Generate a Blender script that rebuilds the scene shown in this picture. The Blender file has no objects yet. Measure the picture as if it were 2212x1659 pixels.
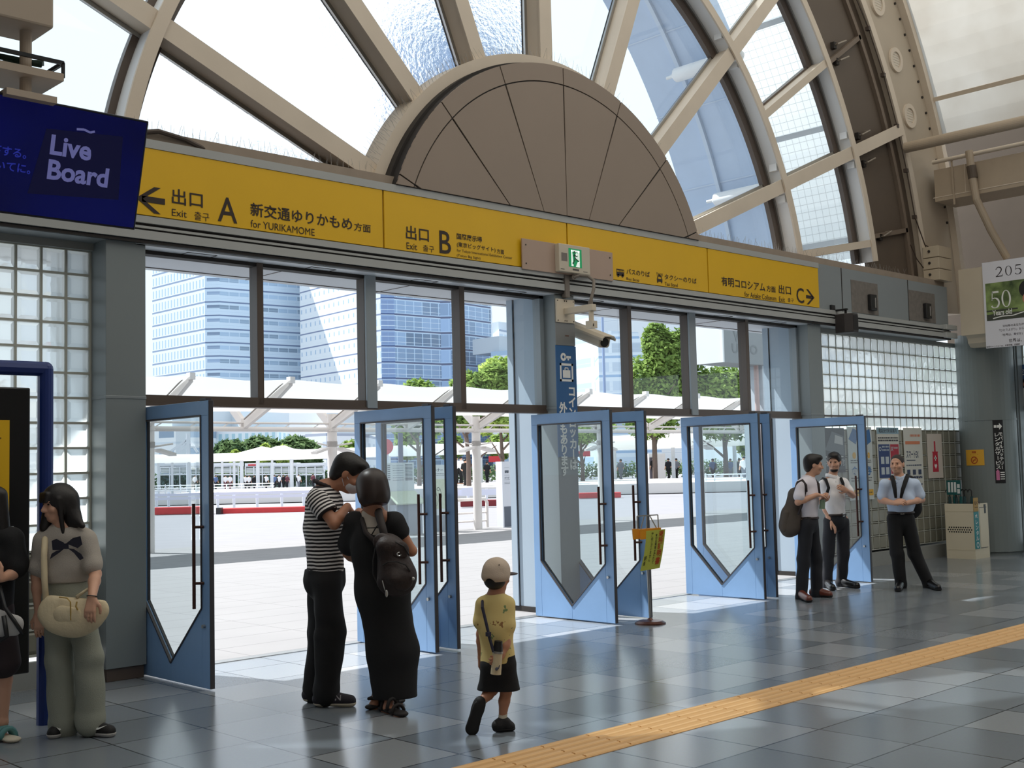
import bpy, bmesh, math, random
import numpy as np
from mathutils import Vector, Matrix

# ---------------------------------------------------------------- camera
scene = bpy.context.scene
COL = scene.collection
FPX, IMW, IMH = 2585.39, 2212, 1659
yaw, pitch, roll = math.radians(43.89286), math.radians(3.99343), math.radians(-1.38418)
CAM = np.array([0.0, -9.25, 1.6])
_d = np.array([math.sin(yaw)*math.cos(pitch), math.cos(yaw)*math.cos(pitch), math.sin(pitch)])
_r = np.array([math.cos(yaw), -math.sin(yaw), 0.0])
_u = np.cross(_r, _d)
_r, _u = math.cos(roll)*_r + math.sin(roll)*_u, -math.sin(roll)*_r + math.cos(roll)*_u
cd = bpy.data.cameras.new('camera')
cam = bpy.data.objects.new('camera', cd)
COL.objects.link(cam)
cd.sensor_fit = 'HORIZONTAL'; cd.sensor_width = 36.0
cd.lens = 36.0*FPX/IMW
cd.clip_start = 0.05; cd.clip_end = 2000
cam.matrix_world = Matrix(((_r[0], _u[0], -_d[0], CAM[0]), (_r[1], _u[1], -_d[1], CAM[1]),
                           (_r[2], _u[2], -_d[2], CAM[2]), (0, 0, 0, 1)))
scene.camera = cam

# ---------------------------------------------------------------- light
world = bpy.data.worlds.new('sky'); scene.world = world
world.use_nodes = True
_bg = world.node_tree.nodes['Background']
_bg.inputs[0].default_value = (0.83, 0.925, 1.0, 1)
_bg.inputs[1].default_value = 1.08
sl = bpy.data.lights.new('sun', 'SUN'); sun = bpy.data.objects.new('sun', sl); COL.objects.link(sun)
sl.energy = 8.5; sl.angle = math.radians(0.55); sl.color = (1.0, 0.975, 0.94)
SUN = Vector((0.32, -1.0, -1.6)).normalized()          # the way the sunlight travels
sun.rotation_euler = SUN.to_track_quat('-Z', 'Y').to_euler()
scene.view_settings.view_transform = 'Standard'
scene.view_settings.look = 'None'
scene.view_settings.exposure = 0.32
scene.view_settings.gamma = 1.0
scene.view_settings.use_curve_mapping = False
scene.cycles.max_bounces = 10
scene.cycles.transparent_max_bounces = 24
scene.cycles.sample_clamp_indirect = 6.0
scene.cycles.caustics_reflective = False
scene.cycles.caustics_refractive = False

# ---------------------------------------------------------------- points from the survey of the photograph
def ray(x, y): return _d*FPX + _r*(x-IMW/2) - _u*(y-IMH/2)
def at(x, y, Y=None, X=None, Z=None):
    v = ray(x, y)
    if Y is not None: t = (Y-CAM[1])/v[1]
    elif X is not None: t = (X-CAM[0])/v[0]
    else: t = (Z-CAM[2])/v[2]
    return CAM + v*t
def atd(x, y, D):                       # the point at forward distance D
    v = ray(x, y); return CAM + v*(D/FPX)

# ---------------------------------------------------------------- materials
def lin(c):
    return tuple(((v/255)/12.92 if v/255 <= .04045 else ((v/255+.055)/1.055)**2.4) for v in c)
_mats = {}
def mat(name, rgb=(128, 128, 128), rough=0.6, metal=0.0, var=0.0, vscale=3.0, bump=0.0, bscale=40.0, spec=0.5, emit=None, coat=0.0):
    if name in _mats: return _mats[name]
    m = bpy.data.materials.new(name); m.use_nodes = True; _mats[name] = m
    nt = m.node_tree; b = nt.nodes['Principled BSDF']
    c = lin(rgb)
    b.inputs['Base Color'].default_value = (*c, 1); b.inputs['Roughness'].default_value = rough
    b.inputs['Metallic'].default_value = metal; b.inputs['Specular IOR Level'].default_value = spec
    b.inputs['Coat Weight'].default_value = coat
    tc = nt.nodes.new('ShaderNodeTexCoord')
    if var > 0:
        n = nt.nodes.new('ShaderNodeTexNoise'); n.inputs['Scale'].default_value = vscale; n.inputs['Detail'].default_value = 6
        nt.links.new(tc.outputs['Object'], n.inputs['Vector'])
        mx = nt.nodes.new('ShaderNodeMix'); mx.data_type = 'RGBA'
        mx.inputs[6].default_value = (*[v*(1-var) for v in c], 1); mx.inputs[7].default_value = (*[min(1, v*(1+var)) for v in c], 1)
        nt.links.new(n.outputs['Fac'], mx.inputs[0]); nt.links.new(mx.outputs[2], b.inputs['Base Color'])
    if bump > 0:
        n2 = nt.nodes.new('ShaderNodeTexNoise'); n2.inputs['Scale'].default_value = bscale; n2.inputs['Detail'].default_value = 4
        nt.links.new(tc.outputs['Object'], n2.inputs['Vector'])
        bp = nt.nodes.new('ShaderNodeBump'); bp.inputs['Strength'].default_value = bump; bp.inputs['Distance'].default_value = .01
        nt.links.new(n2.outputs['Fac'], bp.inputs['Height']); nt.links.new(bp.outputs[0], b.inputs['Normal'])
    if emit:
        b.inputs['Emission Color'].default_value = (*lin(emit[0]), 1); b.inputs['Emission Strength'].default_value = emit[1]
    return m
def nodes_mat(name):
    m = bpy.data.materials.new(name); m.use_nodes = True; _mats[name] = m
    nt = m.node_tree; nt.nodes.clear()
    return m, nt, nt.nodes.new, nt.links.new
def schlick(nt, k=1.0):                  # reflectance of a thin pane, the same from both sides
    N, L = nt.nodes.new, nt.links.new
    w = N('ShaderNodeLayerWeight'); w.inputs[0].default_value = .5
    p = N('ShaderNodeMath'); p.operation = 'POWER'; p.inputs[1].default_value = 4.0; L(w.outputs['Facing'], p.inputs[0])
    q = N('ShaderNodeMath'); q.operation = 'MULTIPLY_ADD'; q.use_clamp = True; q.inputs[1].default_value = .85*k; q.inputs[2].default_value = .045*k; L(p.outputs[0], q.inputs[0])
    return q.outputs[0]
def glass_mat(name, tint=(235, 245, 248), refl=1.0, dirt=0.0, ior=1.45):
    m, nt, N, L = nodes_mat(name)
    o = N('ShaderNodeOutputMaterial'); t = N('ShaderNodeBsdfTransparent'); g = N('ShaderNodeBsdfGlossy')
    t.inputs[0].default_value = (*lin(tint), 1); g.inputs['Roughness'].default_value = 0.02
    mx = N('ShaderNodeMixShader'); L(schlick(nt, refl), mx.inputs[0])
    L(t.outputs[0], mx.inputs[1]); L(g.outputs[0], mx.inputs[2])
    if dirt > 0:
        df = N('ShaderNodeBsdfTranslucent'); df.inputs[0].default_value = (.9, .93, .95, 1)
        m2 = N('ShaderNodeMixShader'); m2.inputs[0].default_value = dirt
        L(mx.outputs[0], m2.inputs[1]); L(df.outputs[0], m2.inputs[2]); L(m2.outputs[0], o.inputs[0])
    else: L(mx.outputs[0], o.inputs[0])
    return m

# ---------------------------------------------------------------- mesh builder
class MB:
    def __init__(s): s.v = []; s.f = []; s.mi = []; s.m = 0
    def add(s, vs, fs):
        k = len(s.v); s.v += [tuple(float(c) for c in p) for p in vs]
        for f in fs: s.f.append(tuple(i+k for i in f)); s.mi.append(s.m)
        return s
    def box(s, x0, x1, y0, y1, z0, z1):
        return s.add([(x0, y0, z0), (x1, y0, z0), (x1, y1, z0), (x0, y1, z0), (x0, y0, z1), (x1, y0, z1), (x1, y1, z1), (x0, y1, z1)],
                     [(0, 3, 2, 1), (4, 5, 6, 7), (0, 1, 5, 4), (1, 2, 6, 5), (2, 3, 7, 6), (3, 0, 4, 7)])
    def obox(s, c, ax, ay, az):             # oriented box from a centre and three half-axis vectors
        c, ax, ay, az = map(np.array, (c, ax, ay, az))
        vs = [c+i*ax+j*ay+k*az for k in (-1, 1) for j in (-1, 1) for i in (-1, 1)]
        fs = [(0, 2, 3, 1), (4, 5, 7, 6), (0, 1, 5, 4), (1, 3, 7, 5), (3, 2, 6, 7), (2, 0, 4, 6)]
        if np.dot(np.cross(ax, ay), az) < 0: fs = [f[::-1] for f in fs]
        return s.add(vs, fs)
    def bar(s, p, q, w, h, up=(0, 0, 1)):    # rectangular bar p->q, w across, h along up
        p, q, up = map(lambda a: np.array(a, float), (p, q, up))
        t = (q-p); L = np.linalg.norm(t); t = t/L
        sd = np.cross(t, up); sd /= np.linalg.norm(sd); u2 = np.cross(sd, t)
        return s.obox((p+q)/2, t*L/2, sd*w/2, u2*h/2)
    def cyl(s, p, q, r0, r1=None, n=16, cap=True):
        r1 = r0 if r1 is None else r1
        p, q = np.array(p, float), np.array(q, float); t = q-p; t = t/np.linalg.norm(t)
        a = np.cross(t, (0, 0, 1) if abs(t[2]) < .9 else (1, 0, 0)); a /= np.linalg.norm(a); b = np.cross(t, a)
        cs = [(math.cos(2*math.pi*i/n), math.sin(2*math.pi*i/n)) for i in range(n)]
        vs = [p+r0*(c*a+d*b) for c, d in cs] + [q+r1*(c*a+d*b) for c, d in cs]
        fs = [(i, (i+1) % n, n+(i+1) % n, n+i) for i in range(n)]
        if cap: fs += [tuple(range(n))[::-1], tuple(range(n, 2*n))]
        return s.add(vs, fs)
    def tube(s, pts, r, n=10, cap=True):
        pts = [np.array(p, float) for p in pts]; rs = r if hasattr(r, '__len__') else [r]*len(pts)
        vs = []; prev = None
        for i, p in enumerate(pts):
            t = pts[min(i+1, len(pts)-1)]-pts[max(i-1, 0)]; t = t/np.linalg.norm(t)
            if prev is None: a = np.cross(t, (0, 0, 1) if abs(t[2]) < .9 else (1, 0, 0))
            else: a = prev-t*np.dot(prev, t)
            a /= np.linalg.norm(a); prev = a; b = np.cross(t, a)
            vs += [p+rs[i]*(math.cos(2*math.pi*k/n)*a+math.sin(2*math.pi*k/n)*b) for k in range(n)]
        fs = [(i*n+k, i*n+(k+1) % n, (i+1)*n+(k+1) % n, (i+1)*n+k) for i in range(len(pts)-1) for k in range(n)]
        if cap: fs += [tuple(range(n))[::-1], tuple(range((len(pts)-1)*n, len(pts)*n))]
        return s.add(vs, fs)
    def prism(s, poly, ext):                 # planar polygon (3-D points) pushed along ext
        poly = [np.array(p, float) for p in poly]; e = np.array(ext, float); n = len(poly)
        nrm = sum(np.cross(poly[i], poly[(i+1) % n]) for i in range(n))
        fl = np.dot(nrm, e) > 0
        fs = [tuple(range(n)), tuple(range(n, 2*n))[::-1]] + [(i, n+i, n+(i+1) % n, (i+1) % n) for i in range(n)]
        if fl: fs = [f[::-1] for f in fs]
        return s.add(poly+[p+e for p in poly], fs)
    def xz(s, poly, y0, y1): return s.prism([(a, y0, b) for a, b in poly], (0, y1-y0, 0))
    def yz(s, poly, x0, x1): return s.prism([(x0, a, b) for a, b in poly], (x1-x0, 0, 0))
    def xy(s, poly, z0, z1): return s.prism([(a, b, z0) for a, b in poly], (0, 0, z1-z0))
    def arc(s, c, r0, r1, y0, y1, a0, a1, n=48):   # ring sector in the XZ plane, degrees
        k = []
        for i in range(n+1):
            a = math.radians(a0+(a1-a0)*i/n); ca, sa = math.cos(a), math.sin(a)
            k += [(c[0]+r0*ca, y0, c[1]+r0*sa), (c[0]+r1*ca, y0, c[1]+r1*sa), (c[0]+r1*ca, y1, c[1]+r1*sa), (c[0]+r0*ca, y1, c[1]+r0*sa)]
        fs = []
        for i in range(n):
            b = 4*i
            for j in range(4): fs.append((b+j, b+(j+1) % 4, b+4+(j+1) % 4, b+4+j)[::-1])
        fs += [(3, 2, 1, 0)[::-1], (4*n, 4*n+1, 4*n+2, 4*n+3)[::-1]]
        return s.add(k, fs)
    def sheet(s, c, r, y0, y1, a0, a1, n=60):
        vs = []
        for i in range(n+1):
            a = math.radians(a0+(a1-a0)*i/n); vs += [(c[0]+r*math.cos(a), y, c[1]+r*math.sin(a)) for y in (y0, y1)]
        return s.add(vs, [(2*i, 2*i+1, 2*i+3, 2*i+2) for i in range(n)])
    def ball(s, c, rx, ry=None, rz=None, n=12, m=8, R=None):
        ry = rx if ry is None else ry; rz = rx if rz is None else rz
        vs = [(0, 0, -1)]
        for i in range(1, m):
            t = -math.pi/2+math.pi*i/m
            vs += [(math.cos(t)*math.cos(2*math.pi*j/n), math.cos(t)*math.sin(2*math.pi*j/n), math.sin(t)) for j in range(n)]
        vs.append((0, 0, 1))
        fs = [(0, 1+(j+1) % n, 1+j) for j in range(n)]
        for i in range(m-2):
            fs += [(1+i*n+j, 1+i*n+(j+1) % n, 1+(i+1)*n+(j+1) % n, 1+(i+1)*n+j) for j in range(n)]
        fs += [(1+(m-2)*n+j, 1+(m-2)*n+(j+1) % n, len(vs)-1) for j in range(n)]
        A = np.array(vs)*[rx, ry, rz]
        if R is not None: A = A @ np.array(R).T
        return s.add(A+np.array(c), fs)
    def lathe(s, c, prof, n=24):              # (radius, z) profile about a vertical axis
        vs = []
        for r, z in prof: vs += [(c[0]+r*math.cos(2*math.pi*k/n), c[1]+r*math.sin(2*math.pi*k/n), c[2]+z) for k in range(n)]
        fs = [(i*n+k, i*n+(k+1) % n, (i+1)*n+(k+1) % n, (i+1)*n+k) for i in range(len(prof)-1) for k in range(n)]
        fs += [tuple(range(n))[::-1], tuple(range((len(prof)-1)*n, len(prof)*n))]
        return s.add(vs, fs)
    def quad(s, a, b, c, d): return s.add([a, b, c, d], [(0, 1, 2, 3)])
    def mesh(s, name):
        me = bpy.data.meshes.new(name); me.from_pydata(s.v, [], s.f); 
        if s.mi: me.polygons.foreach_set('material_index', s.mi)
        me.update(); return me

def link(name, me, mats, parent=None, bevel=0.0, smooth=False):
    for m in (mats if isinstance(mats, (list, tuple)) else [mats]): me.materials.append(m)
    ob = bpy.data.objects.new(name, me); COL.objects.link(ob)
    if smooth: me.polygons.foreach_set('use_smooth', [True]*len(me.polygons))
    if bevel:
        md = ob.modifiers.new('bevel', 'BEVEL'); md.width = bevel; md.segments = 2; md.limit_method = 'ANGLE'; md.angle_limit = math.radians(40)
    if parent is not None:
        ob.parent = parent
        ob.matrix_parent_inverse = Matrix.Translation(-parent.location) if parent.parent is None and parent.type == 'EMPTY' else Matrix()
        if parent.parent is None and parent.type == 'MESH': ob.matrix_parent_inverse = Matrix.Translation(-parent.location)
    else:                                    # a thing of one mesh: put its origin at the middle of its base
        n = len(me.vertices); a = np.empty(n*3); me.vertices.foreach_get('co', a); a = a.reshape(-1, 3)
        c = np.array([(a[:, 0].min()+a[:, 0].max())/2, (a[:, 1].min()+a[:, 1].max())/2, a[:, 2].min()])
        me.vertices.foreach_set('co', (a-c).ravel()); ob.location = c; me.update()
    return ob
def obj(name, mb, mats, parent=None, bevel=0.0, smooth=False): return link(name, mb.mesh(name), mats, parent, bevel, smooth)
def tag(o, label=None, cat=None, group=None, kind=None):
    if label: o['label'] = label
    if cat: o['category'] = cat
    if group: o['group'] = group
    if kind: o['kind'] = kind
    return o
def thing(name, label, cat, loc=(0, 0, 0), group=None, kind=None):
    o = bpy.data.objects.new(name, None); COL.objects.link(o); o.empty_display_size = .1
    o.location = Vector([float(v) for v in loc]); return tag(o, label, cat, group, kind)
def struct(name, mb, mats, label=None, parent=None, bevel=0.0, smooth=False, cat=None):
    o = obj(name, mb, mats, parent, bevel, smooth)
    if parent is None: tag(o, label, cat or name.split('_')[0], None, 'structure')
    return o
def copy_tree(root, shift, label=None, group=None):
    r = root.copy(); COL.objects.link(r); r.location = root.location+Vector(shift)
    if label: r['label'] = label
    if group: r['group'] = group
    for ch in root.children:
        c = ch.copy(); COL.objects.link(c); c.parent = r
        for g in ch.children:
            k = g.copy(); COL.objects.link(k); k.parent = c
    return r

# ---------------------------------------------------------------- lettering
_txt = {}
def glyphs(s, bold=0.0):
    key = (s, bold)
    if key not in _txt:
        cu = bpy.data.curves.new('t', 'FONT'); cu.body = s; cu.size = 1; cu.offset = bold; cu.resolution_u = 3
        o = bpy.data.objects.new('t', cu); COL.objects.link(o)
        dg = bpy.context.evaluated_depsgraph_get(); me = bpy.data.meshes.new_from_object(o.evaluated_get(dg))
        n = len(me.vertices); a = np.zeros(n*3); me.vertices.foreach_get('co', a)
        fs = [tuple(p.vertices) for p in me.polygons]
        bpy.data.objects.remove(o); bpy.data.curves.remove(cu); bpy.data.meshes.remove(me)
        _txt[key] = (a.reshape(-1, 3)[:, :2], fs)
    return _txt[key]
class Letters(MB):
    """flat lettering on a plane: origin O, unit axes U (reading direction) and V (up), lifted by N*lift"""
    def __init__(s, O, U, V, lift=0.002):
        super().__init__(); s.O, s.U, s.V = np.array(O, float), np.array(U, float), np.array(V, float)
        s.N = np.cross(s.U, s.V)*lift
    def P(s, u, v): return s.O+s.U*u+s.V*v+s.N
    def fit(s, t, u0, u1, v0, v1, bold=0.0, shear=0.0):
        a, fs = glyphs(t, bold)
        if not len(a): return s
        lo, hi = a.min(0), a.max(0); w = np.maximum(hi-lo, 1e-6)
        q = (a-lo)/w
        return s.add([s.P(u0+(u1-u0)*x, v0+(v1-v0)*y) for x, y in q], fs)
    def line(s, t, u0, v0, h, bold=0.0, wscale=1.0, ref='H', right=False, centre=False):   # cap height h from baseline v0
        a, fs = glyphs(t, bold); r, _ = glyphs(ref, bold); k = h/(r[:, 1].max()-r[:, 1].min())
        w = (a[:, 0].max())*k*wscale
        if right: u0 = u0-w
        if centre: u0 = u0-w/2
        return s.add([s.P(u0+x*k*wscale, v0+y*k) for x, y in a], fs)
    def column(s, t, u, v, step, size, bold=0.0, wscale=1.0):    # vertical writing, one character per step downwards
        for i, ch in enumerate(t):
            if ch == ' ': continue
            a, fs = glyphs(ch, bold); lo, hi = a.min(0), a.max(0); c = (lo+hi)/2
            if ch in 'ー―': a = (a-c) @ np.array([[0, 1], [1, 0]]); c = np.zeros(2)
            s.add([s.P(u+(x-c[0])*size*wscale, v-step*i+(y-c[1])*size) for x, y in a], fs)
        return s
    def poly(s, pts): return s.add([s.P(*p) for p in pts], [tuple(range(len(pts)))])
    def rect(s, u0, u1, v0, v1): return s.poly([(u0, v0), (u1, v0), (u1, v1), (u0, v1)])
    def disc(s, u, v, r, r2=None, n=24):
        if r2 is None: return s.poly([(u+r*math.cos(2*math.pi*i/n), v+r*math.sin(2*math.pi*i/n)) for i in range(n)])
        for i in range(n):
            a, b = 2*math.pi*i/n, 2*math.pi*(i+1)/n
            s.poly([(u+r*math.cos(a), v+r*math.sin(a)), (u+r*math.cos(b), v+r*math.sin(b)), (u+r2*math.cos(b), v+r2*math.sin(b)), (u+r2*math.cos(a), v+r2*math.sin(a))][::1 if r2 < r else -1])
        return s
    def stroke(s, pts, w):
        pts = [np.array(p, float) for p in pts]
        for p, q in zip(pts[:-1], pts[1:]):
            t = q-p; t /= np.linalg.norm(t); n = np.array([-t[1], t[0]])*w/2
            s.poly([p-n, q-n, q+n, p+n])
        return s
XX, YY, ZZ = (1, 0, 0), (0, 1, 0), (0, 0, 1)
# ================================================================ setting
XC, ZC = 9.57, 3.5
M_tan = mat('tan_steel', (212, 199, 182), .55, var=.10, vscale=2.5, bump=.05)
M_disc = mat('disc_panel', (146, 131, 118), .6, var=.06, vscale=1.5)
M_dark = mat('dark_gap', (38, 33, 30), .7)
M_brown = mat('brown_panel', (92, 80, 69), .6, var=.12, vscale=2)
M_grey = mat('grey_steel', (136, 143, 146), .45, var=.05, vscale=2)
M_greyd = mat('grey_column', (128, 136, 138), .42, var=.06, vscale=1.2)
M_rail = mat('rail_steel', (170, 172, 170), .4, var=.05)
M_frame = mat('bronze_frame', (92, 80, 72), .4, var=.06)
M_mull = mat('mullion_steel', (150, 160, 166), .4)
M_pier = mat('pier_cladding', (168, 184, 198), .5, var=.04)
M_white = mat('white_paint', (232, 234, 236), .5, var=.03)
M_black = mat('black_plastic', (24, 24, 26), .45)
M_steel = mat('brushed_steel', (170, 170, 168), .3, metal=.9)
M_ledge = mat('dusty_ledge', (150, 136, 122), .8, var=.18, vscale=6)
M_glass = glass_mat('clear_glass', (240, 247, 250))
M_dglass = glass_mat('door_glass', (225, 235, 238), refl=1.7)

# floor tiles
m, nt, N, L = nodes_mat('floor_tiles')
def MATH(op, a, b=None, c=None, clamp=False):
    n = N('ShaderNodeMath'); n.operation = op; n.use_clamp = clamp
    for i, v in enumerate((a, b, c)):
        if v is None: continue
        if isinstance(v, (int, float)): n.inputs[i].default_value = v
        else: L(v, n.inputs[i])
    return n.outputs[0]
g = N('ShaderNodeNewGeometry'); sp = N('ShaderNodeSeparateXYZ'); L(g.outputs['Position'], sp.inputs[0])
tx = MATH('DIVIDE', MATH('SUBTRACT', sp.outputs[0], 3.303), .6025); ty = MATH('DIVIDE', MATH('ADD', sp.outputs[1], 1.10), .593)
fx, fy = MATH('FRACT', tx), MATH('FRACT', ty)
ex = MATH('MINIMUM', fx, MATH('SUBTRACT', 1.0, fx)); ey = MATH('MINIMUM', fy, MATH('SUBTRACT', 1.0, fy))
e = MATH('MINIMUM', ex, ey); joint = MATH('LESS_THAN', e, .009)
cb = N('ShaderNodeCombineXYZ'); L(MATH('FLOOR', tx), cb.inputs[0]); L(MATH('FLOOR', ty), cb.inputs[1])
wn = N('ShaderNodeTexWhiteNoise'); wn.noise_dimensions = '2D'; L(cb.outputs[0], wn.inputs['Vector'])
no = N('ShaderNodeTexNoise'); no.inputs['Scale'].default_value = 60; no.inputs['Detail'].default_value = 5; L(g.outputs['Position'], no.inputs['Vector'])
rp = N('ShaderNodeValToRGB'); rp.color_ramp.interpolation = 'CONSTANT'
rp.color_ramp.elements[0].color = (*lin((120, 127, 134)), 1); rp.color_ramp.elements[1].position = .45; rp.color_ramp.elements[1].color = (*lin((129, 136, 143)), 1)
el = rp.color_ramp.elements.new(.8); el.color = (*lin((150, 155, 160)), 1)
L(wn.outputs['Value'], rp.inputs[0])
m1 = N('ShaderNodeMix'); m1.data_type = 'RGBA'; m1.blend_type = 'MULTIPLY'; m1.inputs[0].default_value = .12
L(rp.outputs[0], m1.inputs[6]); L(no.outputs['Color'], m1.inputs[7])
m2 = N('ShaderNodeMix'); m2.data_type = 'RGBA'; L(joint, m2.inputs[0]); L(m1.outputs[2], m2.inputs[6]); m2.inputs[7].default_value = (*lin((44, 46, 50)), 1)
pb = N('ShaderNodeBsdfPrincipled'); L(m2.outputs[2], pb.inputs['Base Color'])
L(MATH('ADD', MATH('MULTIPLY', no.outputs['Fac'], .08), .15), pb.inputs['Roughness'])
n3 = N('ShaderNodeTexNoise'); n3.inputs['Scale'].default_value = 3; n3.inputs['Detail'].default_value = 3; L(g.outputs['Position'], n3.inputs['Vector'])
bp = N('ShaderNodeBump'); bp.inputs['Strength'].default_value = .06; bp.inputs['Distance'].default_value = .004
L(MATH('SUBTRACT', n3.outputs['Fac'], MATH('MULTIPLY', joint, 1.5)), bp.inputs['Height']); L(bp.outputs[0], pb.inputs['Normal'])
o = N('ShaderNodeOutputMaterial'); L(pb.outputs[0], o.inputs[0]); M_floor = m
b = MB(); b.box(-8, 26, -16, 0.0, -.12, 0)
struct('floor', b, M_floor, 'dark grey square tiled concourse floor, glossy, lit near the doors')

# plaza outside
m, nt, N, L = nodes_mat('plaza_paving')
g = N('ShaderNodeNewGeometry'); sp = N('ShaderNodeSeparateXYZ'); L(g.outputs['Position'], sp.inputs[0])
fx = MATH('FRACT', MATH('DIVIDE', MATH('SUBTRACT', sp.outputs[0], 3.303), 1.205)); fy = MATH('FRACT', MATH('DIVIDE', MATH('ADD', sp.outputs[1], 1.10), .593))
joint = MATH('MAXIMUM', MATH('LESS_THAN', fx, .012), MATH('LESS_THAN', fy, .034))
far = MATH('GREATER_THAN', sp.outputs[1], 15.2)
no = N('ShaderNodeTexNoise'); no.inputs['Scale'].default_value = 1.2; no.inputs['Detail'].default_value = 8; L(g.outputs['Position'], no.inputs['Vector'])
ra = N('ShaderNodeValToRGB'); ra.color_ramp.elements[0].color = (*lin((120, 120, 122)), 1); ra.color_ramp.elements[1].color = (*lin((131, 131, 133)), 1); L(no.outputs['Fac'], ra.inputs[0])
rb = N('ShaderNodeValToRGB'); rb.color_ramp.elements[0].color = (*lin((118, 118, 124)), 1); rb.color_ramp.elements[1].color = (*lin((130, 130, 136)), 1); L(no.outputs['Fac'], rb.inputs[0])
mj = N('ShaderNodeMix'); mj.data_type = 'RGBA'; L(MATH('MULTIPLY', joint, .9), mj.inputs[0]); L(ra.outputs[0], mj.inputs[6]); mj.inputs[7].default_value = (*lin((100, 99, 102)), 1)
mf = N('ShaderNodeMix'); mf.data_type = 'RGBA'; L(far, mf.inputs[0]); L(mj.outputs[2], mf.inputs[6]); L(rb.outputs[0], mf.inputs[7])
pb = N('ShaderNodeBsdfPrincipled'); L(mf.outputs[2], pb.inputs['Base Color']); pb.inputs['Roughness'].default_value = .8
o = N('ShaderNodeOutputMaterial'); L(pb.outputs[0], o.inputs[0]); M_plaza = m
b = MB(); b.box(-150, 420, 0.0, 420, -.12, 0.0)
struct('floor_outside', b, M_plaza, 'sunlit pale plaza paving and roadway outside the doors')

# header over the doors
H0, H1 = .3, 18.62
b = MB()
b.box(H0, H1, -.2, .12, 3.5, 4.37)
b.m = 1; b.box(H0, H1, -.245, -.2, 3.665, 3.722); b.box(H0, H1, -.235, -.2, 3.622, 3.642); b.box(H0, H1, -.25, -.2, 3.53, 3.602)
b.m = 2; b.box(H0, H1, -.212, -.2, 3.602, 3.665); b.box(H0, H1, -.235, -.2, 3.5, 3.522)
b.m = 1; b.box(H0, 14.72, -.232, -.2, 4.297, 4.37)
b.m = 2
for x in (15.36, 17.31): b.box(x, x+.018, -.204, -.2, 3.73, 4.37)
b.m = 3; b.box(H0, H1, -.16, .3, 4.37, 4.47)
struct('wall_front', b, [M_grey, M_rail, M_dark, M_ledge], 'long grey steel header beam across the top of the doors')
b = MB()
for x0, x1 in ((18.35, 18.72),):
    b.box(x0, x1, -.30, -.18, 3.655, 3.735); b.box(x0, x1, -.30, -.18, 3.52, 3.61)
struct('trim_1', b, M_rail, 'grey square end caps of the header rails', bevel=.008)
# soffit recess between header and glass, window head
b = MB(); b.box(4.5, 14.6, -.19, .02, 3.488, 3.5)
struct('ceiling_soffit', b, mat('soffit_white', (222, 226, 230), .35), 'narrow white soffit strip above the transom windows')
b = MB()
for i in range(8):
    x = 5.0+i*1.25
    b.box(x, x+.28, -.13, -.125, 3.484, 3.489); b.box(x, x+.005, -.13, -.02, 3.484, 3.489); b.box(x+.275, x+.28, -.13, -.02, 3.484, 3.489)
struct('trim_2', b, M_dark, 'small access hatches in the white soffit strip')

# columns
def column(name, x0, x1, label, y0=-.19, y1=.12):
    b = MB(); b.box(x0, x1, y0, y1, .1, 3.5); b.m = 1; b.box(x0+.015, x1-.015, y0+.015, y1, 0, .1)
    b.m = 2; b.box(x0-.004, x1+.004, y0-.004, y1, 2.225, 2.25)
    return struct(name, b, [M_greyd, M_frame, M_grey], label, bevel=.004)
column('wall_column_left', 4.245, 4.585, 'grey steel clad column left of the doors')
column('wall_column_middle', 9.39, 9.70, 'grey steel clad pillar between the two door openings')
column('wall_column_right', 14.44, 14.77, 'grey steel clad column right of the doors')
for nm, x0, x1, y1, lb in (('wall_pier_middle', 9.395, 9.72, .56, 'pale blue pier outside behind the middle pillar'), ('wall_pier_right', 14.46, 14.9, .56, 'pale blue pier outside behind the right column'),
                           ('wall_pier_left', 4.2, 4.6, .56, 'pale blue pier outside behind the left column')):
    b = MB(); b.box(x0, x1, .12, y1-.1, 0.06, 3.5); b.box(x0-.02, x1+.02, y1-.09, y1, 0.06, 3.5); b.m = 1; b.box(x0-.01, x1+.01, .12, y1+.02, 0, .06); b.box(x0-.005, x1+.005, y1-.1, y1-.09, .06, 3.5)
    struct(nm, b, [M_pier, M_dark], lb)
# canopy outside over the doors
b = MB(); b.box(.5, 18.6, .12, .95, 3.5, 3.62); b.m = 1
for x in (6.2, 7.75, 10.9, 13.1): b.box(x, x+.008, .14, .93, 3.495, 3.5)
b.box(.5, 18.6, .80, .815, 3.493, 3.5)
struct('ceiling_canopy', b, [mat('canopy_soffit', (206, 208, 214), .5, var=.06, vscale=1.5), M_frame], 'pale soffit of the canopy outside above the windows')

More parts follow.
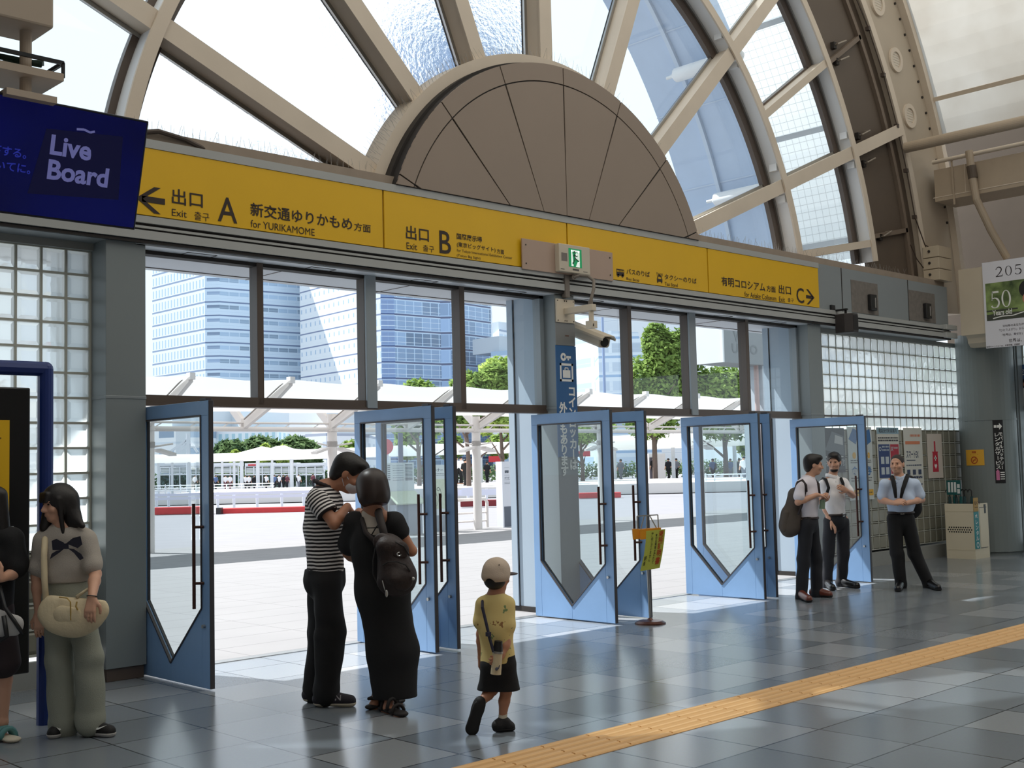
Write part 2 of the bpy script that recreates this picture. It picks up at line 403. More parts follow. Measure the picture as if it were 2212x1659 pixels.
# transom windows: two frames of four panes
def transom(n, x0, x1, mulls):
    b = MB(); b.box(x0, x1, -.03, .09, 2.21, 2.275); b.box(x0, x1, -.045, .1, 2.185, 2.21)
    b.m = 1; b.box(x0, x1, -.02, .09, 3.455, 3.488)
    fr = struct('window_%d' % n, b, [M_frame, M_dark], None)
    for a, c, big in mulls:
        k = MB(); k.box(a, c, -.05 if big else -.03, .1, 2.2, 3.49); 
        if big: k.m = 1; k.box(a-.004, a+.02, -.02, .1, 2.2, 3.49)
        obj('mullion', k, [M_mull, M_frame] if big else [M_frame, M_frame], fr, bevel=.003)
    k = MB()
    k.box(x0, x0+.03, -.02, .09, 2.2, 3.49); k.box(x1-.07, x1, -.02, .09, 2.2, 3.49); obj('jamb', k, M_mull, fr)
    xs = [x0]+[v for a, c, _ in mulls for v in (a, c)]+[x1]
    for i in range(0, len(xs), 2):
        p = MB(); p.quad((xs[i], .05, 2.275), (xs[i+1], .05, 2.275), (xs[i+1], .05, 3.455), (xs[i], .05, 3.455)); obj('pane', p, M_glass, fr)
    return fr
w = transom(1, 4.585, 9.40, [(5.735, 5.80, 0), (6.93, 7.05, 1), (8.145, 8.215, 0)]); tag(w, 'row of clear transom windows over the left pair of doors', 'window')
w = transom(2, 9.70, 14.47, [(10.80, 10.87, 0), (11.96, 12.09, 1), (13.19, 13.26, 0)]); tag(w, 'row of clear transom windows over the right pair of doors', 'window')
b = MB(); b.box(4.6, 9.4, -.06, .06, 0, .006); b.box(9.7, 14.45, -.06, .06, 0, .006)
struct('trim_3', b, M_steel, 'thin steel threshold strips in the floor at the doors')

# doors: leaves swung into the hall at right angles
M_blue = mat('door_blue', (122, 158, 200), .38, var=.10, vscale=4, bump=.04)
M_handle = mat('handle_bronze', (70, 42, 34), .35, metal=.3)
M_edge = mat('door_edge', (60, 58, 62), .5)
def door(n, x, label, face=1):
    W_, Hh, t = 1.13, 2.163, .045
    yy = lambda s: -.035-s
    b = MB(); x0, x1 = x-t/2, x+t/2
    st, tr = .10, .112
    O = [(0, .012), (W_, .012), (W_, Hh), (0, Hh)]
    b.yz([(yy(a), z) for a, z in ((0, Hh-tr), (W_, Hh-tr), (W_, Hh), (0, Hh))], x0, x1)
    b.yz([(yy(a), z) for a, z in ((0, .012), (st, .012), (st, Hh-tr), (0, Hh-tr))], x0, x1)
    b.yz([(yy(a), z) for a, z in ((W_-st-.01, .012), (W_, .012), (W_, Hh-tr), (W_-st-.01, Hh-tr))], x0, x1)
    ap = .54
    b.yz([(yy(a), z) for a, z in ((st, .012), (ap, .012), (ap, .15), (st, .60))], x0, x1)
    b.yz([(yy(a), z) for a, z in ((ap, .012), (W_-st-.01, .012), (W_-st-.01, .60), (ap, .15))], x0, x1)
    b.m = 1; b.box(x0+.004, x1-.004, yy(W_)-.006, yy(W_)+.002, .012, Hh); b.box(x0-.002, x1+.002, yy(W_-.03), yy(W_-.12), Hh, Hh+.02)
    d = struct('door_%d' % n, b, [M_blue, M_edge], label, bevel=.003)
    g = MB(); q = [(st, .60), (ap, .15), (W_-st-.01, .60), (W_-st-.01, Hh-tr), (st, Hh-tr)]
    g.add([(x, yy(a), z) for a, z in q], [(0, 1, 2, 3, 4)]); obj('glass_pane', g, M_dglass, d)
    k = MB(); w = .022
    for i in range(5):
        (a, z), (c, e) = q[i], q[(i+1) % 5]
        for s in (-1, 1): k.bar((x+s*(t/2-.004), yy(a), z), (x+s*(t/2-.004), yy(c), e), .012, w, up=(1, 0, 0))
    obj('glazing_bead', k, M_edge, d)
    for s in (-1, 1):
        h = MB(); hx = x+s*(t/2+.055); hy = yy(W_-.125)
        h.cyl((hx, hy, .60), (hx, hy, 1.385), .013)
        for z in (.79, 1.21): h.cyl((x+s*t/2, hy-.05, z), (hx, hy, z), .011)
        obj('pull_handle', h, M_handle, d, smooth=False)
    l = MB(); l.cyl((x0-.02, yy(W_-.07), .47), (x1+.02, yy(W_-.07), .47), .014); obj('lock', l, M_steel, d)
    return d
for i, (x, lb) in enumerate([(4.615, 'dark glazed door leaf swung open beside the left column'), (6.80, 'blue glazed door leaf opened behind the woman with the backpack'), (7.05, 'blue glazed door leaf opened just right of the woman with the backpack'),
        (9.16, 'blue glazed door leaf opened in front of the middle pillar'), (9.70, 'blue glazed door leaf opened behind the yellow notice stand'), (11.76, 'blue glazed door leaf standing alone between notice stand and salarymen'),
        (12.0, 'narrow looking blue door leaf tucked behind the free standing one'), (14.16, 'blue glazed door leaf behind the two talking salarymen')]):
    door(i+1, x, lb)

# ---------------------------------------------------------------- fan window
DISC_Y = -.25; ZB = 4.37
def pol(r, a): return (XC+r*math.cos(math.radians(a)), ZC+r*math.sin(math.radians(a)))
def clipz(poly, z):
    out = []
    for i in range(len(poly)):
        p, q = poly[i], poly[(i+1) % len(poly)]
        if p[1] >= z: out.append(p)
        if (p[1] >= z) != (q[1] >= z):
            t = (z-p[1])/(q[1]-p[1]); out.append((p[0]+t*(q[0]-p[0]), z))
    return out
def sector(r0, r1, a0, a1, z, n=10):
    P = [pol(r1, a0+(a1-a0)*i/n) for i in range(n+1)]+([pol(r0, a1-(a1-a0)*i/n) for i in range(n+1)] if r0 > 0 else [(XC, ZC)])
    return clipz(P, z)
b = MB(); b.m = 1
b.xz(clipz([pol(2.55, a) for a in range(0, 181, 3)], ZB), DISC_Y+.012, DISC_Y+.12)
b.m = 0
gap = .28
for i in range(8):
    a0, a1 = 22.5*i, 22.5*(i+1)
    for r0, r1 in ((0, 2.343), (2.357, 2.55)):
        P = sector(r0, r1, a0+(.18 if r0 else gap), a1-(.18 if r0 else gap), ZB+.006)
        if len(P) > 2: b.xz(P, DISC_Y, DISC_Y+.02)
struct('wall_fan_disc', b, [M_disc, M_dark], 'large brown half-round panel disc with radiating seams above the sign')
b = MB(); b.arc((XC, ZC), 2.58, 2.70, -.04, .26, 15, 165, 60); b.m = 1; b.arc((XC, ZC), 2.50, 2.58, -.13, .25, 15, 165, 60)
struct('trim_4', b, [M_tan, M_dark], 'tan curved rim around the brown half-round disc')
for i, a in enumerate((22.5, 45, 67.5, 90, 112.5, 135, 157.5)):
    b = MB(); c, s = math.cos(math.radians(a)), math.sin(math.radians(a)); n = np.array([-s, 0, c]); t = np.array([c, 0, s])
    O = np.array([XC, 0, ZC])
    def rb(r0, r1, w, y0, y1, k): b.m = k; b.obox(O+t*(r0+r1)/2+np.array([0, (y0+y1)/2, 0]), t*(r1-r0)/2, n*w/2, np.array([0, (y1-y0)/2, 0]))
    R1 = 8.9 if a in (22.5, 157.5) else 7.25 if a in (45, 135) else 7.25
    rb(2.62, R1, .19, 0, .02, 0); rb(2.62, min(R1, 7.25), .12, .02, .24, 0); rb(2.62, 7.1, .20, .24, .27, 2); rb(2.62, 7.1, .14, .27, .33, 1)
    struct('trim_%d' % (5+i), b, [M_tan, M_dark, M_steel], ('low right', 'right', 'upper right', 'upright middle', 'upper left', 'left', 'low left')[i]+' tan steel spoke of the fan window')
def arch(nm, r, lab):
    b = MB(); b.arc((XC, ZC), r-.06, r+.06, -.03, -.005, 9, 171, 90); b.m = 3; b.arc((XC, ZC), r-.015, r+.035, -.005, .24, 9, 171, 90)
    b.m = 1; b.arc((XC, ZC), r-.17, r-.05, .23, .30, 9, 171, 90); b.m = 2; b.arc((XC, ZC), r-.05, r-.02, .2, .3, 9, 171, 90)
    b.m = 1; b.arc((XC, ZC), r+.03, r+.10, .25, .32, 9, 171, 90)
    b.m = 3
    for a in (22.5, 45):
        for d in (-2.6, 2.6):
            x, z = pol(r-.005, a+d*5.1/r); b.box(x-.07, x+.07, .02, .14, z-.02, z+.08)
    return struct(nm, b, [M_tan, M_frame, M_steel, M_white], lab)
arch('trim_12', 5.14, 'inner tan steel arch of the fan window'); arch('trim_13', 7.22, 'outer tan steel arch of the fan window')
for i, a in enumerate((11.25, 33.75, 56.25)):
    b = MB(); c, s = math.cos(math.radians(a)), math.sin(math.radians(a)); n = np.array([-s, 0, c]); t = np.array([c, 0, s]); O = np.array([XC, 0, ZC])
    b.obox(O+t*6.18+np.array([0, .01, 0]), t*1.0, n*.055, np.array([0, .02, 0])); b.obox(O+t*6.18+np.array([0, .13, 0]), t*1.0, n*.03, np.array([0, .1, 0])); b.m = 1
    b.obox(O+t*6.12+np.array([0, .27, 0]), t*.9, n*.06, np.array([0, .04, 0]))
    struct('trim_%d' % (14+i), b, [M_tan, M_frame], ('lowest', 'middle', 'highest')[i]+' short tan bar across the outer ring of the fan window')
# glass of the fan
m, nt, N, L = nodes_mat('patterned_glass')
o = N('ShaderNodeOutputMaterial'); tcn = N('ShaderNodeNewGeometry')
r = N('ShaderNodeBsdfRefraction'); r.inputs['Roughness'].default_value = .06; r.inputs['IOR'].default_value = 1.03; r.inputs[0].default_value = (.97, .985, 1, 1)
nz = N('ShaderNodeTexNoise'); nz.inputs['Scale'].default_value = 22; nz.inputs['Detail'].default_value = 3; L(tcn.outputs['Position'], nz.inputs['Vector'])
bp = N('ShaderNodeBump'); bp.inputs['Strength'].default_value = .9; bp.inputs['Distance'].default_value = .06; L(nz.outputs['Fac'], bp.inputs['Height']); L(bp.outputs[0], r.inputs['Normal'])
gl = N('ShaderNodeBsdfGlossy'); gl.inputs['Roughness'].default_value = .08; 
mx = N('ShaderNodeMixShader'); L(schlick(nt, .8), mx.inputs[0]); L(r.outputs[0], mx.inputs[1]); L(gl.outputs[0], mx.inputs[2]); L(mx.outputs[0], o.inputs[0]); M_pattern = m
m, nt, N, L = nodes_mat('wired_glass')
o = N('ShaderNodeOutputMaterial'); g = N('ShaderNodeNewGeometry'); sp = N('ShaderNodeSeparateXYZ'); L(g.outputs['Position'], sp.inputs[0])
ag = MATH('ARCTAN2', MATH('SUBTRACT', sp.outputs[2], ZC), MATH('SUBTRACT', sp.outputs[0], XC))
ln = MATH('MAXIMUM', MATH('LESS_THAN', MATH('FRACT', MATH('DIVIDE', sp.outputs[1], .14)), .07), MATH('LESS_THAN', MATH('FRACT', MATH('MULTIPLY', ag, 9.75/.14)), .07))
tr = N('ShaderNodeBsdfTransparent'); tr.inputs[0].default_value = (.92, .95, .96, 1); tl = N('ShaderNodeBsdfTranslucent'); tl.inputs[0].default_value = (.66, .66, .64, 1)
mx = N('ShaderNodeMixShader'); mx.inputs[0].default_value = .8; L(tr.outputs[0], mx.inputs[1]); L(tl.outputs[0], mx.inputs[2])
df = N('ShaderNodeBsdfDiffuse'); df.inputs[0].default_value = (.3, .3, .3, 1); m2 = N('ShaderNodeMixShader'); L(MATH('MULTIPLY', ln, .45), m2.inputs[0]); L(mx.outputs[0], m2.inputs[1]); L(df.outputs[0], m2.inputs[2]); L(m2.outputs[0], o.inputs[0]); M_wired = m
k = 3
for r0, r1, mt, tx in ((2.66, 5.02, M_pattern, 'patterned glass pane of the fan window'), (5.2, 7.1, M_glass, 'clear glass pane of the outer fan ring')):
    for i in range(8):
        P = sector(r0, r1, 22.5*i, 22.5*(i+1), 4.4, 12)
        if len(P) > 2:
            b = MB(); b.add([(p[0], .29, p[1]) for p in P], [tuple(range(len(P)))]); struct('window_%d' % k, b, M_glass if i < 4 else mt, '%s, sector %s from the right' % (tx, ('first', 'second', 'third', 'fourth', 'fifth', 'sixth', 'seventh', 'eighth')[i])); k += 1
# brown panel band, big arch rib, vault
b = MB(); b.arc((XC, ZC), 7.27, 8.9, .16, .2, 4, 176, 90); b.m = 1
b.arc((XC, ZC), 8.55, 8.63, .10, .16, 4, 176, 90)
for a in (12, 22.4, 33.2, 44, 55): 
    c, s = math.cos(math.radians(a)), math.sin(math.radians(a)); n = np.array([-s, 0, c]); t = np.array([c, 0, s])
    b.obox(np.array([XC, .13, ZC])+t*7.95, t*.66, n*.035, np.array([0, .03, 0]))
struct('wall_arch_panels', b, [M_brown, mat('brown_edge', (118, 104, 91), .6)], 'brown access panel band between fan window and big arch rib')
b = MB(); b.arc((XC, ZC), 8.88, 10.1, .05, .5, 3, 177, 120); b.m = 1; b.arc((XC, ZC), 8.84, 8.98, .02, .05, 3, 177, 120); b.arc((XC, ZC), 9.98, 10.12, -.06, .05, 3, 177, 120)
struct('wall_arch_rib', b, [mat('rib_tan', (184, 171, 153), .6, var=.12, vscale=1.5), M_tan], 'big tan arch rib framing the end of the hall')
m, nt, N, L = nodes_mat('vault_sheet')
o = N('ShaderNodeOutputMaterial'); tl = N('ShaderNodeBsdfTranslucent'); df = N('ShaderNodeBsdfDiffuse'); df.inputs[0].default_value = (.55, .5, .43, 1)
g = N('ShaderNodeNewGeometry'); nz = N('ShaderNodeTexNoise'); nz.inputs['Scale'].default_value = .9; nz.inputs['Detail'].default_value = 5; L(g.outputs['Position'], nz.inputs['Vector'])
rp = N('ShaderNodeValToRGB'); rp.color_ramp.elements[0].position = .35; rp.color_ramp.elements[0].color = (.36, .33, .285, 1); rp.color_ramp.elements[1].position = .65; rp.color_ramp.elements[1].color = (.44, .42, .38, 1); L(nz.outputs['Fac'], rp.inputs[0]); L(rp.outputs[0], tl.inputs[0])
mx = N('ShaderNodeMixShader'); mx.inputs[0].default_value = .12; L(tl.outputs[0], mx.inputs[1]); L(df.outputs[0], mx.inputs[2]); L(mx.outputs[0], o.inputs[0])
b = MB(); b.sheet((XC, ZC), 10.1, -13, .0, 20, 160, 80)
struct('ceiling', b, m, 'cream translucent barrel vault sheets over the hall')
b = MB(); b.arc((XC, ZC), 10.06, 10.1, -13, 0, 23.6, 24.0, 2); b.arc((XC, ZC), 10.06, 10.1, -13, 0, 38.6, 39.0, 2); b.arc((XC, ZC), 10.06, 10.1, -13, 0, 53.6, 54.0, 2)
struct('ceiling_purlins', b, M_tan, 'thin tan purlin lines along the translucent vault')

# the vault carries on outside as a hood over the doors
b = MB(); b.sheet((XC, ZC), 9.75, .5, 3.0, 10, 170, 80)
struct('ceiling_hood', b, M_wired, 'pale wired sheets of the outer hood seen through the fan window')
M_hood = mat('hood_blue', (186, 204, 228), .5, var=.05)
b = MB(); b.arc((XC, ZC), 9.45, 9.75, 3.0, 5.0, 10, 170, 80); b.m = 1
for a in range(12, 170, 9):
    c, s = math.cos(math.radians(a)), math.sin(math.radians(a)); b.obox(np.array([XC, 4.0, ZC])+np.array([c, 0, s])*9.445, np.array([-s, 0, c])*.012, (0, 1.0, 0), np.array([c, 0, s])*.01)
b.arc((XC, ZC), 9.38, 9.45, 4.05, 4.13, 10, 170, 80)
struct('wall_hood_rim', b, [M_hood, mat('hood_seam', (196, 210, 228), .5)], 'blue grey steel rim of the outer hood')
b = MB()
for a in range(12, 178, 12):
    c, s = math.cos(math.radians(a)), math.sin(math.radians(a)); b.obox(np.array([XC, 1.75, ZC])+np.array([c, 0, s])*9.68, np.array([-s, 0, c])*.05, (0, 1.25, 0), np.array([c, 0, s])*.05)
struct('trim_19', b, mat('purlin_pale', (190, 196, 200), .5), 'pale purlins under the wired hood sheets')
for i, a in enumerate((34.5, 19.3)):
    x, z = pol(9.1, a)
    t_ = thing('tube_lamp', ('upper', 'lower')[i]+' white tube lamp under the outer hood seen through the fan window', 'lamp', (x, 3.4, z), 'tube lamps under the hood')
    k = MB(); k.tube([(x, 4.05, z), (x, 3.98, z), (x, 2.6, z), (x, 2.52, z)], [.05, .13, .13, .05], 12); obj('diffuser', k, M_white, t_, smooth=True)
    k = MB(); k.cyl((x, 4.2, z), (x, 4.05, z), .03); k.bar((x, 4.15, z), pol(9.45, a)[:1]+(4.15,)+pol(9.45, a)[1:], .04, .04, up=(0, 1, 0)); obj('arm', k, M_white, t_)

# glass block bays
m, nt, N, L = nodes_mat('glass_block')
o = N('ShaderNodeOutputMaterial'); tl = N('ShaderNodeBsdfTranslucent'); tl.inputs[0].default_value = (.90, .97, .96, 1)
g = N('ShaderNodeNewGeometry'); sp = N('ShaderNodeSeparateXYZ'); L(g.outputs['Position'], sp.inputs[0])
wv = N('ShaderNodeTexNoise'); wv.inputs['Scale'].default_value = 9; L(g.outputs['Position'], wv.inputs['Vector'])
bp = N('ShaderNodeBump'); bp.inputs['Strength'].default_value = .3; bp.inputs['Distance'].default_value = .02; L(wv.outputs['Fac'], bp.inputs['Height'])
rf = N('ShaderNodeBsdfRefraction'); rf.inputs['IOR'].default_value = 1.25; rf.inputs['Roughness'].default_value = .12; rf.inputs[0].default_value = (.90, .96, .96, 1); L(bp.outputs[0], rf.inputs['Normal'])
gl = N('ShaderNodeBsdfGlossy'); gl.inputs['Roughness'].default_value = .1; 
m1 = N('ShaderNodeMixShader'); m1.inputs[0].default_value = .7; L(rf.outputs[0], m1.inputs[1]); L(tl.outputs[0], m1.inputs[2])
mx = N('ShaderNodeMixShader'); L(schlick(nt, .7), mx.inputs[0]); L(m1.outputs[0], mx.inputs[1]); L(gl.outputs[0], mx.inputs[2]); L(mx.outputs[0], o.inputs[0]); M_block = m
M_dim = mat('glass_block_dim', (136, 134, 120), .25, var=.06, vscale=6)  # opaque khaki for the lower rows, coloured dim as if without back light
def blocks(name, fn, nu, nv, label, s=.2, dim_rows=0, j=.006, e=.014):
    """fn(u, v, w) -> point; one glazing of nu x nv blocks, w is depth towards the hall"""
    fr, gb = MB(), MB()
    P = lambda u, v, w: fn(u, v, w)
    for i in range(nu+1): fr.add([P(i*s+du, v, w) for w in (0, .03) for du, v in ((-j, 0), (j, 0), (j, nv*s), (-j, nv*s))], [(0, 1, 2, 3), (7, 6, 5, 4), (0, 3, 7, 4), (1, 5, 6, 2)])
    for k in range(nv+1): fr.add([P(u, k*s+dv, w) for w in (0, .031) for u, dv in ((0, -j), (nu*s, -j), (nu*s, j), (0, j))], [(0, 1, 2, 3), (7, 6, 5, 4), (0, 1, 5, 4), (3, 7, 6, 2)])
    for i in range(nu):
        for k in range(nv):
            u0, u1, v0, v1 = i*s+j, (i+1)*s-j, k*s+j, (k+1)*s-j
            vs = [P(u0, v0, .012), P(u1, v0, .012), P(u1, v1, .012), P(u0, v1, .012)]+[P(u0+e, v0+e, .032), P(u1-e, v0+e, .032), P(u1-e, v1-e, .032), P(u0+e, v1-e, .032)]
            gb.m = 1 if k < dim_rows else 0
            gb.add(vs, [(4, 5, 6, 7), (0, 1, 5, 4), (1, 2, 6, 5), (2, 3, 7, 6), (3, 0, 4, 7)])
    g = struct(name, fr, mat('mortar', (186, 188, 178), .7), label, cat='window'); obj('glass_blocks', gb, [M_block, M_dim], g)
    return g
blocks('window_30', lambda u, v, w: (14.80+u, .10-w, .24+v), 23, 16, 'glass block wall bay right of the doors', dim_rows=9)
blocks('window_31', lambda u, v, w: (4.235-u, .10-w, .24+v), 8, 16, 'glass block wall bay left of the left column', dim_rows=4, j=.009, e=.03)
b = MB(); b.box(14.77, 19.3, .02, .14, 0, .2); b.box(.3, 4.25, .02, .14, 0, .2); b.box(14.77, 19.3, .03, .14, 3.44, 3.5); b.box(.3, 4.25, .03, .14, 3.44, 3.5)
b.m = 1; b.box(14.77, 19.2, .03, .07, 2.225, 2.25)
struct('baseboard_front', b, [mat('kerb_grey', (150, 152, 148), .7), M_frame], 'low grey kerb under the glass block bays')
# added board, put there to darken the lower part of the right bay
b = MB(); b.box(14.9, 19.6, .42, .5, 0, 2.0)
struct('wall_added_board', b, mat('board_grey', (96, 98, 92), .8), 'plain grey board added outside to darken the lower glass blocks')
# round corner column on the right
b = MB(); cx, cy, rr = 19.38, -.42, .445
n = 40; prof = [(rr-.03, 0), (rr-.03, .06), (rr, .06), (rr, 2.18), (rr+.006, 2.18), (rr+.006, 2.21), (rr, 2.21), (rr, 3.6)]
b.lathe((cx, cy, 0), prof, n)
struct('wall_column_corner', b, mat('drum_grey', (120, 128, 128), .4, var=.05, vscale=1.2), 'round grey column in the corner right of the glass blocks', smooth=False)
b = MB(); b.box(19.82, 20.1, -.78, -.3, 0, 3.5); b.box(19.76, 19.82, -.76, -.68, 0, 3.5)
struct('wall_right_post', b, M_greyd, 'grey post beside the round corner column')
blocks('window_32', lambda u, v, w: (20.05-w, -.79-u, .24+v), 20, 16, 'glass block wall along the right side of the hall')
b = MB(); b.box(19.95, 20.15, -6, -.78, 0, .2); b.m = 1; b.box(19.99, 20.07, -6, -.78, 2.33, 2.42); b.box(19.99, 20.07, -6, -.78, 3.44, 3.6)
struct('baseboard_right', b, [mat('kerb_dark', (60, 62, 62), .7), M_dark], 'dark kerb under the right side glass blocks')
b = MB(); b.box(20.2, 20.3, -8, .6, 3.5, 7.4)
struct('wall_right', b, mat('wall_right_brown', (92, 82, 72), .7, var=.1), 'brown upper side wall right of the big arch')

# tactile strip
b = MB(); b.box(-3, 26, -4.68, -4.275, 0, .003); b.m = 1
for i in range(5):
    y = -4.64+i*.0815; b.xz([(0, 0)], 0, 0) if 0 else None
    for kx in range(75):
        x = -2.3+kx*.38; b.prism([(x, y-.018, .003), (x, y+.018, .003), (x, y+.011, .0085), (x, y-.011, .0085)], (.368, 0, 0))
struct('trim_17', b, [mat('tactile_base', (206, 160, 104), .6, var=.05), mat('tactile_rib', (222, 178, 120), .5, var=.06)], 'orange ribbed tactile paving strip crossing the floor')

# the rest of the hall
b = MB(); b.box(-8, 26, -14.2, -14, 0, 11)
struct('wall_back', b, mat('wall_beige', (112, 106, 100), .8), 'beige back wall of the hall behind the viewer')
b = MB(); b.box(-5.2, -5, -14, .1, 0, 12); b.box(-5, .3, -.2, .1, 0, 12)
struct('wall_left', b, mat('wall_beige'), 'beige side wall of the hall on the left')
# ================================================================ signs
M_yel = mat('sign_yellow', (226, 178, 20), .45, var=.04, vscale=3)
M_ink = mat('sign_ink', (44, 30, 22), .5)
M_inkw = mat('white_ink', (236, 236, 232), .5)
SY = -.228
def sg(px, py, Y=SY): p = at(px, py, Y=Y); return p[0], p[2]
def front(Y=SY, lift=.0015): return Letters((0, Y, 0), XX, ZZ, lift)
def put(th, k, rows, Y=SY):            # rows: text, crop x0, x1, y top and y bottom at x0, bold
    for t, x0, x1, yt, yb, bold in rows:
        Lt = front(Y)
        u0, v0 = sg(*k(x0, yb), Y); _, v1 = sg(*k(x0, yt), Y); u1, _ = sg(*k(x1, yb), Y)
        Lt.fit(t, u0, u1, v0, v1, bold); obj('lettering', Lt, M_ink, th)
kA = lambda x, y: (280+x*.2532, 300+y*.2532); kB = lambda x, y: (820+x*.2532, 400+y*.2532); kC = lambda x, y: (1280+x*.2532, 500+y*.2532)
def panel(x0, x1, label):
    t = thing('direction_sign', label, 'sign', ((x0+x1)/2, -.2, 3.74), 'yellow exit direction signs on the header')
    b = MB(); b.box(x0, x1, -.226, -.2, 3.735, 4.296); obj('panel', b, M_yel, t, bevel=.002); return t
def arrow(Lt, u, v, L, h, w, s):       # s=-1 points left, +1 right; (u, v) is the tip
    Lt.poly([(u-s*L, v-w/2), (u-s*w, v-w/2), (u-s*w, v+w/2), (u-s*L, v+w/2)][::s])
    for q in (1, -1):
        P = [(u, v), (u-s*h*.72, v+q*h/2), (u-s*(h*.72+w*1.15), v+q*h/2), (u-s*w*1.15, v)]
        Lt.poly(P[::-s*q] if True else P)
t = panel(4.40, 7.01, 'yellow direction sign for exit A with a left arrow, beside the dark screen')
put(t, kA, [('出口', 360, 624, 420, 553, .012), ('Exit', 360, 487, 595, 655, 0), ('출구', 552, 680, 617, 690, 0), ('A', 752, 918, 488, 700, .006), ('新交通ゆりかもめ', 1030, 1897, 540, 655, .014), ('方面', 1915, 2057, 712, 782, .01), ('for YURIKAMOME', 1032, 1577, 690, 752, 0)])
Lt = front(); u, v = sg(294, 427); arrow(Lt, u, v, .255, .22, .05, -1); obj('arrow', Lt, M_ink, t)
t = panel(7.03, 9.575, 'yellow direction sign for exit B next to the green running man light')
put(t, kB, [('出口', 225, 420, 340, 458, .012), ('Exit', 230, 320, 487, 543, 0), ('출구', 370, 465, 507, 562, 0), ('B', 512, 610, 385, 578, .006), ('国際展示場', 658, 873, 408, 462, .014), ('(東京ビッグサイト)', 660, 988, 482, 530, .01), ('方面', 1000, 1062, 542, 582, .008),
    ('for Tokyo International Exhibition Center', 660, 1130, 543, 572, 0), ('(Tokyo Big Sight)', 660, 860, 586, 612, 0)])
t = panel(9.595, 12.14, 'yellow direction sign with small bus and taxi pictograms')
put(t, kC, [('バスのりば', 290, 488, 315, 362, .01), ('Bus Stop', 290, 398, 390, 420, 0), ('TAXI', 543, 598, 350, 374, 0), ('タクシーのりば', 615, 886, 362, 408, .01), ('Taxi Stand', 617, 726, 430, 460, 0)])
Lt = front(); u, v = sg(*kC(205, 372)); u2, v2 = sg(*kC(268, 330)); w = u2-u; h = .075
Lt.rect(u, u2, v, v+h*.55); Lt.rect(u, u2, v+h*.85, v+h)
for i in range(6): Lt.rect(u+w*(i/5)*.96, u+w*(i/5)*.96+w*.05, v+h*.5, v+h*.9)
Lt.disc(u+w*.22, v, .018); Lt.disc(u+w*.78, v, .018)
obj('bus_pictogram', Lt, M_ink, t)
Lt = front(); u, v = sg(*kC(550, 436)); u2, _ = sg(*kC(596, 430)); w = u2-u; h = w*.95
Lt.rect(u, u2, v+h*.15, v+h*.5); Lt.rect(u+w*.05, u+w*.22, v, v+h*.2); Lt.rect(u+w*.78, u+w*.95, v, v+h*.2); Lt.poly([(u+w*.02, v+h*.5), (u+w*.16, v+h*.5), (u+w*.28, v+h*.8), (u+w*.18, v+h*.88)]); Lt.poly([(u+w*.84, v+h*.5), (u+w*.98, v+h*.5), (u+w*.82, v+h*.88), (u+w*.72, v+h*.8)]); Lt.rect(u+w*.18, u+w*.82, v+h*.78, v+h*.9); Lt.rect(u+w*.36, u+w*.64, v+h*.92, v+h*1.05)
obj('taxi_pictogram', Lt, M_ink, t)
t = panel(12.16, 14.71, 'yellow direction sign for exit C with a right arrow, last on the right')
put(t, kC, [('有明コロシアム', 1100, 1472, 382, 462, .014), ('方面', 1485, 1562, 458, 512, .01), ('出口', 1590, 1693, 452, 528, .012), ('for Ariake Coliseum', 1297, 1566, 512, 556, 0), ('Exit', 1592, 1641, 555, 597, 0), ('출구', 1666, 1716, 565, 600, 0), ('C', 1742, 1806, 478, 606, .006)])
Lt = front(); u, v = sg(*kC(1893, 566)); arrow(Lt, u, v, u-sg(*kC(1822, 566))[0], .21, .045, 1); obj('arrow', Lt, M_ink, t)

# emergency exit light on its blank plate
t = thing('emergency_exit_light', 'green and white running man exit light on a beige plate above the middle pillar', 'exit sign', (9.57, -.24, 3.7))
b = MB(); b.box(8.845, 10.30, -.262, -.247, 3.706, 4.035); b.m = 1
for x in (8.90, 10.25):
    for z in (3.77, 3.97): b.cyl((x, -.262, z), (x, -.266, z), .009, n=10)
obj('back_plate', b, [mat('plate_beige', (176, 152, 136), .5, var=.05), M_dark], t, bevel=.003)
b = MB(); b.box(9.342, 9.838, -.33, -.262, 3.722, 4.03); obj('housing', b, mat('housing_cream', (200, 190, 172), .5, var=.04), t, bevel=.006)
Lt = front(-.33); Lt.rect(9.375, 9.468, 3.84, 3.93); obj('lamp_cover', Lt, mat('lamp_grey', (120, 112, 106), .5), t)
Lt = front(-.33); Lt.rect(9.49, 9.70, 3.785, 3.99); obj('green_face', Lt, mat('exit_green', (6, 140, 84), .4, emit=((6, 140, 84), .35)), t)
Lt = front(-.331); x0, x1, z0, z1 = 9.53, 9.665, 3.795, 3.975
Lt.poly([(x0, z0), (9.565, z0), (9.548, z1-.015), (x0, z1)]); Lt.poly([(x0, z1-.02), (x1, z1-.02), (x1, z1), (x0, z1)]); Lt.rect(x1-.025, x1, z0+.05, z1); Lt.poly([(9.60, z0-.005), (x1, z0-.005), (x1, z0+.06), (9.63, z0+.05)])
Lt.poly([(9.585, z0+.11), (9.6, z0+.075), (x1-.03, z0+.075), (x1-.03, z1-.03), (9.61, z1-.03)])
obj('white_doorway', Lt, mat('exit_white', (240, 250, 244), .4, emit=((240, 250, 244), .35)), t)
Lt = front(-.332); Lt.disc(9.582, 3.952, .014)
Lt.stroke([(9.585, 3.93), (9.592, 3.885), (9.575, 3.85), (9.55, 3.82)], .018); Lt.stroke([(9.592, 3.885), (9.622, 3.868), (9.655, 3.853)], .016); Lt.stroke([(9.56, 3.905), (9.588, 3.925), (9.612, 3.905), (9.63, 3.915)], .012)
obj('running_figure', Lt, mat('exit_dark_green', (4, 96, 60), .4), t)
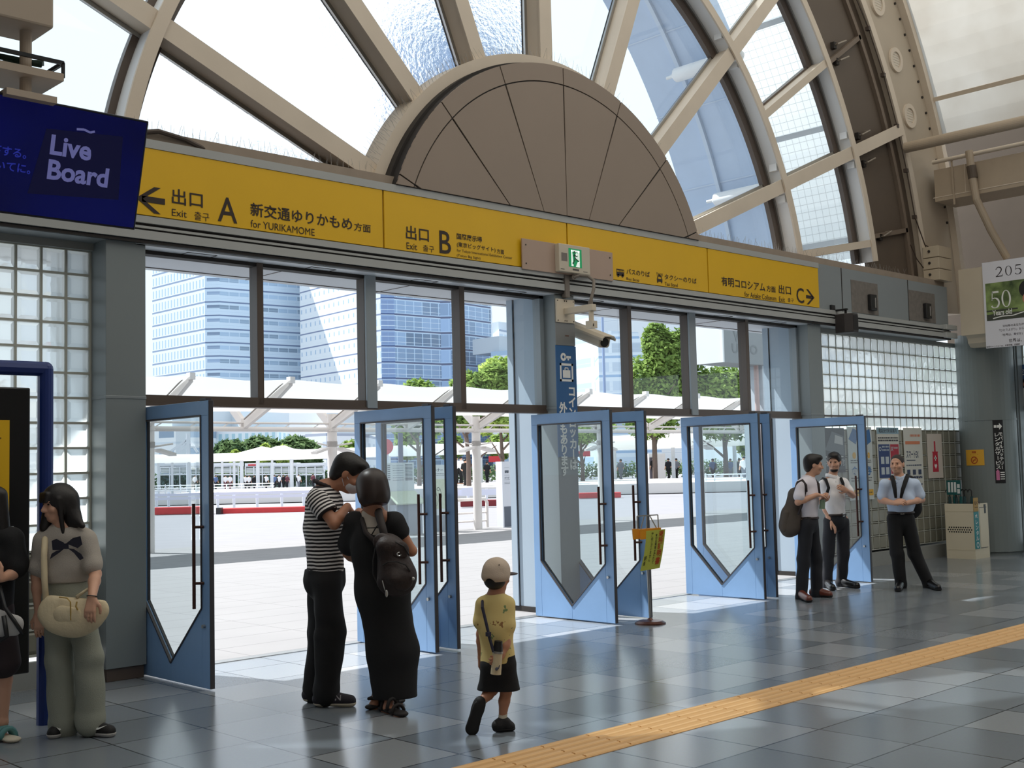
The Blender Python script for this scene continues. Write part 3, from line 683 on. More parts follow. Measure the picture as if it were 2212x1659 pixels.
Lt = front(-.33); Lt.rect(9.55, 9.65, 3.748, 3.768); Lt.rect(9.36, 9.42, 3.745, 3.752); Lt.rect(9.72, 9.79, 3.745, 3.752); obj('small_print', Lt, mat('print_grey', (86, 82, 78), .6), t)

# cable hose and security camera on the pillar
b = MB(); b.box(9.50, 9.57, -.26, -.2, 3.46, 3.70); b.cyl((9.60, -.30, 3.68), (9.60, -.25, 3.68), .03)
P = [(9.60, -.29, 3.68), (9.66, -.33, 3.70), (9.70, -.42, 3.685), (9.68, -.52, 3.62), (9.62, -.57, 3.52), (9.57, -.58, 3.42), (9.55, -.58, 3.36)]
b.tube(P, .018, 8); b.cyl((9.55, -.58, 3.385), (9.55, -.58, 3.335), .027)
tag(obj('cable_hose', b, mat('hose_grey', (120, 112, 104), .6), smooth=False), 'grey bent cable hose running down to the security camera arm', 'cable hose')
M_cream = mat('camera_cream', (214, 202, 182), .5, var=.04)
t = thing('security_camera', 'cream tube security camera hanging from an arm on the middle pillar', 'camera', (9.55, -.2, 3.18))
b = MB(); b.box(9.40, 9.69, -.212, -.192, 3.18, 3.44); b.m = 1
for x in (9.42, 9.53, 9.56, 9.67):
    for z in (3.2, 3.42): b.cyl((x, -.212, z), (x, -.215, z), .008, n=8)
obj('mounting_plate', b, [M_cream, M_dark], t, bevel=.002)
b = MB(); b.box(9.515, 9.585, -.63, -.212, 3.27, 3.34); obj('arm', b, M_cream, t, bevel=.006)
b = MB(); b.cyl((9.55, -.585, 3.27), (9.55, -.585, 3.16), .028); b.box(9.505, 9.595, -.63, -.54, 3.08, 3.16); b.m = 1
for z in (3.105, 3.12): b.cyl((9.53, -.632, z), (9.53, -.634, z), .008, n=8)
obj('swivel', b, [M_cream, M_dark], t, bevel=.006)
p0 = np.array(atd(1233, 708, 13.75)); p1 = np.array(atd(1306, 737, 13.15)); ax_ = (p1-p0)/np.linalg.norm(p1-p0); sd = np.cross(ax_, (0, 0, 1)); sd /= np.linalg.norm(sd); up = np.cross(sd, ax_); Lc = np.linalg.norm(p1-p0)/2; ctr = (p0+p1)/2
b = MB()
oc = [(-.075, -.05), (-.055, -.075), (.055, -.075), (.075, -.05), (.075, .03), (-.075, .03)]
b.prism([p0+sd*a+up*c for a, c in oc], ax_*2*Lc); obj('camera_body', b, M_cream, t, bevel=.008)
b = MB(); hd = [(-.09, .02), (-.09, .045), (-.06, .075), (.06, .075), (.09, .045), (.09, .02), (.08, .02), (.08, .04), (.055, .065), (-.055, .065), (-.08, .04), (-.08, .02)]
b.prism([p0-ax_*.04+sd*a+up*c for a, c in hd], ax_*(2*Lc+.12)); obj('sun_hood', b, M_cream, t)
b = MB(); b.cyl(p1-ax_*.01-up*.015, p1+ax_*.012-up*.015, .05, n=20); obj('lens_window', b, M_black, t)

# coin locker sign on the pillar
t = thing('coin_locker_sign', 'tall blue coin locker sign on the middle pillar below the camera', 'sign', (9.545, -.195, 1.7))
b = MB(); b.box(9.385, 9.705, -.199, -.19, 1.70, 2.925); obj('panel', b, mat('locker_blue', (34, 92, 146), .45), t)
Lt = front(-.199); bx = 9.545
Lt.rect(bx-.105, bx+.105, 2.53, 2.555); Lt.rect(bx-.105, bx+.105, 2.705, 2.73); Lt.rect(bx-.105, bx-.08, 2.53, 2.73); Lt.rect(bx+.08, bx+.105, 2.53, 2.73)
Lt.rect(bx-.06, bx+.06, 2.57, 2.655); Lt.stroke([(bx-.025, 2.65), (bx-.025, 2.68), (bx+.025, 2.68), (bx+.025, 2.65)], .012)
obj('case_symbol', Lt, M_inkw, t); Lt = front(-.199); Lt.disc(bx-.045, 2.80, .045, .018); Lt.rect(bx-.01, bx+.075, 2.786, 2.814); Lt.rect(bx+.02, bx+.045, 2.765, 2.79)
obj('key_symbol', Lt, M_inkw, t); Lt = front(-.199); Lt.column('コインロッカーは', bx+.075, 2.42, .115, .125, .035); obj('lettering', Lt, M_inkw, t); Lt = front(-.199); Lt.column('外にもあります', bx-.07, 2.24, .115, .125, .035)
obj('lettering', Lt, M_inkw, t)
t = thing('pillar_notice', 'small grey metal plate with a tiny brown label above the blue locker sign', 'plate', (9.545, -.195, 2.93))
b = MB(); b.box(9.39, 9.70, -.197, -.19, 2.93, 3.175); obj('plate', b, mat('plate_grey', (132, 134, 134), .4, metal=.3), t)
Lt = front(-.197); Lt.rect(9.54, 9.60, 3.03, 3.045); obj('tiny_label', Lt, mat('label_brown', (104, 74, 62), .6), t)

# speaker, vents
t = thing('speaker', 'black wall speaker on a bracket under the header, right of the yellow signs', 'speaker', (15.25, -.4, 3.4))
b = MB(); P = [(-.115, -.05), (-.07, -.16), (.07, -.16), (.115, -.05), (.09, .12), (-.09, .12)]
cx_, cy_ = 15.16, -.36
b.prism([(cx_+a, cy_+c, 3.39) for a, c in P], (0, 0, .27)); obj('cabinet', b, mat('speaker_black', (52, 47, 46), .6), t, bevel=.012)
b = MB(); b.quad((cx_-.065, cy_-.162, 3.42), (cx_+.065, cy_-.162, 3.42), (cx_+.065, cy_-.162, 3.63), (cx_-.065, cy_-.162, 3.63)); obj('grille', b, mat('speaker_grille', (30, 27, 26), .8, bump=.4, bscale=300), t)
b = MB(); b.box(15.10, 15.14, -.42, -.2, 3.71, 3.735); b.box(15.02, 15.12, -.23, -.2, 3.70, 3.80); b.cyl((15.14, -.38, 3.66), (15.14, -.38, 3.72), .018); obj('bracket', b, M_black, t)
M_vent = mat('vent_grime', (118, 112, 106), .85, var=.35, vscale=14)
for x0, x1, lb in ((15.62, 16.38, 'stained grey patch plate with black switch box, nearer the yellow sign'), (17.32, 18.18, 'stained grey patch plate with black switch box, near the right end of the header')):
    t = thing('switch_plate', lb, 'plate', ((x0+x1)/2, -.2, 3.74), 'stained patch plates on the grey header')
    b = MB(); b.box(x0, x1, -.206, -.2, 3.745, 4.22); obj('plate', b, M_vent, t)
    b = MB(); xm = x0+.45; b.box(xm, xm+.17, -.27, -.206, 3.80, 4.04); obj('switch_box', b, M_black, t, bevel=.012)
    b = MB(); b.box(xm+.10, xm+.125, -.275, -.27, 3.84, 3.99); obj('light_strip', b, mat('strip_grey', (150, 146, 142), .5), t)

# ---------------------------------------------------------------- screen hung from above, upper left
t = thing('display_screen', 'large dark blue advertising screen hanging in the upper left corner', 'screen', (2.45, -3.08, 2.98))
A = np.array([3.1, -3.0, 2.983]); U = np.array([1.0, 0, 0]); V = np.array([0, -.17, .585]); Hs = np.linalg.norm(V); V = V/Hs; Nn = np.cross(U, V)
Ws = 1.16; O_ = A-U*Ws
b = MB(); b.obox(O_+U*Ws/2+V*Hs/2-Nn*.03, U*Ws/2, V*Hs/2, Nn*.03); obj('casing', b, mat('screen_case', (8, 9, 26), .4), t, bevel=.006)
m, nt, N, L = nodes_mat('screen_picture')
o = N('ShaderNodeOutputMaterial'); pb = N('ShaderNodeBsdfPrincipled'); pb.inputs['Base Color'].default_value = (.002, .003, .02, 1); pb.inputs['Roughness'].default_value = .25
g = N('ShaderNodeNewGeometry'); nz = N('ShaderNodeTexNoise'); nz.inputs['Scale'].default_value = 2.2; L(g.outputs['Position'], nz.inputs['Vector'])
rp = N('ShaderNodeValToRGB'); rp.color_ramp.elements[0].color = (*lin((0, 0, 40)), 1); rp.color_ramp.elements[1].color = (*lin((2, 12, 112)), 1); L(nz.outputs['Fac'], rp.inputs[0]); L(rp.outputs[0], pb.inputs['Emission Color']); pb.inputs['Emission Strength'].default_value = .30; L(pb.outputs[0], o.inputs[0])
Lt = Letters(O_, U, V, .001); Lt.rect(.012, Ws-.012, .012, Hs-.012); obj('picture', Lt, m, t)
Lt = Letters(O_, U, V, .002); Lt.poly([(Ws-.62, .12), (Ws-.12, .155), (Ws-.14, .50), (Ws-.56, .47)]); obj('dark_logo_card', Lt, mat('card_navy', (3, 3, 28), .4, emit=((4, 5, 50), .4)), t)
Lt = Letters(O_, U, V, .003)
Lt.line('Live', Ws-.535, .345, .105, .03); obj('lettering', Lt, mat('screen_text', (96, 98, 150), .5, emit=((96, 98, 150), .45)), t); Lt = Letters(O_, U, V, .003); Lt.line('Board', Ws-.535, .215, .105, .03)
obj('lettering', Lt, mat('screen_text'), t); Lt = Letters(O_, U, V, .003); Lt.stroke([(Ws-.40, .495), (Ws-.36, .50), (Ws-.325, .49), (Ws-.30, .50)], .012)
obj('bird_mark', Lt, mat('screen_text'), t)
Lt = Letters(O_, U, V, .003); Lt.line('下する。', Ws-.83, .30, .045, .02, ref='口'); obj('side_text', Lt, mat('screen_text_blue', (30, 40, 140), .5, emit=((30, 40, 140), .45)), t); Lt = Letters(O_, U, V, .003); Lt.line('いてに。', Ws-.80, .225, .045, .02, ref='口'); obj('side_text', Lt, mat('screen_text_blue', (30, 40, 140), .5, emit=((30, 40, 140), .45)), t)
M_mount = mat('mount_beige', (176, 160, 142), .6)
b = MB(); b.cyl((2.435, -3.12, 3.55), (2.435, -3.12, 7.0), .03); b.box(2.30, 2.56, -3.22, -3.04, 3.55, 3.585); obj('hanging_pole', b, M_mount, t)
# tray and box on the same pole
t = thing('cable_tray', 'dark wire tray with beige rim on the pole above the screen', 'tray', (2.45, -3.1, 3.65))
b = MB(); b.obox((2.38, -3.05, 3.70), (.22, 0, 0), (0, .16, 0), (0, 0, .02)); b.m = 1
for x in (2.16, 2.60):
    for y in (-3.2, -2.9): b.bar((x, y, 3.70), (x, y, 3.78), .015, .015, up=(1, 0, 0))
b.bar((2.16, -3.2, 3.78), (2.60, -3.2, 3.78), .015, .02); b.bar((2.16, -2.9, 3.78), (2.60, -2.9, 3.78), .015, .02); b.bar((2.60, -3.2, 3.78), (2.60, -2.9, 3.78), .015, .02); b.bar((2.16, -3.2, 3.78), (2.16, -2.9, 3.78), .015, .02)
obj('tray', b, [M_mount, M_black], t)
b = MB(); b.tube([(2.25, -3.1, 3.73), (2.35, -2.98, 3.82), (2.5, -3.16, 3.76), (2.58, -3.0, 3.83), (2.3, -3.05, 3.75)], .018, 6); obj('coiled_cable', b, mat('cable_green', (40, 62, 54), .7), t)
b = MB(); b.box(2.0, 2.53, -3.25, -2.95, 3.935, 4.35)
tag(obj('pole_box', b, M_mount, bevel=.012), 'beige box at the top of the pole in the upper left corner', 'box')

# kiosk frame behind the waiting girls
t = thing('notice_kiosk', 'black notice kiosk in a blue tube frame with a yellow sheet', 'kiosk', (2.95, -1.2, 0))
M_navy = mat('frame_navy', (18, 44, 110), .4)
kx = 3.275; kz = 2.33
b = MB(); b.cyl((kx, -1.36, 0), (kx, -1.36, kz), .05); b.cyl((2.2, -1.36, 0), (2.2, -1.36, kz), .05); b.tube([(2.2, -1.36, kz), (kx, -1.36, kz)], .05); b.ball((kx, -1.36, kz), .05); b.ball((2.2, -1.36, kz), .05); obj('tube_frame', b, M_navy, t)
b = MB(); b.box(2.3, 3.16, -1.40, -1.32, .35, 2.2); obj('black_board', b, mat('board_black', (16, 16, 18), .35), t, bevel=.01)
b = MB(); b.box(2.3, 3.02, -1.412, -1.401, 1.36, 1.985); obj('yellow_sheet', b, M_yel, t)
Lt = front(-1.412); Lt.rect(2.80, 2.96, 1.86, 1.875); Lt.poly([(2.97, 1.868), (2.92, 1.895), (2.92, 1.84)])
for i, z in enumerate((1.80, 1.74, 1.68, 1.60, 1.54)): Lt.rect(2.6, 2.94-.03*(i % 3), z, z+.018)
obj('sheet_print', Lt, mat('sheet_brown', (120, 88, 20), .6), t)
b = MB(); b.box(2.35, 3.05, -1.412, -1.401, .95, 1.30); obj('white_sheet', b, mat('sheet_white', (210, 212, 214), .6), t)

# ---------------------------------------------------------------- delay notice stand by the doors
Dn = 12.05
q = lambda x, y, d=0.0: np.array(atd(x, y, Dn+d))
t = thing('notice_stand', 'chrome pole stand holding a yellow train delay notice beside the doors', 'notice stand', (9.415, -1.389, 0))
b = MB(); b.lathe((9.415, -1.389, 0), [(.155, 0), (.155, .012), (.12, .03), (.03, .042), (.012, .06)], 36); obj('base', b, mat('base_copper', (96, 58, 48), .3, metal=.5), t, smooth=False)
top = q(1397, 1170)
b = MB(); b.tube([(9.415, -1.389, .03), q(1400, 1250), top], .013, 10); obj('pole', b, M_steel, t)
b = MB(); a, c = q(1376, 1115), q(1421, 1112); d_, e = q(1378, 1165), q(1423, 1150); bb = .011
for p, r in ((a, c), (a, d_), (c, e), (q(1392, 1113), d_), (q(1403, 1113), e), (top, q(1397, 1113))): b.bar(p, r, bb, bb, up=(.6, .6, .1))
obj('top_frame', b, M_steel, t)
b = MB(); b.prism([q(1366, 1143, -.02), q(1381, 1143, -.02), q(1384, 1163, -.02), q(1368, 1166, -.02)], (.05, .05, 0)); b.prism([q(1382, 1144, -.06), q(1428, 1140, -.06), q(1428, 1160, -.06), q(1384, 1166, -.06)], (.08, .08, 0)); obj('sheet_box', b, mat('box_orange', (226, 148, 30), .5), t)
# the curved sheet
corners = [q(1382, 1156, -.14), q(1437, 1146, -.14), q(1437-6, 1190, -.10), q(1426, 1227, -.04), q(1383, 1234, -.04), q(1385, 1195, -.10)]
rows = [(q(1396, 1147, -.15), q(1437, 1143, -.15)), (q(1395, 1170, -.13), q(1435, 1166, -.13)), (q(1391, 1200, -.10), q(1431, 1195, -.10)), (q(1383, 1234, -.06), q(1425, 1227, -.06))]
b = MB(); vs = []
for l, r in rows: vs += [l, r]
b.add(vs+[v+np.array([.006, .006, 0]) for v in vs], [(2*i, 2*i+2, 2*i+3, 2*i+1) for i in range(3)]+[(8+2*i, 8+2*i+1, 8+2*i+3, 8+2*i+2) for i in range(3)])
obj('notice_sheet', b, mat('notice_yellow', (206, 208, 84), .5), t)
class RowLetters(Letters):
    def __init__(s, rows): s.v = []; s.f = []; s.mi = []; s.m = 0; s.rows = rows
    def P(s, u, v):
        k = min(max((1-v)*3, 0), 2.9999); i = int(k); f = k-i
        l = s.rows[i][0]*(1-f)+s.rows[i+1][0]*f; r = s.rows[i][1]*(1-f)+s.rows[i+1][1]*f
        return l+(r-l)*u-np.array([.004, .004, 0])
Lt = RowLetters(rows); Lt.column('遅延証明書', .80, .88, .175, .17, .02, wscale=1.5); obj('red_lettering', Lt, mat('notice_red', (196, 70, 30), .5), t)
Lt = RowLetters(rows); Lt.column('本日は電車が遅れて', .56, .84, .085, .085, .01, wscale=1.4); obj('black_lettering', Lt, M_ink, t); Lt = RowLetters(rows); Lt.column('申し訳ございません', .34, .90, .085, .085, .01, wscale=1.4); obj('black_lettering', Lt, M_ink, t); Lt = RowLetters(rows); Lt.column('駅長', .12, .26, .11, .10, .01, wscale=1.4); obj('black_lettering', Lt, M_ink, t)

# ---------------------------------------------------------------- right end: umbrella stand, posters, column signs
M_ivory = mat('ivory_steel', (222, 212, 188), .5, var=.03)
sx0, sx1, sy0, sy1, sz = 18.18, 18.68, -.67, -.2, .86
t = thing('umbrella_stand', 'ivory metal umbrella rental cabinet in front of the round column', 'umbrella stand', ((sx0+sx1)/2, (sy0+sy1)/2, 0))
b = MB(); b.box(sx0, sx1, sy0, sy1, 0, sz); b.m = 1; b.box(sx0+.03, sx1-.03, sy0+.03, sy1-.03, sz, sz+.002); b.m = 0
b.box(sx0-.003, sx0, sy0, sy1, .14, .145); b.box(sx0-.003, sx0, sy0, sy1, .74, .745)
b.m = 1
for r_, nn in ((0, 10), (1, 11), (2, 10)):
    for i in range(nn):
        y = (sy0+sy1)/2+.19-(i+(.5 if nn == 10 else 0))*.038; z = .49-.035*r_; b.cyl((sx0, y, z), (sx0-.0015, y, z), .0125, n=10)
b.box(sx0+.2, sx1-.05, sy0-.002, sy0, .16, .80)
obj('cabinet', b, [M_ivory, M_black, ], t)
b = MB(); b.box(sx0+.2, sx1-.05, sy0-.004, sy0-.002, .17, .79); obj('side_panel', b, M_ivory, t)
b = MB(); b.box(sx0-.006, sx0+.16, sy0-.008, sy0-.003, .16, .78); obj('teal_strip', b, mat('teal', (22, 132, 138), .5), t)
Lt = Letters((sx0, sy0-.008, 0), XX, ZZ, .002); Lt.column('傘レンタル', .08, .66, .085, .08, .02, wscale=1.3); Lt.disc(.08, .22, .045, .03); obj('strip_lettering', Lt, M_inkw, t)
b = MB(); b.box(sx0-.012, sx0+.14, sy0-.016, sy0-.008, .74, .955); obj('tan_tag', b, mat('tag_tan', (176, 142, 78), .6), t)
Lt = Letters((sx0, sy0-.016, 0), XX, ZZ, .002); Lt.line('らくら', .0, .85, .06, .03, ref='ら'); Lt.rect(.01, .12, .80, .81); obj('tag_lettering', Lt, mat('tag_ink', (70, 40, 16), .6), t)
b = MB(); b.box(sx0+.36, sx0+.42, sy0-.006, sy0, .70, .84); obj('coin_slot', b, M_black, t)
random.seed(4)
def umbrella(x, y, label, col, tilt=0.0, hook=1):
    t = thing('umbrella', label, 'umbrella', (x, y, .82), 'umbrellas in the rental cabinet')
    b = MB(); b.tube([(x, y, .60), (x+tilt*.3, y, .80), (x+tilt, y, .97)], [.012, .028, .022], 8); obj('folded_canopy', b, col, t, smooth=True)
    b = MB(); b.tube([(x+tilt, y, .95), (x+tilt, y, 1.05)]+[(x+tilt, y-hook*(.03-.03*math.cos(a)), 1.05+.03*math.sin(a)) for a in np.linspace(.3, 3.6, 8)], .009, 8); obj('hook_handle', b, M_black, t)
M_teal2 = mat('umbrella_teal', (10, 84, 84), .7); M_tealdark = mat('umbrella_dark', (8, 48, 52), .7)
for i, y in enumerate((-.24, -.29, -.34, -.39)):
    umbrella(18.30+.05*(i % 2), y, 'folded teal umbrella in the cabinet, %s of the bunch behind the price card' % ('first', 'second', 'third', 'fourth')[i], M_teal2 if i % 2 else M_tealdark, .01*(i-1.5), 1 if i else -1)
umbrella(18.34, -.46, 'dark umbrella with a black hook handle just right of the price card', M_tealdark, 0, 1)
umbrella(18.34, -.58, 'lone dark umbrella with black hook handle at the right of the cabinet', M_tealdark, 0, -1)
t = thing('price_card', 'small white and teal card standing among the umbrellas', 'card', (18.27, -.31, .86))
b = MB(); b.box(18.26, 18.27, -.44, -.21, 1.0, 1.23); b.cyl((18.275, -.32, .86), (18.275, -.32, 1.02), .008); obj('board', b, M_teal2, t)
Lt = Letters((18.26, 0, 0), (0, -1, 0), ZZ, .002)
for i, u in enumerate((.235, .285, .335)): Lt.rect(u, u+.035, 1.04, 1.20)
Lt.rect(.385, .43, 1.02, 1.09); Lt.rect(.385, .43, 1.11, 1.17); obj('white_print', Lt, mat('card_white', (214, 220, 220), .6), t)

# column signs follow the round column
CXc, CYc, CR = 19.38, -.42, .445
def col_at(px, py):
    v = ray(px, py); o_ = CAM-np.array([CXc, CYc, 0]); a = v[0]**2+v[1]**2; b2 = o_[0]*v[0]+o_[1]*v[1]; c = o_[0]**2+o_[1]**2-CR**2
    tt = (-b2-math.sqrt(max(0, b2*b2-a*c)))/a; p = o_+v*tt
    return (math.degrees(math.atan2(p[1], p[0])) % 360, p[2])
class ColLetters(Letters):
    def __init__(s, lift): s.v = []; s.f = []; s.mi = []; s.m = 0; s.l = lift
    def P(s, u, v):
        a = u/CR; return (CXc+(CR+s.l)*math.cos(a), CYc+(CR+s.l)*math.sin(a), v)
    def patch(s, u0, u1, v0, v1, n=10):
        for i in range(n): s.rect(u0+(u1-u0)*i/n, u0+(u1-u0)*(i+1)/n, v0, v1)
        return s
rd = math.radians
(a0, zt), (a1, zb) = col_at(2087, 977), col_at(2127, 1005)
t = thing('no_smoking_sign', 'small yellow no smoking sign on the round grey column', 'sign', (18.97, -.6, zb))
u0, u1 = rd(a0)*CR, rd(a1)*CR; zt = zb+.255
Lt = ColLetters(.004); Lt.patch(u0, u1, zb, zt); obj('plate', Lt, mat('plate_yellow', (224, 170, 54), .5), t)
Lt = ColLetters(.006); um = (u0+u1)/2; Lt.disc(um, zb+.085, .06, .045); Lt.stroke([(um-.04, zb+.045), (um+.04, zb+.125)], .012); Lt.rect(um-.03, um+.03, zb+.08, zb+.092); Lt.line('禁煙', um, zt-.055, .035, .02, centre=True, ref='禁'); Lt.rect(um-.07, um+.07, zt-.085, zt-.08); obj('print', Lt, mat('sign_red', (170, 62, 28), .6), t)
(a0, zt), (a1, zb) = col_at(2143, 899), col_at(2172, 1031)
t = thing('battery_rental_sign', 'tall black sign with white arrow on the round grey column', 'sign', (19.2, -.8, zb))
u0, u1 = rd(a0)*CR, rd(a1)*CR; zt = 2.19; zb = zt-1.03
Lt = ColLetters(.004); Lt.patch(u0, u1, zb, zt); obj('plate', Lt, mat('sign_black', (20, 19, 22), .5), t)
w = u1-u0
Lt = ColLetters(.006); Lt.rect(u0+.1*w, u0+.62*w, zt-.135, zt-.095); Lt.poly([(u0+.6*w, zt-.17), (u0+.9*w, zt-.115), (u0+.6*w, zt-.06)])
Lt.column('モバイルバッテリー', u0+.70*w, zt-.24, .067, .065, .02, wscale=1.2); Lt.column('レンタルサービス', u0+.34*w, zt-.25, .075, .07, .02, wscale=1.2)
for i in range(4): Lt.rect(u0+.5*w, u0+.92*w, zb+.06+.035*i, zb+.075+.035*i)
obj('lettering', Lt, M_inkw, t)
Lt = ColLetters(.006); Lt.rect(u0+.1*w, u0+.42*w, zb+.05, zb+.20); Lt.rect(u0+.18*w, u0+.34*w, zb+.20, zb+.22); obj('pink_mark', Lt, mat('pink', (206, 120, 160), .6), t)

# posters hung on the glass blocks
PY = .05
def poster(name, label, pts, paper):
    (x0, z1), (x1, z0) = sg(*pts[0], PY), sg(*pts[1], PY)
    t = thing(name, label, 'poster', ((x0+x1)/2, PY, z0), 'posters hung on the glass block wall')
    b = MB(); b.box(x0, x1, PY, PY+.008, z0, z1); obj('sheet', b, paper, t); return t, x0, x1, z0, z1
def bars(Lt, u0, u1, vs, h, seed=1):
    rn = random.Random(seed)
    for v in vs:
        u = u0
        while u < u1:
            k = rn.uniform(.02, .07)*(u1-u0)*2; Lt.rect(u, min(u+k, u1), v, v+h); u += k+.012
M_paper = mat('poster_paper', (214, 214, 206), .7, var=.03); M_pink = mat('soft_pink', (214, 190, 186), .6)
t, x0, x1, z0, z1 = poster('poster', 'dark poster with a coach photograph seen through the right door glass', ((1776, 924), (1827, 1020)), mat('poster_dark', (44, 46, 50), .5))
w = x1-x0; h = z1-z0
Lt = front(PY); Lt.poly([(x0+.05, z1-.32), (x1-.03, z1-.40), (x1-.03, z1-.12), (x0+.25, z1-.05)]); obj('coach_picture', Lt, mat('coach_grey', (92, 96, 102), .4), t)
Lt = front(PY, .003); Lt.poly([(x0+.30, z1-.22), (x1-.05, z1-.25), (x1-.05, z1-.14), (x0+.33, z1-.10)]); Lt.fit('V会社の貸切スタジオ!', x0+.03, x1-.02, z1-.56, z1-.44, .02); bars(Lt, x0+.04, x1-.05, (z0+.12, z0+.17, z0+.22), .02, 3); obj('white_print', Lt, mat('soft_white', (200, 202, 204), .6), t)
t, x0, x1, z0, z1 = poster('poster', 'long pale poster with blue pictures and a yellow foot, left of the opening hours poster', ((1830, 922), (1889, 1078)), mat('poster_pale', (206, 214, 214), .7, var=.05))
Lt = front(PY); Lt.poly([(x0+.02, z1-.18), (x0+.22, z1-.26), (x0+.30, z1-.06), (x0+.15, z1-.02)]); Lt.poly([(x1-.22, z1-.30), (x1-.03, z1-.22), (x1-.06, z1-.03), (x1-.2, z1-.06)]); Lt.fit('食事券', x0+.06, x1-.04, z0+.36, z0+.50, .03); obj('blue_print', Lt, mat('poster_blue', (56, 110, 168), .6), t)
Lt = front(PY); Lt.disc(x0+.16, z0+.66, .05); Lt.disc(x0+.34, z0+.70, .05); Lt.line('50', x1-.2, z0+.62, .09, .05); Lt.rect(x0+.1, x1-.02, z0+.06, z0+.15); obj('yellow_print', Lt, mat('poster_orange', (226, 176, 60), .6), t)
Lt = front(PY, .003); bars(Lt, x0+.05, x1-.05, (z0+.1, z0+.28, z0+.32, z0+.55, z0+.58), .012, 5); obj('dark_print', Lt, mat('print_dark', (60, 62, 68), .6), t)
t, x0, x1, z0, z1 = poster('poster', 'poster with one blue and one red column under a pale blue heading', ((1893, 923), (1946, 1045)), M_paper)
Lt = front(PY); Lt.rect(x0, x1, z1-.10, z1); obj('heading_band', Lt, mat('band_blue', (150, 182, 198), .6), t)
Lt = front(PY, .003); Lt.fit('電話受付利用案内', x0+.06, x1-.06, z1-.085, z1-.015, .01); bars(Lt, x0+.03, x1-.03, (z1-.17, z1-.21), .02, 7); obj('dark_print', Lt, mat('print_dark'), t)
Lt = front(PY); Lt.rect(x0+.03, x0+.37, z0+.10, z1-.26); obj('blue_column', Lt, mat('column_blue', (44, 66, 120), .6), t)
Lt = front(PY); Lt.rect(x0+.39, x1-.02, z0+.16, z1-.26); obj('red_column', Lt, mat('column_red', (178, 46, 66), .6), t)
Lt = front(PY, .003); Lt.disc(x0+.08, z1-.33, .035, .022); Lt.stroke([(x0+.41, z1-.365), (x0+.47, z1-.295)], .014); Lt.stroke([(x0+.41, z1-.295), (x0+.47, z1-.365)], .014); bars(Lt, x0+.14, x0+.35, (z1-.31, z1-.36), .025, 2); bars(Lt, x0+.49, x1-.04, (z1-.33,), .03, 3); obj('pale_print', Lt, mat('print_pale', (198, 208, 214), .6), t)
for i in range(2):
    for k in range(2): Lt = front(PY, .003); Lt.rect(x0+.09+.14*k, x0+.19+.14*k, z1-.56-.16*i, z1-.45-.16*i); obj('small_picture', Lt, mat('print_pale'), t)
t, x0, x1, z0, z1 = poster('poster', 'white poster with orange lines above a big dark blue heading', ((1951, 924), (1997, 1060)), M_paper)
Lt = front(PY); bars(Lt, x0+.2, x1-.06, (z1-.14,), .035, 3); Lt.rect(x0+.04, x1-.08, z1-.26, z1-.21); obj('orange_lines', Lt, mat('line_orange', (214, 130, 92), .6), t)
Lt = front(PY); Lt.fit('スマートEX', x0+.06, x1-.14, z1-.48, z1-.36, .02); Lt.rect(x0+.06, x1-.25, z1-.52, z1-.505); bars(Lt, x0+.05, x1-.05, (z1-.60, z1-.80, z0+.22, z0+.10), .018, 4)
for k in range(3): Lt.rect(x0+.06+.18*k, x0+.16+.18*k, z1-.74, z1-.66)
obj('dark_print', Lt, mat('print_navy', (52, 64, 92), .6), t)
t, x0, x1, z0, z1 = poster('poster', 'white cloth poster with a red tag showing a cross and a heart', ((2002, 937), (2038, 1032)), mat('poster_cloth', (206, 196, 186), .8, var=.05))
xm = (x0+x1)/2
Lt = front(PY); Lt.poly([(xm-.10, z0+.10), (xm+.10, z0+.10), (xm+.085, z0+.40), (xm+.10, z0+.43), (xm-.10, z0+.43), (xm-.085, z0+.40)]); Lt.rect(xm-.03, xm+.02, z0+.43, z1-.12); obj('red_tag', Lt, mat('tag_red', (190, 44, 66), .5), t)
Lt = front(PY, .003); Lt.rect(xm-.045, xm+.045, z0+.31, z0+.335); Lt.rect(xm-.012, xm+.012, z0+.28, z0+.365); Lt.poly([(xm, z0+.15), (xm+.045, z0+.20), (xm+.03, z0+.235), (xm, z0+.215), (xm-.03, z0+.235), (xm-.045, z0+.20)]); obj('cross_and_heart', Lt, M_inkw, t)

# ---------------------------------------------------------------- big poster box at the right edge
BX = 18.6
t = thing('poster_box', 'big cream box with the 2050 poster at the right edge of the hall', 'billboard', (BX, -1.0, 3.2))
b = MB(); b.box(BX, BX+.35, -3.2, -.42, 3.55, 4.62); P = [(BX+.02, 3.55), (BX+.08, 3.50), (BX+.10, 3.42), (BX+.18, 3.36), (BX+.40, 3.36), (BX+.40, 3.55)]
b.prism([(a, -3.2, c) for a, c in P], (0, 2.72, 0)); obj('box', b, mat('box_cream', (196, 184, 164), .6, var=.08, vscale=2), t)
py = lambda x, y: (lambda p: (-p[1], p[2]))(at(x, y, X=BX-.02))
(u0, v1), (ub, v0) = py(2121, 571), py(2128, 753)
b = MB(); b.box(BX-.02, BX-.001, -2.6, -u0, v0, v1+.02); obj('poster_sheet', b, mat('poster_white', (222, 222, 230), .6), t)
side = lambda lift=.002: Letters((BX-.02, 0, 0), (0, -1, 0), ZZ, lift)
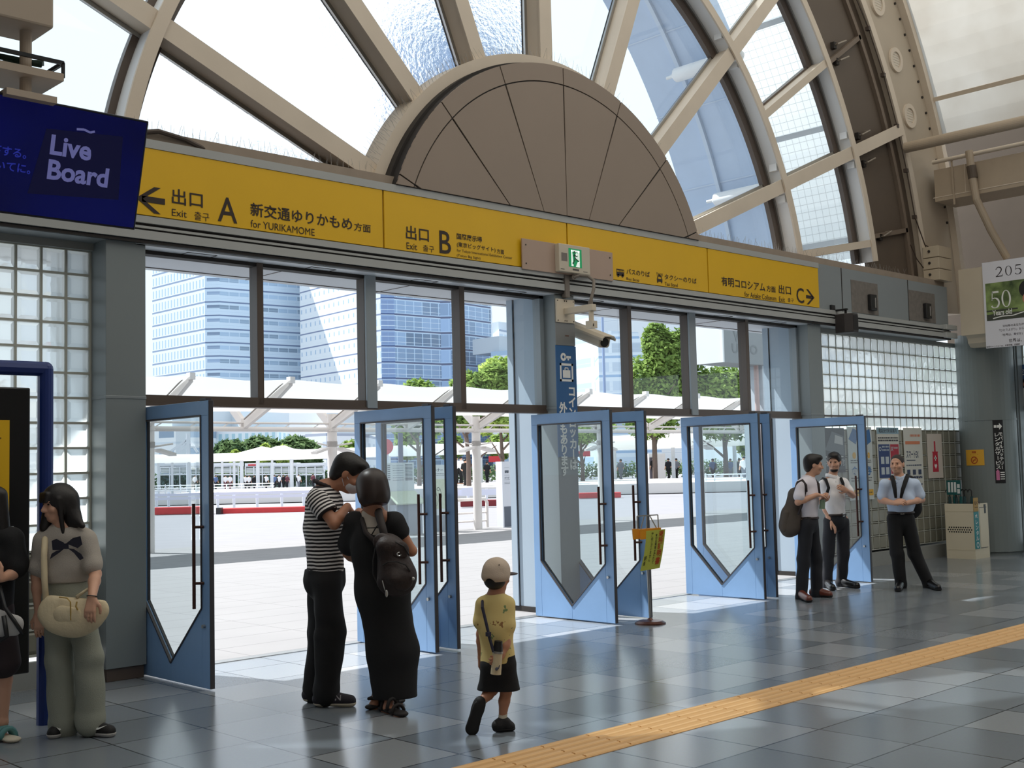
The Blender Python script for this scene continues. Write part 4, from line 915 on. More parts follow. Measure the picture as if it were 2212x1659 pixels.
def vstroke(Lt, pts, ws):
    pts = [np.array(p, float) for p in pts]; Ls, Rs = [], []
    for i, p in enumerate(pts):
        d = pts[min(i+1, len(pts)-1)]-pts[max(i-1, 0)]; d /= np.linalg.norm(d); n = np.array([-d[1], d[0]])*ws[i]/2; Ls.append(p+n); Rs.append(p-n)
    for i in range(len(pts)-1): Lt.poly([Rs[i], Rs[i+1], Ls[i+1], Ls[i]])
def serif(Lt, ch, u, v, w, h, k=.15):       # roman numerals 0, 2, 5 with thick and thin strokes
    if ch == '0':
        n = 32; o = [(u+w/2+w/2*math.cos(2*math.pi*i/n), v+h/2+h/2*math.sin(2*math.pi*i/n)) for i in range(n+1)]; q2 = [(u+w/2+(w/2-k*h)*math.cos(2*math.pi*i/n), v+h/2+(h/2-.035*h)*math.sin(2*math.pi*i/n)) for i in range(n+1)]
        for i in range(n): Lt.poly([o[i], o[i+1], q2[i+1], q2[i]])
    if ch == '2':
        A = [(u+.05*w, v+.76*h)]+[(u+w*.47+w*.40*math.cos(a), v+h*.72+h*.27*math.sin(a)) for a in np.linspace(2.7, -.5, 12)]+[(u+.55*w, v+.33*h), (u+.03*w, v+.04*h)]
        vstroke(Lt, A, [.10*h]+[.05*h]*3+[.08*h]*3+[k*h]*6+[.09*h, .04*h]); Lt.rect(u, u+w, v, v+.09*h); Lt.poly([(u+.88*w, v), (u+w, v), (u+1.04*w, v+.24*h), (u+.98*w, v+.24*h)])
    if ch == '5':
        A = [(u+.05*w, v+.16*h), (u+.22*w, v+.04*h)]+[(u+w*.42+w*.50*math.cos(a), v+h*.31+h*.29*math.sin(a)) for a in np.linspace(-1.5, 2.2, 14)]
        vstroke(Lt, A, [.10*h, .06*h]+[.05*h]*2+[k*h]*8+[.06*h]*4); Lt.stroke([(u+.13*w, v+.47*h), (u+.20*w, v+.97*h)], .045*h); Lt.rect(u+.17*w, u+.92*w, v+.89*h, v+h)
Lt = side()
(ua, va) = py(2151, 598); hh = .155
for i, ch in enumerate('2050'): serif(Lt, ch, ua+.003+i*.152, va-.005, .105, hh, .11)
obj('year_numerals', Lt, mat('numeral_ink', (40, 30, 34), .5), t)
(pu, pv1), (_, pv0) = py(2128, 612), py(2131, 694)
Lt = side(); Lt.rect(pu, pu+1.2, pv0, pv1-.01)
m, nt, N, L = nodes_mat('poster_photo'); o = N('ShaderNodeOutputMaterial'); pb = N('ShaderNodeBsdfPrincipled'); g = N('ShaderNodeNewGeometry'); nz = N('ShaderNodeTexNoise'); nz.inputs['Scale'].default_value = 5; nz.inputs['Detail'].default_value = 5; L(g.outputs['Position'], nz.inputs['Vector'])
rp = N('ShaderNodeValToRGB'); rp.color_ramp.elements[0].position = .3; rp.color_ramp.elements[0].color = (*lin((48, 66, 34)), 1); rp.color_ramp.elements[1].position = .7; rp.color_ramp.elements[1].color = (*lin((150, 172, 104)), 1); L(nz.outputs['Fac'], rp.inputs[0]); L(rp.outputs[0], pb.inputs['Base Color']); pb.inputs['Roughness'].default_value = .5; L(pb.outputs[0], o.inputs[0])
obj('green_photo', Lt, m, t)
Lt = side(.003); Lt.rect(pu, pu+1.2, pv0, pv0+.10); Lt.rect(pu, pu+.5, pv0+.14, pv0+.165); obj('photo_fence', Lt, mat('photo_dark', (66, 70, 60), .6, var=.4, vscale=9), t)
Lt = side(.004); (sa, sb) = py(2141, 667)
serif(Lt, '5', sa+.005, sb+.0, .14, .27, .10); serif(Lt, '0', sa+.175, sb+.0, .15, .27, .10); Lt.fit('Years old', sa+.02, sa+.33, sb-.115, sb-.03, .02)
Lt.stroke([(pu+.10, pv0+.03), (pu+.25, pv0+.055), (pu+.42, pv0+.05), (pu+.6, pv0+.09)], .016); obj('white_lettering', Lt, M_inkw, t)
Lt = side(.004); (ha, hb) = py(2205, 622); Lt.disc(ha+.11, hb-.02, .14); obj('cap_in_photo', Lt, mat('cap_black', (30, 30, 32), .6), t)
Lt = side(.005); Lt.disc(ha+.12, hb-.17, .10); obj('face_in_photo', Lt, mat('photo_skin', (196, 132, 112), .6), t)
for tx_, x, y, hgt in (('2050年のあなたが大', 2166, 705, .034), ('「ひとりよがり」から踏み出し', 2155, 715, .034), ('「世界は、幸せか」を問い', 2161, 725, .034), ('世界は、', 2179, 738, .05), ('有明キャンパスへは、京都学館、武蔵野', 2131, 750, .024)):
    Lt = side(); uu, vv = py(x, y); Lt.line(tx_, uu, vv-.01, hgt, .01, ref='口'); obj('small_lettering', Lt, mat('small_ink', (70, 62, 70), .6), t)

# poster with a girl on the right side glass blocks
RX = 20.0
ry = lambda x, y: (lambda p: (-p[1], p[2]))(at(x, y, X=RX))
(u0, v1), (u1, v0) = ry(2182, 790), ry(2212, 880)
t = thing('wall_poster', 'blue poster showing a girl in white on the right side glass blocks', 'poster', (RX, -u0, v0))
b = MB(); b.box(RX, RX+.012, -u0-.95, -u0, v0, v1); obj('sheet', b, mat('poster_sky', (62, 96, 150), .6, var=.25, vscale=4), t)
Lt = Letters((RX, 0, 0), (0, -1, 0), ZZ, .002); Lt.poly([(u0+.06, v0+.02), (u0+.50, v0+.02), (u0+.42, v0+.28), (u0+.30, v0+.34), (u0+.2, v0+.32), (u0+.10, v0+.22)]); obj('white_dress', Lt, M_inkw, t)
Lt = Letters((RX, 0, 0), (0, -1, 0), ZZ, .003); Lt.disc(u0+.26, v0+.40, .085); Lt.stroke([(u0+.34, v0+.40), (u0+.36, v0+.10)], .035); obj('hair', Lt, M_black, t)
Lt = Letters((RX, 0, 0), (0, -1, 0), ZZ, .004); Lt.disc(u0+.26, v0+.385, .055); obj('face', Lt, mat('photo_skin'), t)
Lt = Letters((RX, 0, 0), (0, -1, 0), ZZ, .003); Lt.line('よ!ジュアフル', u0+.03, v1-.17, .10, .03, ref='口'); obj('lettering', Lt, M_inkw, t)
b = MB(); b.box(RX, RX+.01, -1.35, -1.02, .95, 1.85); tag(obj('notice_sheet', b, mat('sheet_blue', (120, 146, 164), .6, var=.35, vscale=5)), 'pale blue notice sheet on the right side glass blocks near the black sign', 'poster')

# ---------------------------------------------------------------- pipes, boxes and lamps at the big rib
M_pipe = mat('pipe_tan', (176, 160, 140), .55, var=.12)
b = MB(); b.cyl((17.85, .0, 6.60), (17.85, -4, 6.60), .085, n=20); b.cyl((17.85, .02, 6.60), (17.85, -.10, 6.60), .05); tag(obj('roof_gutter_pipe', b, M_pipe), 'thick tan pipe running along the foot of the vault, right', 'pipe')
b = MB(); b.box(18.6, 19.3, -4, -.09, 5.80, 6.33); b.m = 1; b.box(18.595, 18.6, -4, -.06, 5.86, 5.875); b.box(18.595, 18.6, -.62, -.61, 5.86, 6.33); b.cyl((18.55, -.1, 6.45), (18.55, -4, 6.45), .035)
tag(obj('air_duct', b, [M_pipe, M_tan], bevel=.006), 'boxy tan duct under the pipe in the upper right corner', 'duct')
b = MB(); P = [(18.5, -.75, 6.5), (18.5, -.78, 6.1), (18.52, -.82, 5.7), (18.7, -.95, 5.2), (18.9, -1.1, 4.75)]; b.tube(P, .06, 12); b.m = 1; b.cyl((18.5, -.77, 6.25), (18.51, -.79, 6.05), .075)
tag(obj('drain_pipe', b, [M_pipe, M_brown]), 'tan drain pipe bending down past the boxy duct', 'pipe')
b = MB(); b.bar((18.56, -.42, 6.46), (18.592, -.42, 5.7), .03, .014, up=(1, 0, 0)); tag(obj('hanger_rod', b, M_pipe), 'thin tan hanger strip in front of the boxy duct', 'hanger')
b = MB()
for i in range(3): b.box(18.28, 18.72, -.26, .015, 4.46+.19*i, 4.64+.19*i)
b.m = 1
for i in range(3): b.cyl((18.28, -.1, 4.56+.19*i), (18.26, -.1, 4.56+.19*i), .022, n=10)
tag(obj('junction_box', b, [mat('jb_cream', (190, 176, 154), .6), M_dark], bevel=.006), 'cream stacked cable junction box at the foot of the big arch', 'junction box')
rb = lambda x, y, Y=.03: tuple(at(1500+x*.3857, y*.3857, Y=Y))
for pts, lb in (([(885, -60), (975, 160), (1060, 420), (1135, 705), (1188, 955), (1235, 1215), (1290, 1370), (1325, 1392)], 'thin cable clipped along the inner edge of the big arch'), ([(1210, 1370), (1245, 1450), (1290, 1510), (1330, 1525)], 'short drooping cable left of the junction box'),
                ([(1235, 1215), (1262, 1290), (1300, 1395)], 'short cable beside the clipped one, down to the junction box')):
    b = MB(); b.tube([rb(*p, .015) for p in pts], .009, 6)
    if len(pts) > 5:
        for p in pts[1:6]: c = rb(*p, .01); b.box(c[0]-.03, c[0]+.03, -.01, .05, c[2]-.03, c[2]+.03)
    tag(obj('cable', b, mat('cable_brown', (70, 58, 50), .6)), lb, 'cable', 'cables at the big arch')
for i, (px, py_) in enumerate(((1894, 8), (1933, 130), (1963, 251))):
    p = at(px, py_, Y=.05)
    t = thing('downlight', ('topmost', 'middle', 'lowest')[i]+' round downlight set in the big tan arch', 'lamp', (p[0], .05, p[2]), 'round lamps in the big arch')
    b = MB(); b.arc((p[0], p[2]), .13, .20, .015, .05, 0, 360, 32); obj('ring', b, M_tan, t)
    b = MB(); b.cyl((p[0], .05, p[2]), (p[0], .035, p[2]), .13, n=28); b.m = 1
    for k in range(5): b.box(p[0]-.11, p[0]+.11, .031, .035, p[2]-.09+.042*k, p[2]-.075+.042*k)
    obj('louvre', b, [mat('lamp_glass', (206, 198, 184), .4), M_tan], t)
M_latch = mat('latch_grey', (150, 140, 128), .4, metal=.4)
for i, (x, y) in enumerate(((805, 240), (820, 330), (940, 745), (970, 900), (1062, 1310))):
    p = at(1500+x*.3857, y*.3857, Y=.12)
    t = thing('latch_handle', 'metal latch handle on the brown arch panels, %s from the top' % ('first', 'second', 'third', 'fourth', 'fifth')[i], 'handle', (p[0], .14, p[2]), 'latch handles on the brown panels')
    b = MB(); b.tube([(p[0]-.12, .16, p[2]-.06), (p[0]-.12, .06, p[2]-.06), (p[0]+.13, .06, p[2]+.05), (p[0]+.13, .16, p[2]+.05)], .014, 8); obj('grip', b, M_latch, t)
    b = MB(); b.box(p[0]-.16, p[0]-.08, .10, .16, p[2]-.12, p[2]-.02); obj('catch', b, M_dark, t)
# bolts along the flange of the arch
b = MB()
for a in np.arange(12, 60, 1.55): x, z = pol(9.9, a); b.cyl((x, .05, z), (x, .03, z), .022, n=8)
struct('trim_18', b, M_dark, 'row of bolt heads along the big tan arch')

# bird spikes, too many to count
rn = random.Random(3)
def spikes(name, pts_dirs, label):
    b = MB()
    for p, d in pts_dirs:
        p = np.array(p); d = np.array(d)+np.array([rn.uniform(-.35, .35), rn.uniform(-.35, .35), rn.uniform(-.2, .2)]); d /= np.linalg.norm(d)
        b.cyl(p, p+d*rn.uniform(.09, .13), .0018, .0012, n=3, cap=False)
    tag(obj(name, b, mat('spike_wire', (150, 146, 140), .4)), label, 'bird spikes', None, 'stuff')
spikes('bird_spikes', [((x, -.1+.12*(k % 3), 4.47), (0, 0, 1)) for k, x in enumerate(np.arange(4.4, 7.0, .022))]+[((x, -.1+.12*(k % 3), 4.47), (0, 0, 1)) for k, x in enumerate(np.arange(12.1, 17.5, .022))], 'thin wire bird spikes along the dusty ledge')
spikes('bird_spikes', [((*(lambda q_: (q_[0], -.03+.1*(k % 3), q_[1]))(pol(2.70, a)),), (math.cos(math.radians(a)), 0, math.sin(math.radians(a)))) for k, a in enumerate(np.arange(20, 160, .42))], 'thin wire bird spikes around the brown half-round disc')
b = MB(); b.tube([(4.42, -.17, 4.40), (4.7, -.2, 4.46), (4.95, -.18, 4.44), (5.15, -.14, 4.40)], .022, 8)
tag(obj('loose_cable', b, mat('cable_brown')), 'dark bent cable end lying on the ledge above the exit A sign', 'cable')
# ================================================================ outside
FH = np.array([math.sin(yaw), math.cos(yaw), 0]); RH = np.array([math.cos(yaw), -math.sin(yaw), 0])
def G(x, D, z=0.0):                       # ground point on the sight line of column x at distance D
    v = ray(x, 1015); p = CAM+v*(D/FPX); return np.array([p[0], p[1], z])
def zat(x, y, D): return float(atd(x, y, D)[2])
M_membrane = None
m, nt, N, L = nodes_mat('membrane')
o = N('ShaderNodeOutputMaterial'); tl = N('ShaderNodeBsdfTranslucent'); tl.inputs[0].default_value = (.45, .45, .44, 1); df = N('ShaderNodeBsdfDiffuse'); df.inputs[0].default_value = (.85, .85, .84, 1)
mx = N('ShaderNodeMixShader'); mx.inputs[0].default_value = .5; L(tl.outputs[0], mx.inputs[1]); L(df.outputs[0], mx.inputs[2]); tp_ = N('ShaderNodeBsdfTransparent'); m2 = N('ShaderNodeMixShader'); m2.inputs[0].default_value = .03; L(mx.outputs[0], m2.inputs[1]); L(tp_.outputs[0], m2.inputs[2]); L(m2.outputs[0], o.inputs[0]); M_membrane = m
M_cpaint = mat('canopy_white', (226, 220, 216), .5, var=.04)
# near walkway canopy: a row of white posts, beam, arms and butterfly membrane
t = thing('walkway_canopy', 'long white membrane canopy on steel posts across the plaza', 'canopy', (24, 14.2, 0))
CY = 14.2; posts = [7.19, 11.93, 16.6, 21.2, 26.1, 30.8, 35.5, 40.2, 44.9, 49.6]
def roofz(x, v):                          # v: -1 front edge .. 1 back edge
    ph = (x-11.93)/2.35*math.pi; w = .5+.5*math.cos(2*ph)
    return 2.98+(.54+.03*w)*(abs(v)**1.2)+.02*w
b = MB(); nx, ny = 150, 10; vs = []
for i in range(nx+1):
    x = 3+52*i/nx
    for k in range(ny+1):
        v = -1+2*k/ny; vs.append((x, CY+(1.95 if v < 0 else 1.0)*v, roofz(x, v)))
b.add(vs, [(i*(ny+1)+k, (i+1)*(ny+1)+k, (i+1)*(ny+1)+k+1, i*(ny+1)+k+1) for i in range(nx) for k in range(ny)])
obj('membrane', b, M_membrane, t, smooth=True)
b = MB(); b.cyl((3, CY, 2.60), (55, CY, 2.60), .055); b.cyl((3, CY, 2.74), (55, CY, 2.74), .025)
for x in np.arange(3.2, 55, .8): b.bar((x, CY, 2.60), (x+.25, CY, 2.74), .02, .02, up=(0, 1, 0))
obj('beam', b, M_cpaint, t)
for x in posts:
    b = MB(); b.cyl((x, CY, 0), (x, CY, 2.97), .115, n=20); b.cyl((x, CY, 2.56), (x, CY, 2.59), .14, n=20); obj('post', b, M_cpaint, t, smooth=False)
    for s in (-1, 1):
        b = MB(); b.cyl((x+s*.12, CY, 2.22), (x+s*.5, CY-.1, 2.28), .02); b.prism([(x+s*.2, CY-.16, 2.12), (x+s*.55, CY-.16, 2.02), (x+s*.55, CY+.16, 2.02), (x+s*.2, CY+.16, 2.12)], (0, 0, .06)); b.cyl((x, CY, 2.2), (x, CY, 2.32), .125, n=16); obj('flood_light', b, M_cpaint, t)
for x in np.arange(7.19, 52, 2.345):
    b = MB()
    for s, w in ((-1, 1.95), (1, 1.0)):
        pr = [(CY+s*.05, 2.62), (CY+s*w*.5, 2.98), (CY+s*w*.96, 3.46), (CY+s*w*.96, 3.56), (CY+s*w*.45, 3.16), (CY+s*.05, 2.84)]
        b.yz(pr, x-.05, x+.05)
        if s < 0: b.m = 1; b.yz([(CY-.2, 2.80), (CY-w*.9, 3.50), (CY-w*.9, 3.515), (CY-.2, 2.82)], x-.14, x-.11); b.m = 0
    b.box(x-.06, x+.06, CY-1.95, CY-1.8, 3.50, 3.64)
    obj('arm', b, [M_cpaint, mat('arm_grey', (150, 142, 136), .5)], t)

# box shaped sign on a concrete gate, right
Yg = 7.5
xa = at(1560, 720, Y=Yg)[0]; zt_ = at(1560, 712, Y=Yg)[2]+.5; zb_ = at(1560, 782, Y=Yg)[2]
t = thing('gate_sign_box', 'big concrete box sign on a pillar outside behind the right door', 'sign box', (xa+1, Yg, 0))
b = MB(); b.box(xa, xa+3.2, Yg, Yg+.8, zb_, zt_); b.m = 1; b.box(xa-.004, xa, Yg, Yg+.8, zb_, zt_); b.box(xa-.02, xa+.03, Yg-.02, Yg+.02, zb_, zt_)  # thin white sheet paints the sunlit look of the left face
obj('box', b, [mat('box_concrete', (150, 154, 156), .8, var=.08, vscale=2), M_white], t)
px_ = at(1632, 800, Y=Yg+.3)[0]
b = MB(); b.box(px_, px_+.55, Yg+.1, Yg+.7, 0, zb_); b.m = 1; b.cyl((px_-.12, Yg+.2, 0), (px_-.12, Yg+.2, zb_), .06)
obj('pillar', b, [mat('pillar_pale', (190, 198, 206), .6), mat('pipe_pink', (184, 160, 156), .5)], t)
Lt = Letters((0, Yg-.003, 0), XX, ZZ, .002); Lt.line('USCO', xa+.35, zb_+.25, .22, .02, wscale=1.3); Lt.line('VO', xa+.42, zt_-.75, .32, .02); obj('faint_lettering', Lt, mat('faint_grey', (136, 140, 142), .8), t)

# ---------------------------------------------------------------- towers
def facade(name, tang, wall, glassc, band, pitch, bandf, winw, winf, wz=(.35, .75), ledge=None, patch=0.0):
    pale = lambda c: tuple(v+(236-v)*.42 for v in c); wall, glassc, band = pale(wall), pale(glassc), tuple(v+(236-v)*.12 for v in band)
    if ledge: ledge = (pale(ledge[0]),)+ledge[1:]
    m, nt, N, L = nodes_mat(name)
    def M_(op, a, b_=None, cl=False):
        n = N('ShaderNodeMath'); n.operation = op; n.use_clamp = cl
        for i, v in enumerate((a, b_)):
            if v is None: continue
            if isinstance(v, (int, float)): n.inputs[i].default_value = v
            else: L(v, n.inputs[i])
        return n.outputs[0]
    g = N('ShaderNodeNewGeometry'); sp = N('ShaderNodeSeparateXYZ'); L(g.outputs['Position'], sp.inputs[0])
    d = N('ShaderNodeVectorMath'); d.operation = 'DOT_PRODUCT'; L(g.outputs['Position'], d.inputs[0]); d.inputs[1].default_value = tang
    hz, hu = M_('DIVIDE', sp.outputs[2], pitch), M_('DIVIDE', d.outputs['Value'], winw)
    fz, fu = M_('FRACT', hz), M_('FRACT', hu)
    isband = M_('LESS_THAN', fz, bandf)
    win = M_('MULTIPLY', M_('MULTIPLY', M_('GREATER_THAN', fz, wz[0]), M_('LESS_THAN', fz, wz[1])), M_('LESS_THAN', fu, winf))
    cbn = N('ShaderNodeCombineXYZ'); L(M_('FLOOR', M_('MULTIPLY', hu, .5)), cbn.inputs[0]); L(M_('FLOOR', hz), cbn.inputs[1])
    wn = N('ShaderNodeTexWhiteNoise'); wn.noise_dimensions = '2D'; L(cbn.outputs[0], wn.inputs['Vector'])
    gm = N('ShaderNodeMix'); gm.data_type = 'RGBA'; L(M_('MULTIPLY', wn.outputs['Value'], patch), gm.inputs[0]); gm.inputs[6].default_value = (*lin(glassc), 1); gm.inputs[7].default_value = (*lin([c*.72 for c in glassc]), 1)
    a = N('ShaderNodeMix'); a.data_type = 'RGBA'; L(win, a.inputs[0]); a.inputs[6].default_value = (*lin(wall), 1); L(gm.outputs[2], a.inputs[7])
    c = N('ShaderNodeMix'); c.data_type = 'RGBA'; L(isband, c.inputs[0]); L(a.outputs[2], c.inputs[6]); c.inputs[7].default_value = (*lin(band), 1)
    last = c.outputs[2]
    if ledge:
        k = N('ShaderNodeMix'); k.data_type = 'RGBA'; L(M_('LESS_THAN', M_('FRACT', M_('MULTIPLY', hz, ledge[1])), ledge[2]), k.inputs[0]); L(last, k.inputs[6]); k.inputs[7].default_value = (*lin(ledge[0]), 1); last = k.outputs[2]
    pb = N('ShaderNodeBsdfPrincipled'); L(last, pb.inputs['Base Color']); pb.inputs['Roughness'].default_value = .6; pb.inputs['Specular IOR Level'].default_value = .2
    o = N('ShaderNodeOutputMaterial'); L(pb.outputs[0], o.inputs[0]); return m
def tower(name, label, pts, H, mats, depth=22, z0=0):
    """pts: (column, distance) along the visible outline from left to right, one material per face"""
    P = [G(x, D)[:2] for x, D in pts]; back = [P[-1]+FH[:2]*depth, P[0]+FH[:2]*depth]
    poly = P+back; b = MB(); n = len(poly); k = len(pts)-1
    for i in range(n):
        b.m = min(i, k-1) if i < k else 0
        p, q = poly[i], poly[(i+1) % n]; b.quad((p[0], p[1], z0), (q[0], q[1], z0), (q[0], q[1], H), (p[0], p[1], H))
    b.m = 0; b.add([(p[0], p[1], H) for p in poly], [tuple(range(n))])
    t = thing(name, label, 'building', (*(sum(P)/len(P)), 0), 'buildings beyond the plaza')
    ms = []
    for i in range(k):
        tg = P[i+1]-P[i]; tg = tg/np.linalg.norm(tg); ms.append(mats[i](tuple(tg)+(0,)))
    obj('walls', b, ms, t)
    b = MB(); c = sum(P)/len(P)+FH[:2]*depth*.45; b.box(c[0]-6, c[0]+6, c[1]-5, c[1]+5, H, H+4); obj('roof_plant', b, mat('plant_grey', (190, 198, 206), .7), t)
    return t
hA = zat(450, 395, 350)
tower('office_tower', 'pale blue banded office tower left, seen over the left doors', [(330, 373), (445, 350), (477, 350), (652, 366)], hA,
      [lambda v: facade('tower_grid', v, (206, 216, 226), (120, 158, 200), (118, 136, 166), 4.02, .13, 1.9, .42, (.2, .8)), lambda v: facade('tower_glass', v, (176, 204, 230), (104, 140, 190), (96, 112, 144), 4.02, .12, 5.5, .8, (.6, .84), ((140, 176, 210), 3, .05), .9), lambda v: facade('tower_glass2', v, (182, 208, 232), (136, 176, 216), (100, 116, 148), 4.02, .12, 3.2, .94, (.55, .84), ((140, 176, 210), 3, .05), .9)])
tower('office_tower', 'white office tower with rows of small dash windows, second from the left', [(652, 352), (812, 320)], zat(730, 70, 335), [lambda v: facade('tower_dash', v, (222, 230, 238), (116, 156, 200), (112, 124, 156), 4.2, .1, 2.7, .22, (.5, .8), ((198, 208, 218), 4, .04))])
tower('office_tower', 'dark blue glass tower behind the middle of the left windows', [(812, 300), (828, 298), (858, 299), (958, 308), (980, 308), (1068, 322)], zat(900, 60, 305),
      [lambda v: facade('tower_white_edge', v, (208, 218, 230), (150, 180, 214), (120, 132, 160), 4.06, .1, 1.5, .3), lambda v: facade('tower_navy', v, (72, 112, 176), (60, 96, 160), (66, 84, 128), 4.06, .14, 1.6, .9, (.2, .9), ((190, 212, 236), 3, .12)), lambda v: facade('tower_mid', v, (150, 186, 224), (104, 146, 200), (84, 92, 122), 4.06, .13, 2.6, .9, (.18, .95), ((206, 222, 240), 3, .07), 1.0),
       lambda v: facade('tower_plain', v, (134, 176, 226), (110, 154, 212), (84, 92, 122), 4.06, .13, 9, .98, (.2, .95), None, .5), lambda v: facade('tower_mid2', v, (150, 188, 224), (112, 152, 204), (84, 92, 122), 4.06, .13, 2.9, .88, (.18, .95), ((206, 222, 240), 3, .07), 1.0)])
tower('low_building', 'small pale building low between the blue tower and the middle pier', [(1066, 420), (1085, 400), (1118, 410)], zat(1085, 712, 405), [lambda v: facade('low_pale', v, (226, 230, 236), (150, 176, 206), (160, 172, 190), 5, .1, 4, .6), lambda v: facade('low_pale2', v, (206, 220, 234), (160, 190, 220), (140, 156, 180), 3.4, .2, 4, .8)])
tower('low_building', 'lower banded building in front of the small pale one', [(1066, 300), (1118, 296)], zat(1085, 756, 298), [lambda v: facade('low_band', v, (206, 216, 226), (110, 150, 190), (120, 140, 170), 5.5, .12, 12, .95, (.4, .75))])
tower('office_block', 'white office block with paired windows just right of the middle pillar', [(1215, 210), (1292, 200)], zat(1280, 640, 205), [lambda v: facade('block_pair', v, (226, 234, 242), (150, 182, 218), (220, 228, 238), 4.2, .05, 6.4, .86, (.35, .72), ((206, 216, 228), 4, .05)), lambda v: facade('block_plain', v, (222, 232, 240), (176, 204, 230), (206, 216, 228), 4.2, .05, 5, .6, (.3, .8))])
# slanted glass wedge
P0, P1, P2 = G(1300, 250), G(1388, 250), G(1438, 250)
z1_ = zat(1345, 716, 250)
b = MB(); b.prism([P0, P2, np.array([P1[0], P1[1], z1_]), np.array([P0[0], P0[1], z1_+.6])], FH*20)
tg = (P1-P0)/np.linalg.norm(P1-P0)
t = thing('glass_wedge_building', 'blue glass building with a slanted right edge beside the big tree', 'building', (P0+P2)/2, 'buildings beyond the plaza')
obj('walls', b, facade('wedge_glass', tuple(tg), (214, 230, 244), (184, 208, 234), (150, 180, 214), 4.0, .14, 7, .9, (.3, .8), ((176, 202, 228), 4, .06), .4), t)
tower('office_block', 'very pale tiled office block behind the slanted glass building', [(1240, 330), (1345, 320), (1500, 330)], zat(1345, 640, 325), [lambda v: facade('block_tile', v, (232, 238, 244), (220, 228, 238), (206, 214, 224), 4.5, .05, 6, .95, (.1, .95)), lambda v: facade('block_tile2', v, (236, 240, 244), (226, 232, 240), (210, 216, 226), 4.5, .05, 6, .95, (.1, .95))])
b = MB(); p = G(1311, 60); b.cyl(p, p+np.array([0, 0, zat(1311, 640, 60)]), .09, .06); tag(obj('lamp_post', b, mat('post_blue', (130, 150, 186), .5)), 'tall thin blue grey post in front of the slanted glass building', 'post')
# low buildings under the far canopy line
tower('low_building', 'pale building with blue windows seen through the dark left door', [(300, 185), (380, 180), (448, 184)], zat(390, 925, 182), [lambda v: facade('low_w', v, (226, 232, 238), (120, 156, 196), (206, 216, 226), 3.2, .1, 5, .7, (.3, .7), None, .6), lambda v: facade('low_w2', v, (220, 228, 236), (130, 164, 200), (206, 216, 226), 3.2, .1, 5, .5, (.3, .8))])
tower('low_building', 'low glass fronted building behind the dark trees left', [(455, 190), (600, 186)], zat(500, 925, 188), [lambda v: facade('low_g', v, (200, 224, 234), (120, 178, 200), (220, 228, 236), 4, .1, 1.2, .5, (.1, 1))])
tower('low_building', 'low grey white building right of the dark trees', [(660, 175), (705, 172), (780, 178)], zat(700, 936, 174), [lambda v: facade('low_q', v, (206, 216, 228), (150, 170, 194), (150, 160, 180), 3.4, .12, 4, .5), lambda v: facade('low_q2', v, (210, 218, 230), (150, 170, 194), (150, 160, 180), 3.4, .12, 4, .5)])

# ---------------------------------------------------------------- far side of the roundabout
M_far = mat('far_white', (222, 226, 232), .6)
def flat(b, x0, x1, D, ya, yb, th=.12):     # an upright slab between two sight columns
    p, q = G(x0, D), G(x1, D); xm = (x0+x1)/2; z1, z0 = zat(xm, ya, D), zat(xm, yb, D)
    b.prism([(p[0], p[1], z0), (q[0], q[1], z0), (q[0], q[1], z1), (p[0], p[1], z1)], FH*th)
def post(b, x, D, ya, r=.06, z0=0.0): p = G(x, D, z0); b.cyl(p, (p[0], p[1], zat(x, ya, D)), r, n=8)
Df = 88
t = thing('far_canopy', 'long white wavy canopy on the far side of the roundabout', 'canopy', G(800, Df))
prof = [(318, 981), (420, 980), (500, 978), (530, 970), (555, 963), (575, 967), (585, 963), (605, 961), (625, 968), (645, 970), (700, 968), (780, 966), (840, 962), (940, 958), (1040, 955), (1110, 953), (1200, 944), (1300, 942), (1400, 936), (1500, 934), (1600, 932), (1720, 930)]
b = MB(); vs = []
for x, y in prof:
    p = G(x, Df); zz = zat(x, y, Df); zb2 = zat(x, 1001-(x-318)*.03, Df)
    for o_, z in ((0, zb2), (.6, zz*.55+zb2*.45), (1.8, zz), (4.5, zb2)): q_ = p+FH*o_; vs.append((q_[0], q_[1], z))
b.add(vs, [(i*4+k, i*4+4+k, i*4+5+k, i*4+1+k) for i in range(len(prof)-1) for k in range(3)]); obj('roof', b, M_membrane, t, smooth=True)
for x in (342, 372, 408, 440, 480, 506, 522, 557, 588, 630, 710, 776, 842, 920, 980, 1040, 1102, 1165, 1230, 1328, 1455, 1588, 1680):
    b = MB(); post(b, x, Df+.5, 1001-(x-318)*.03, .14 if x in (522, 557, 630, 1328, 1455, 1588) else .09); obj('post', b, M_far, t)
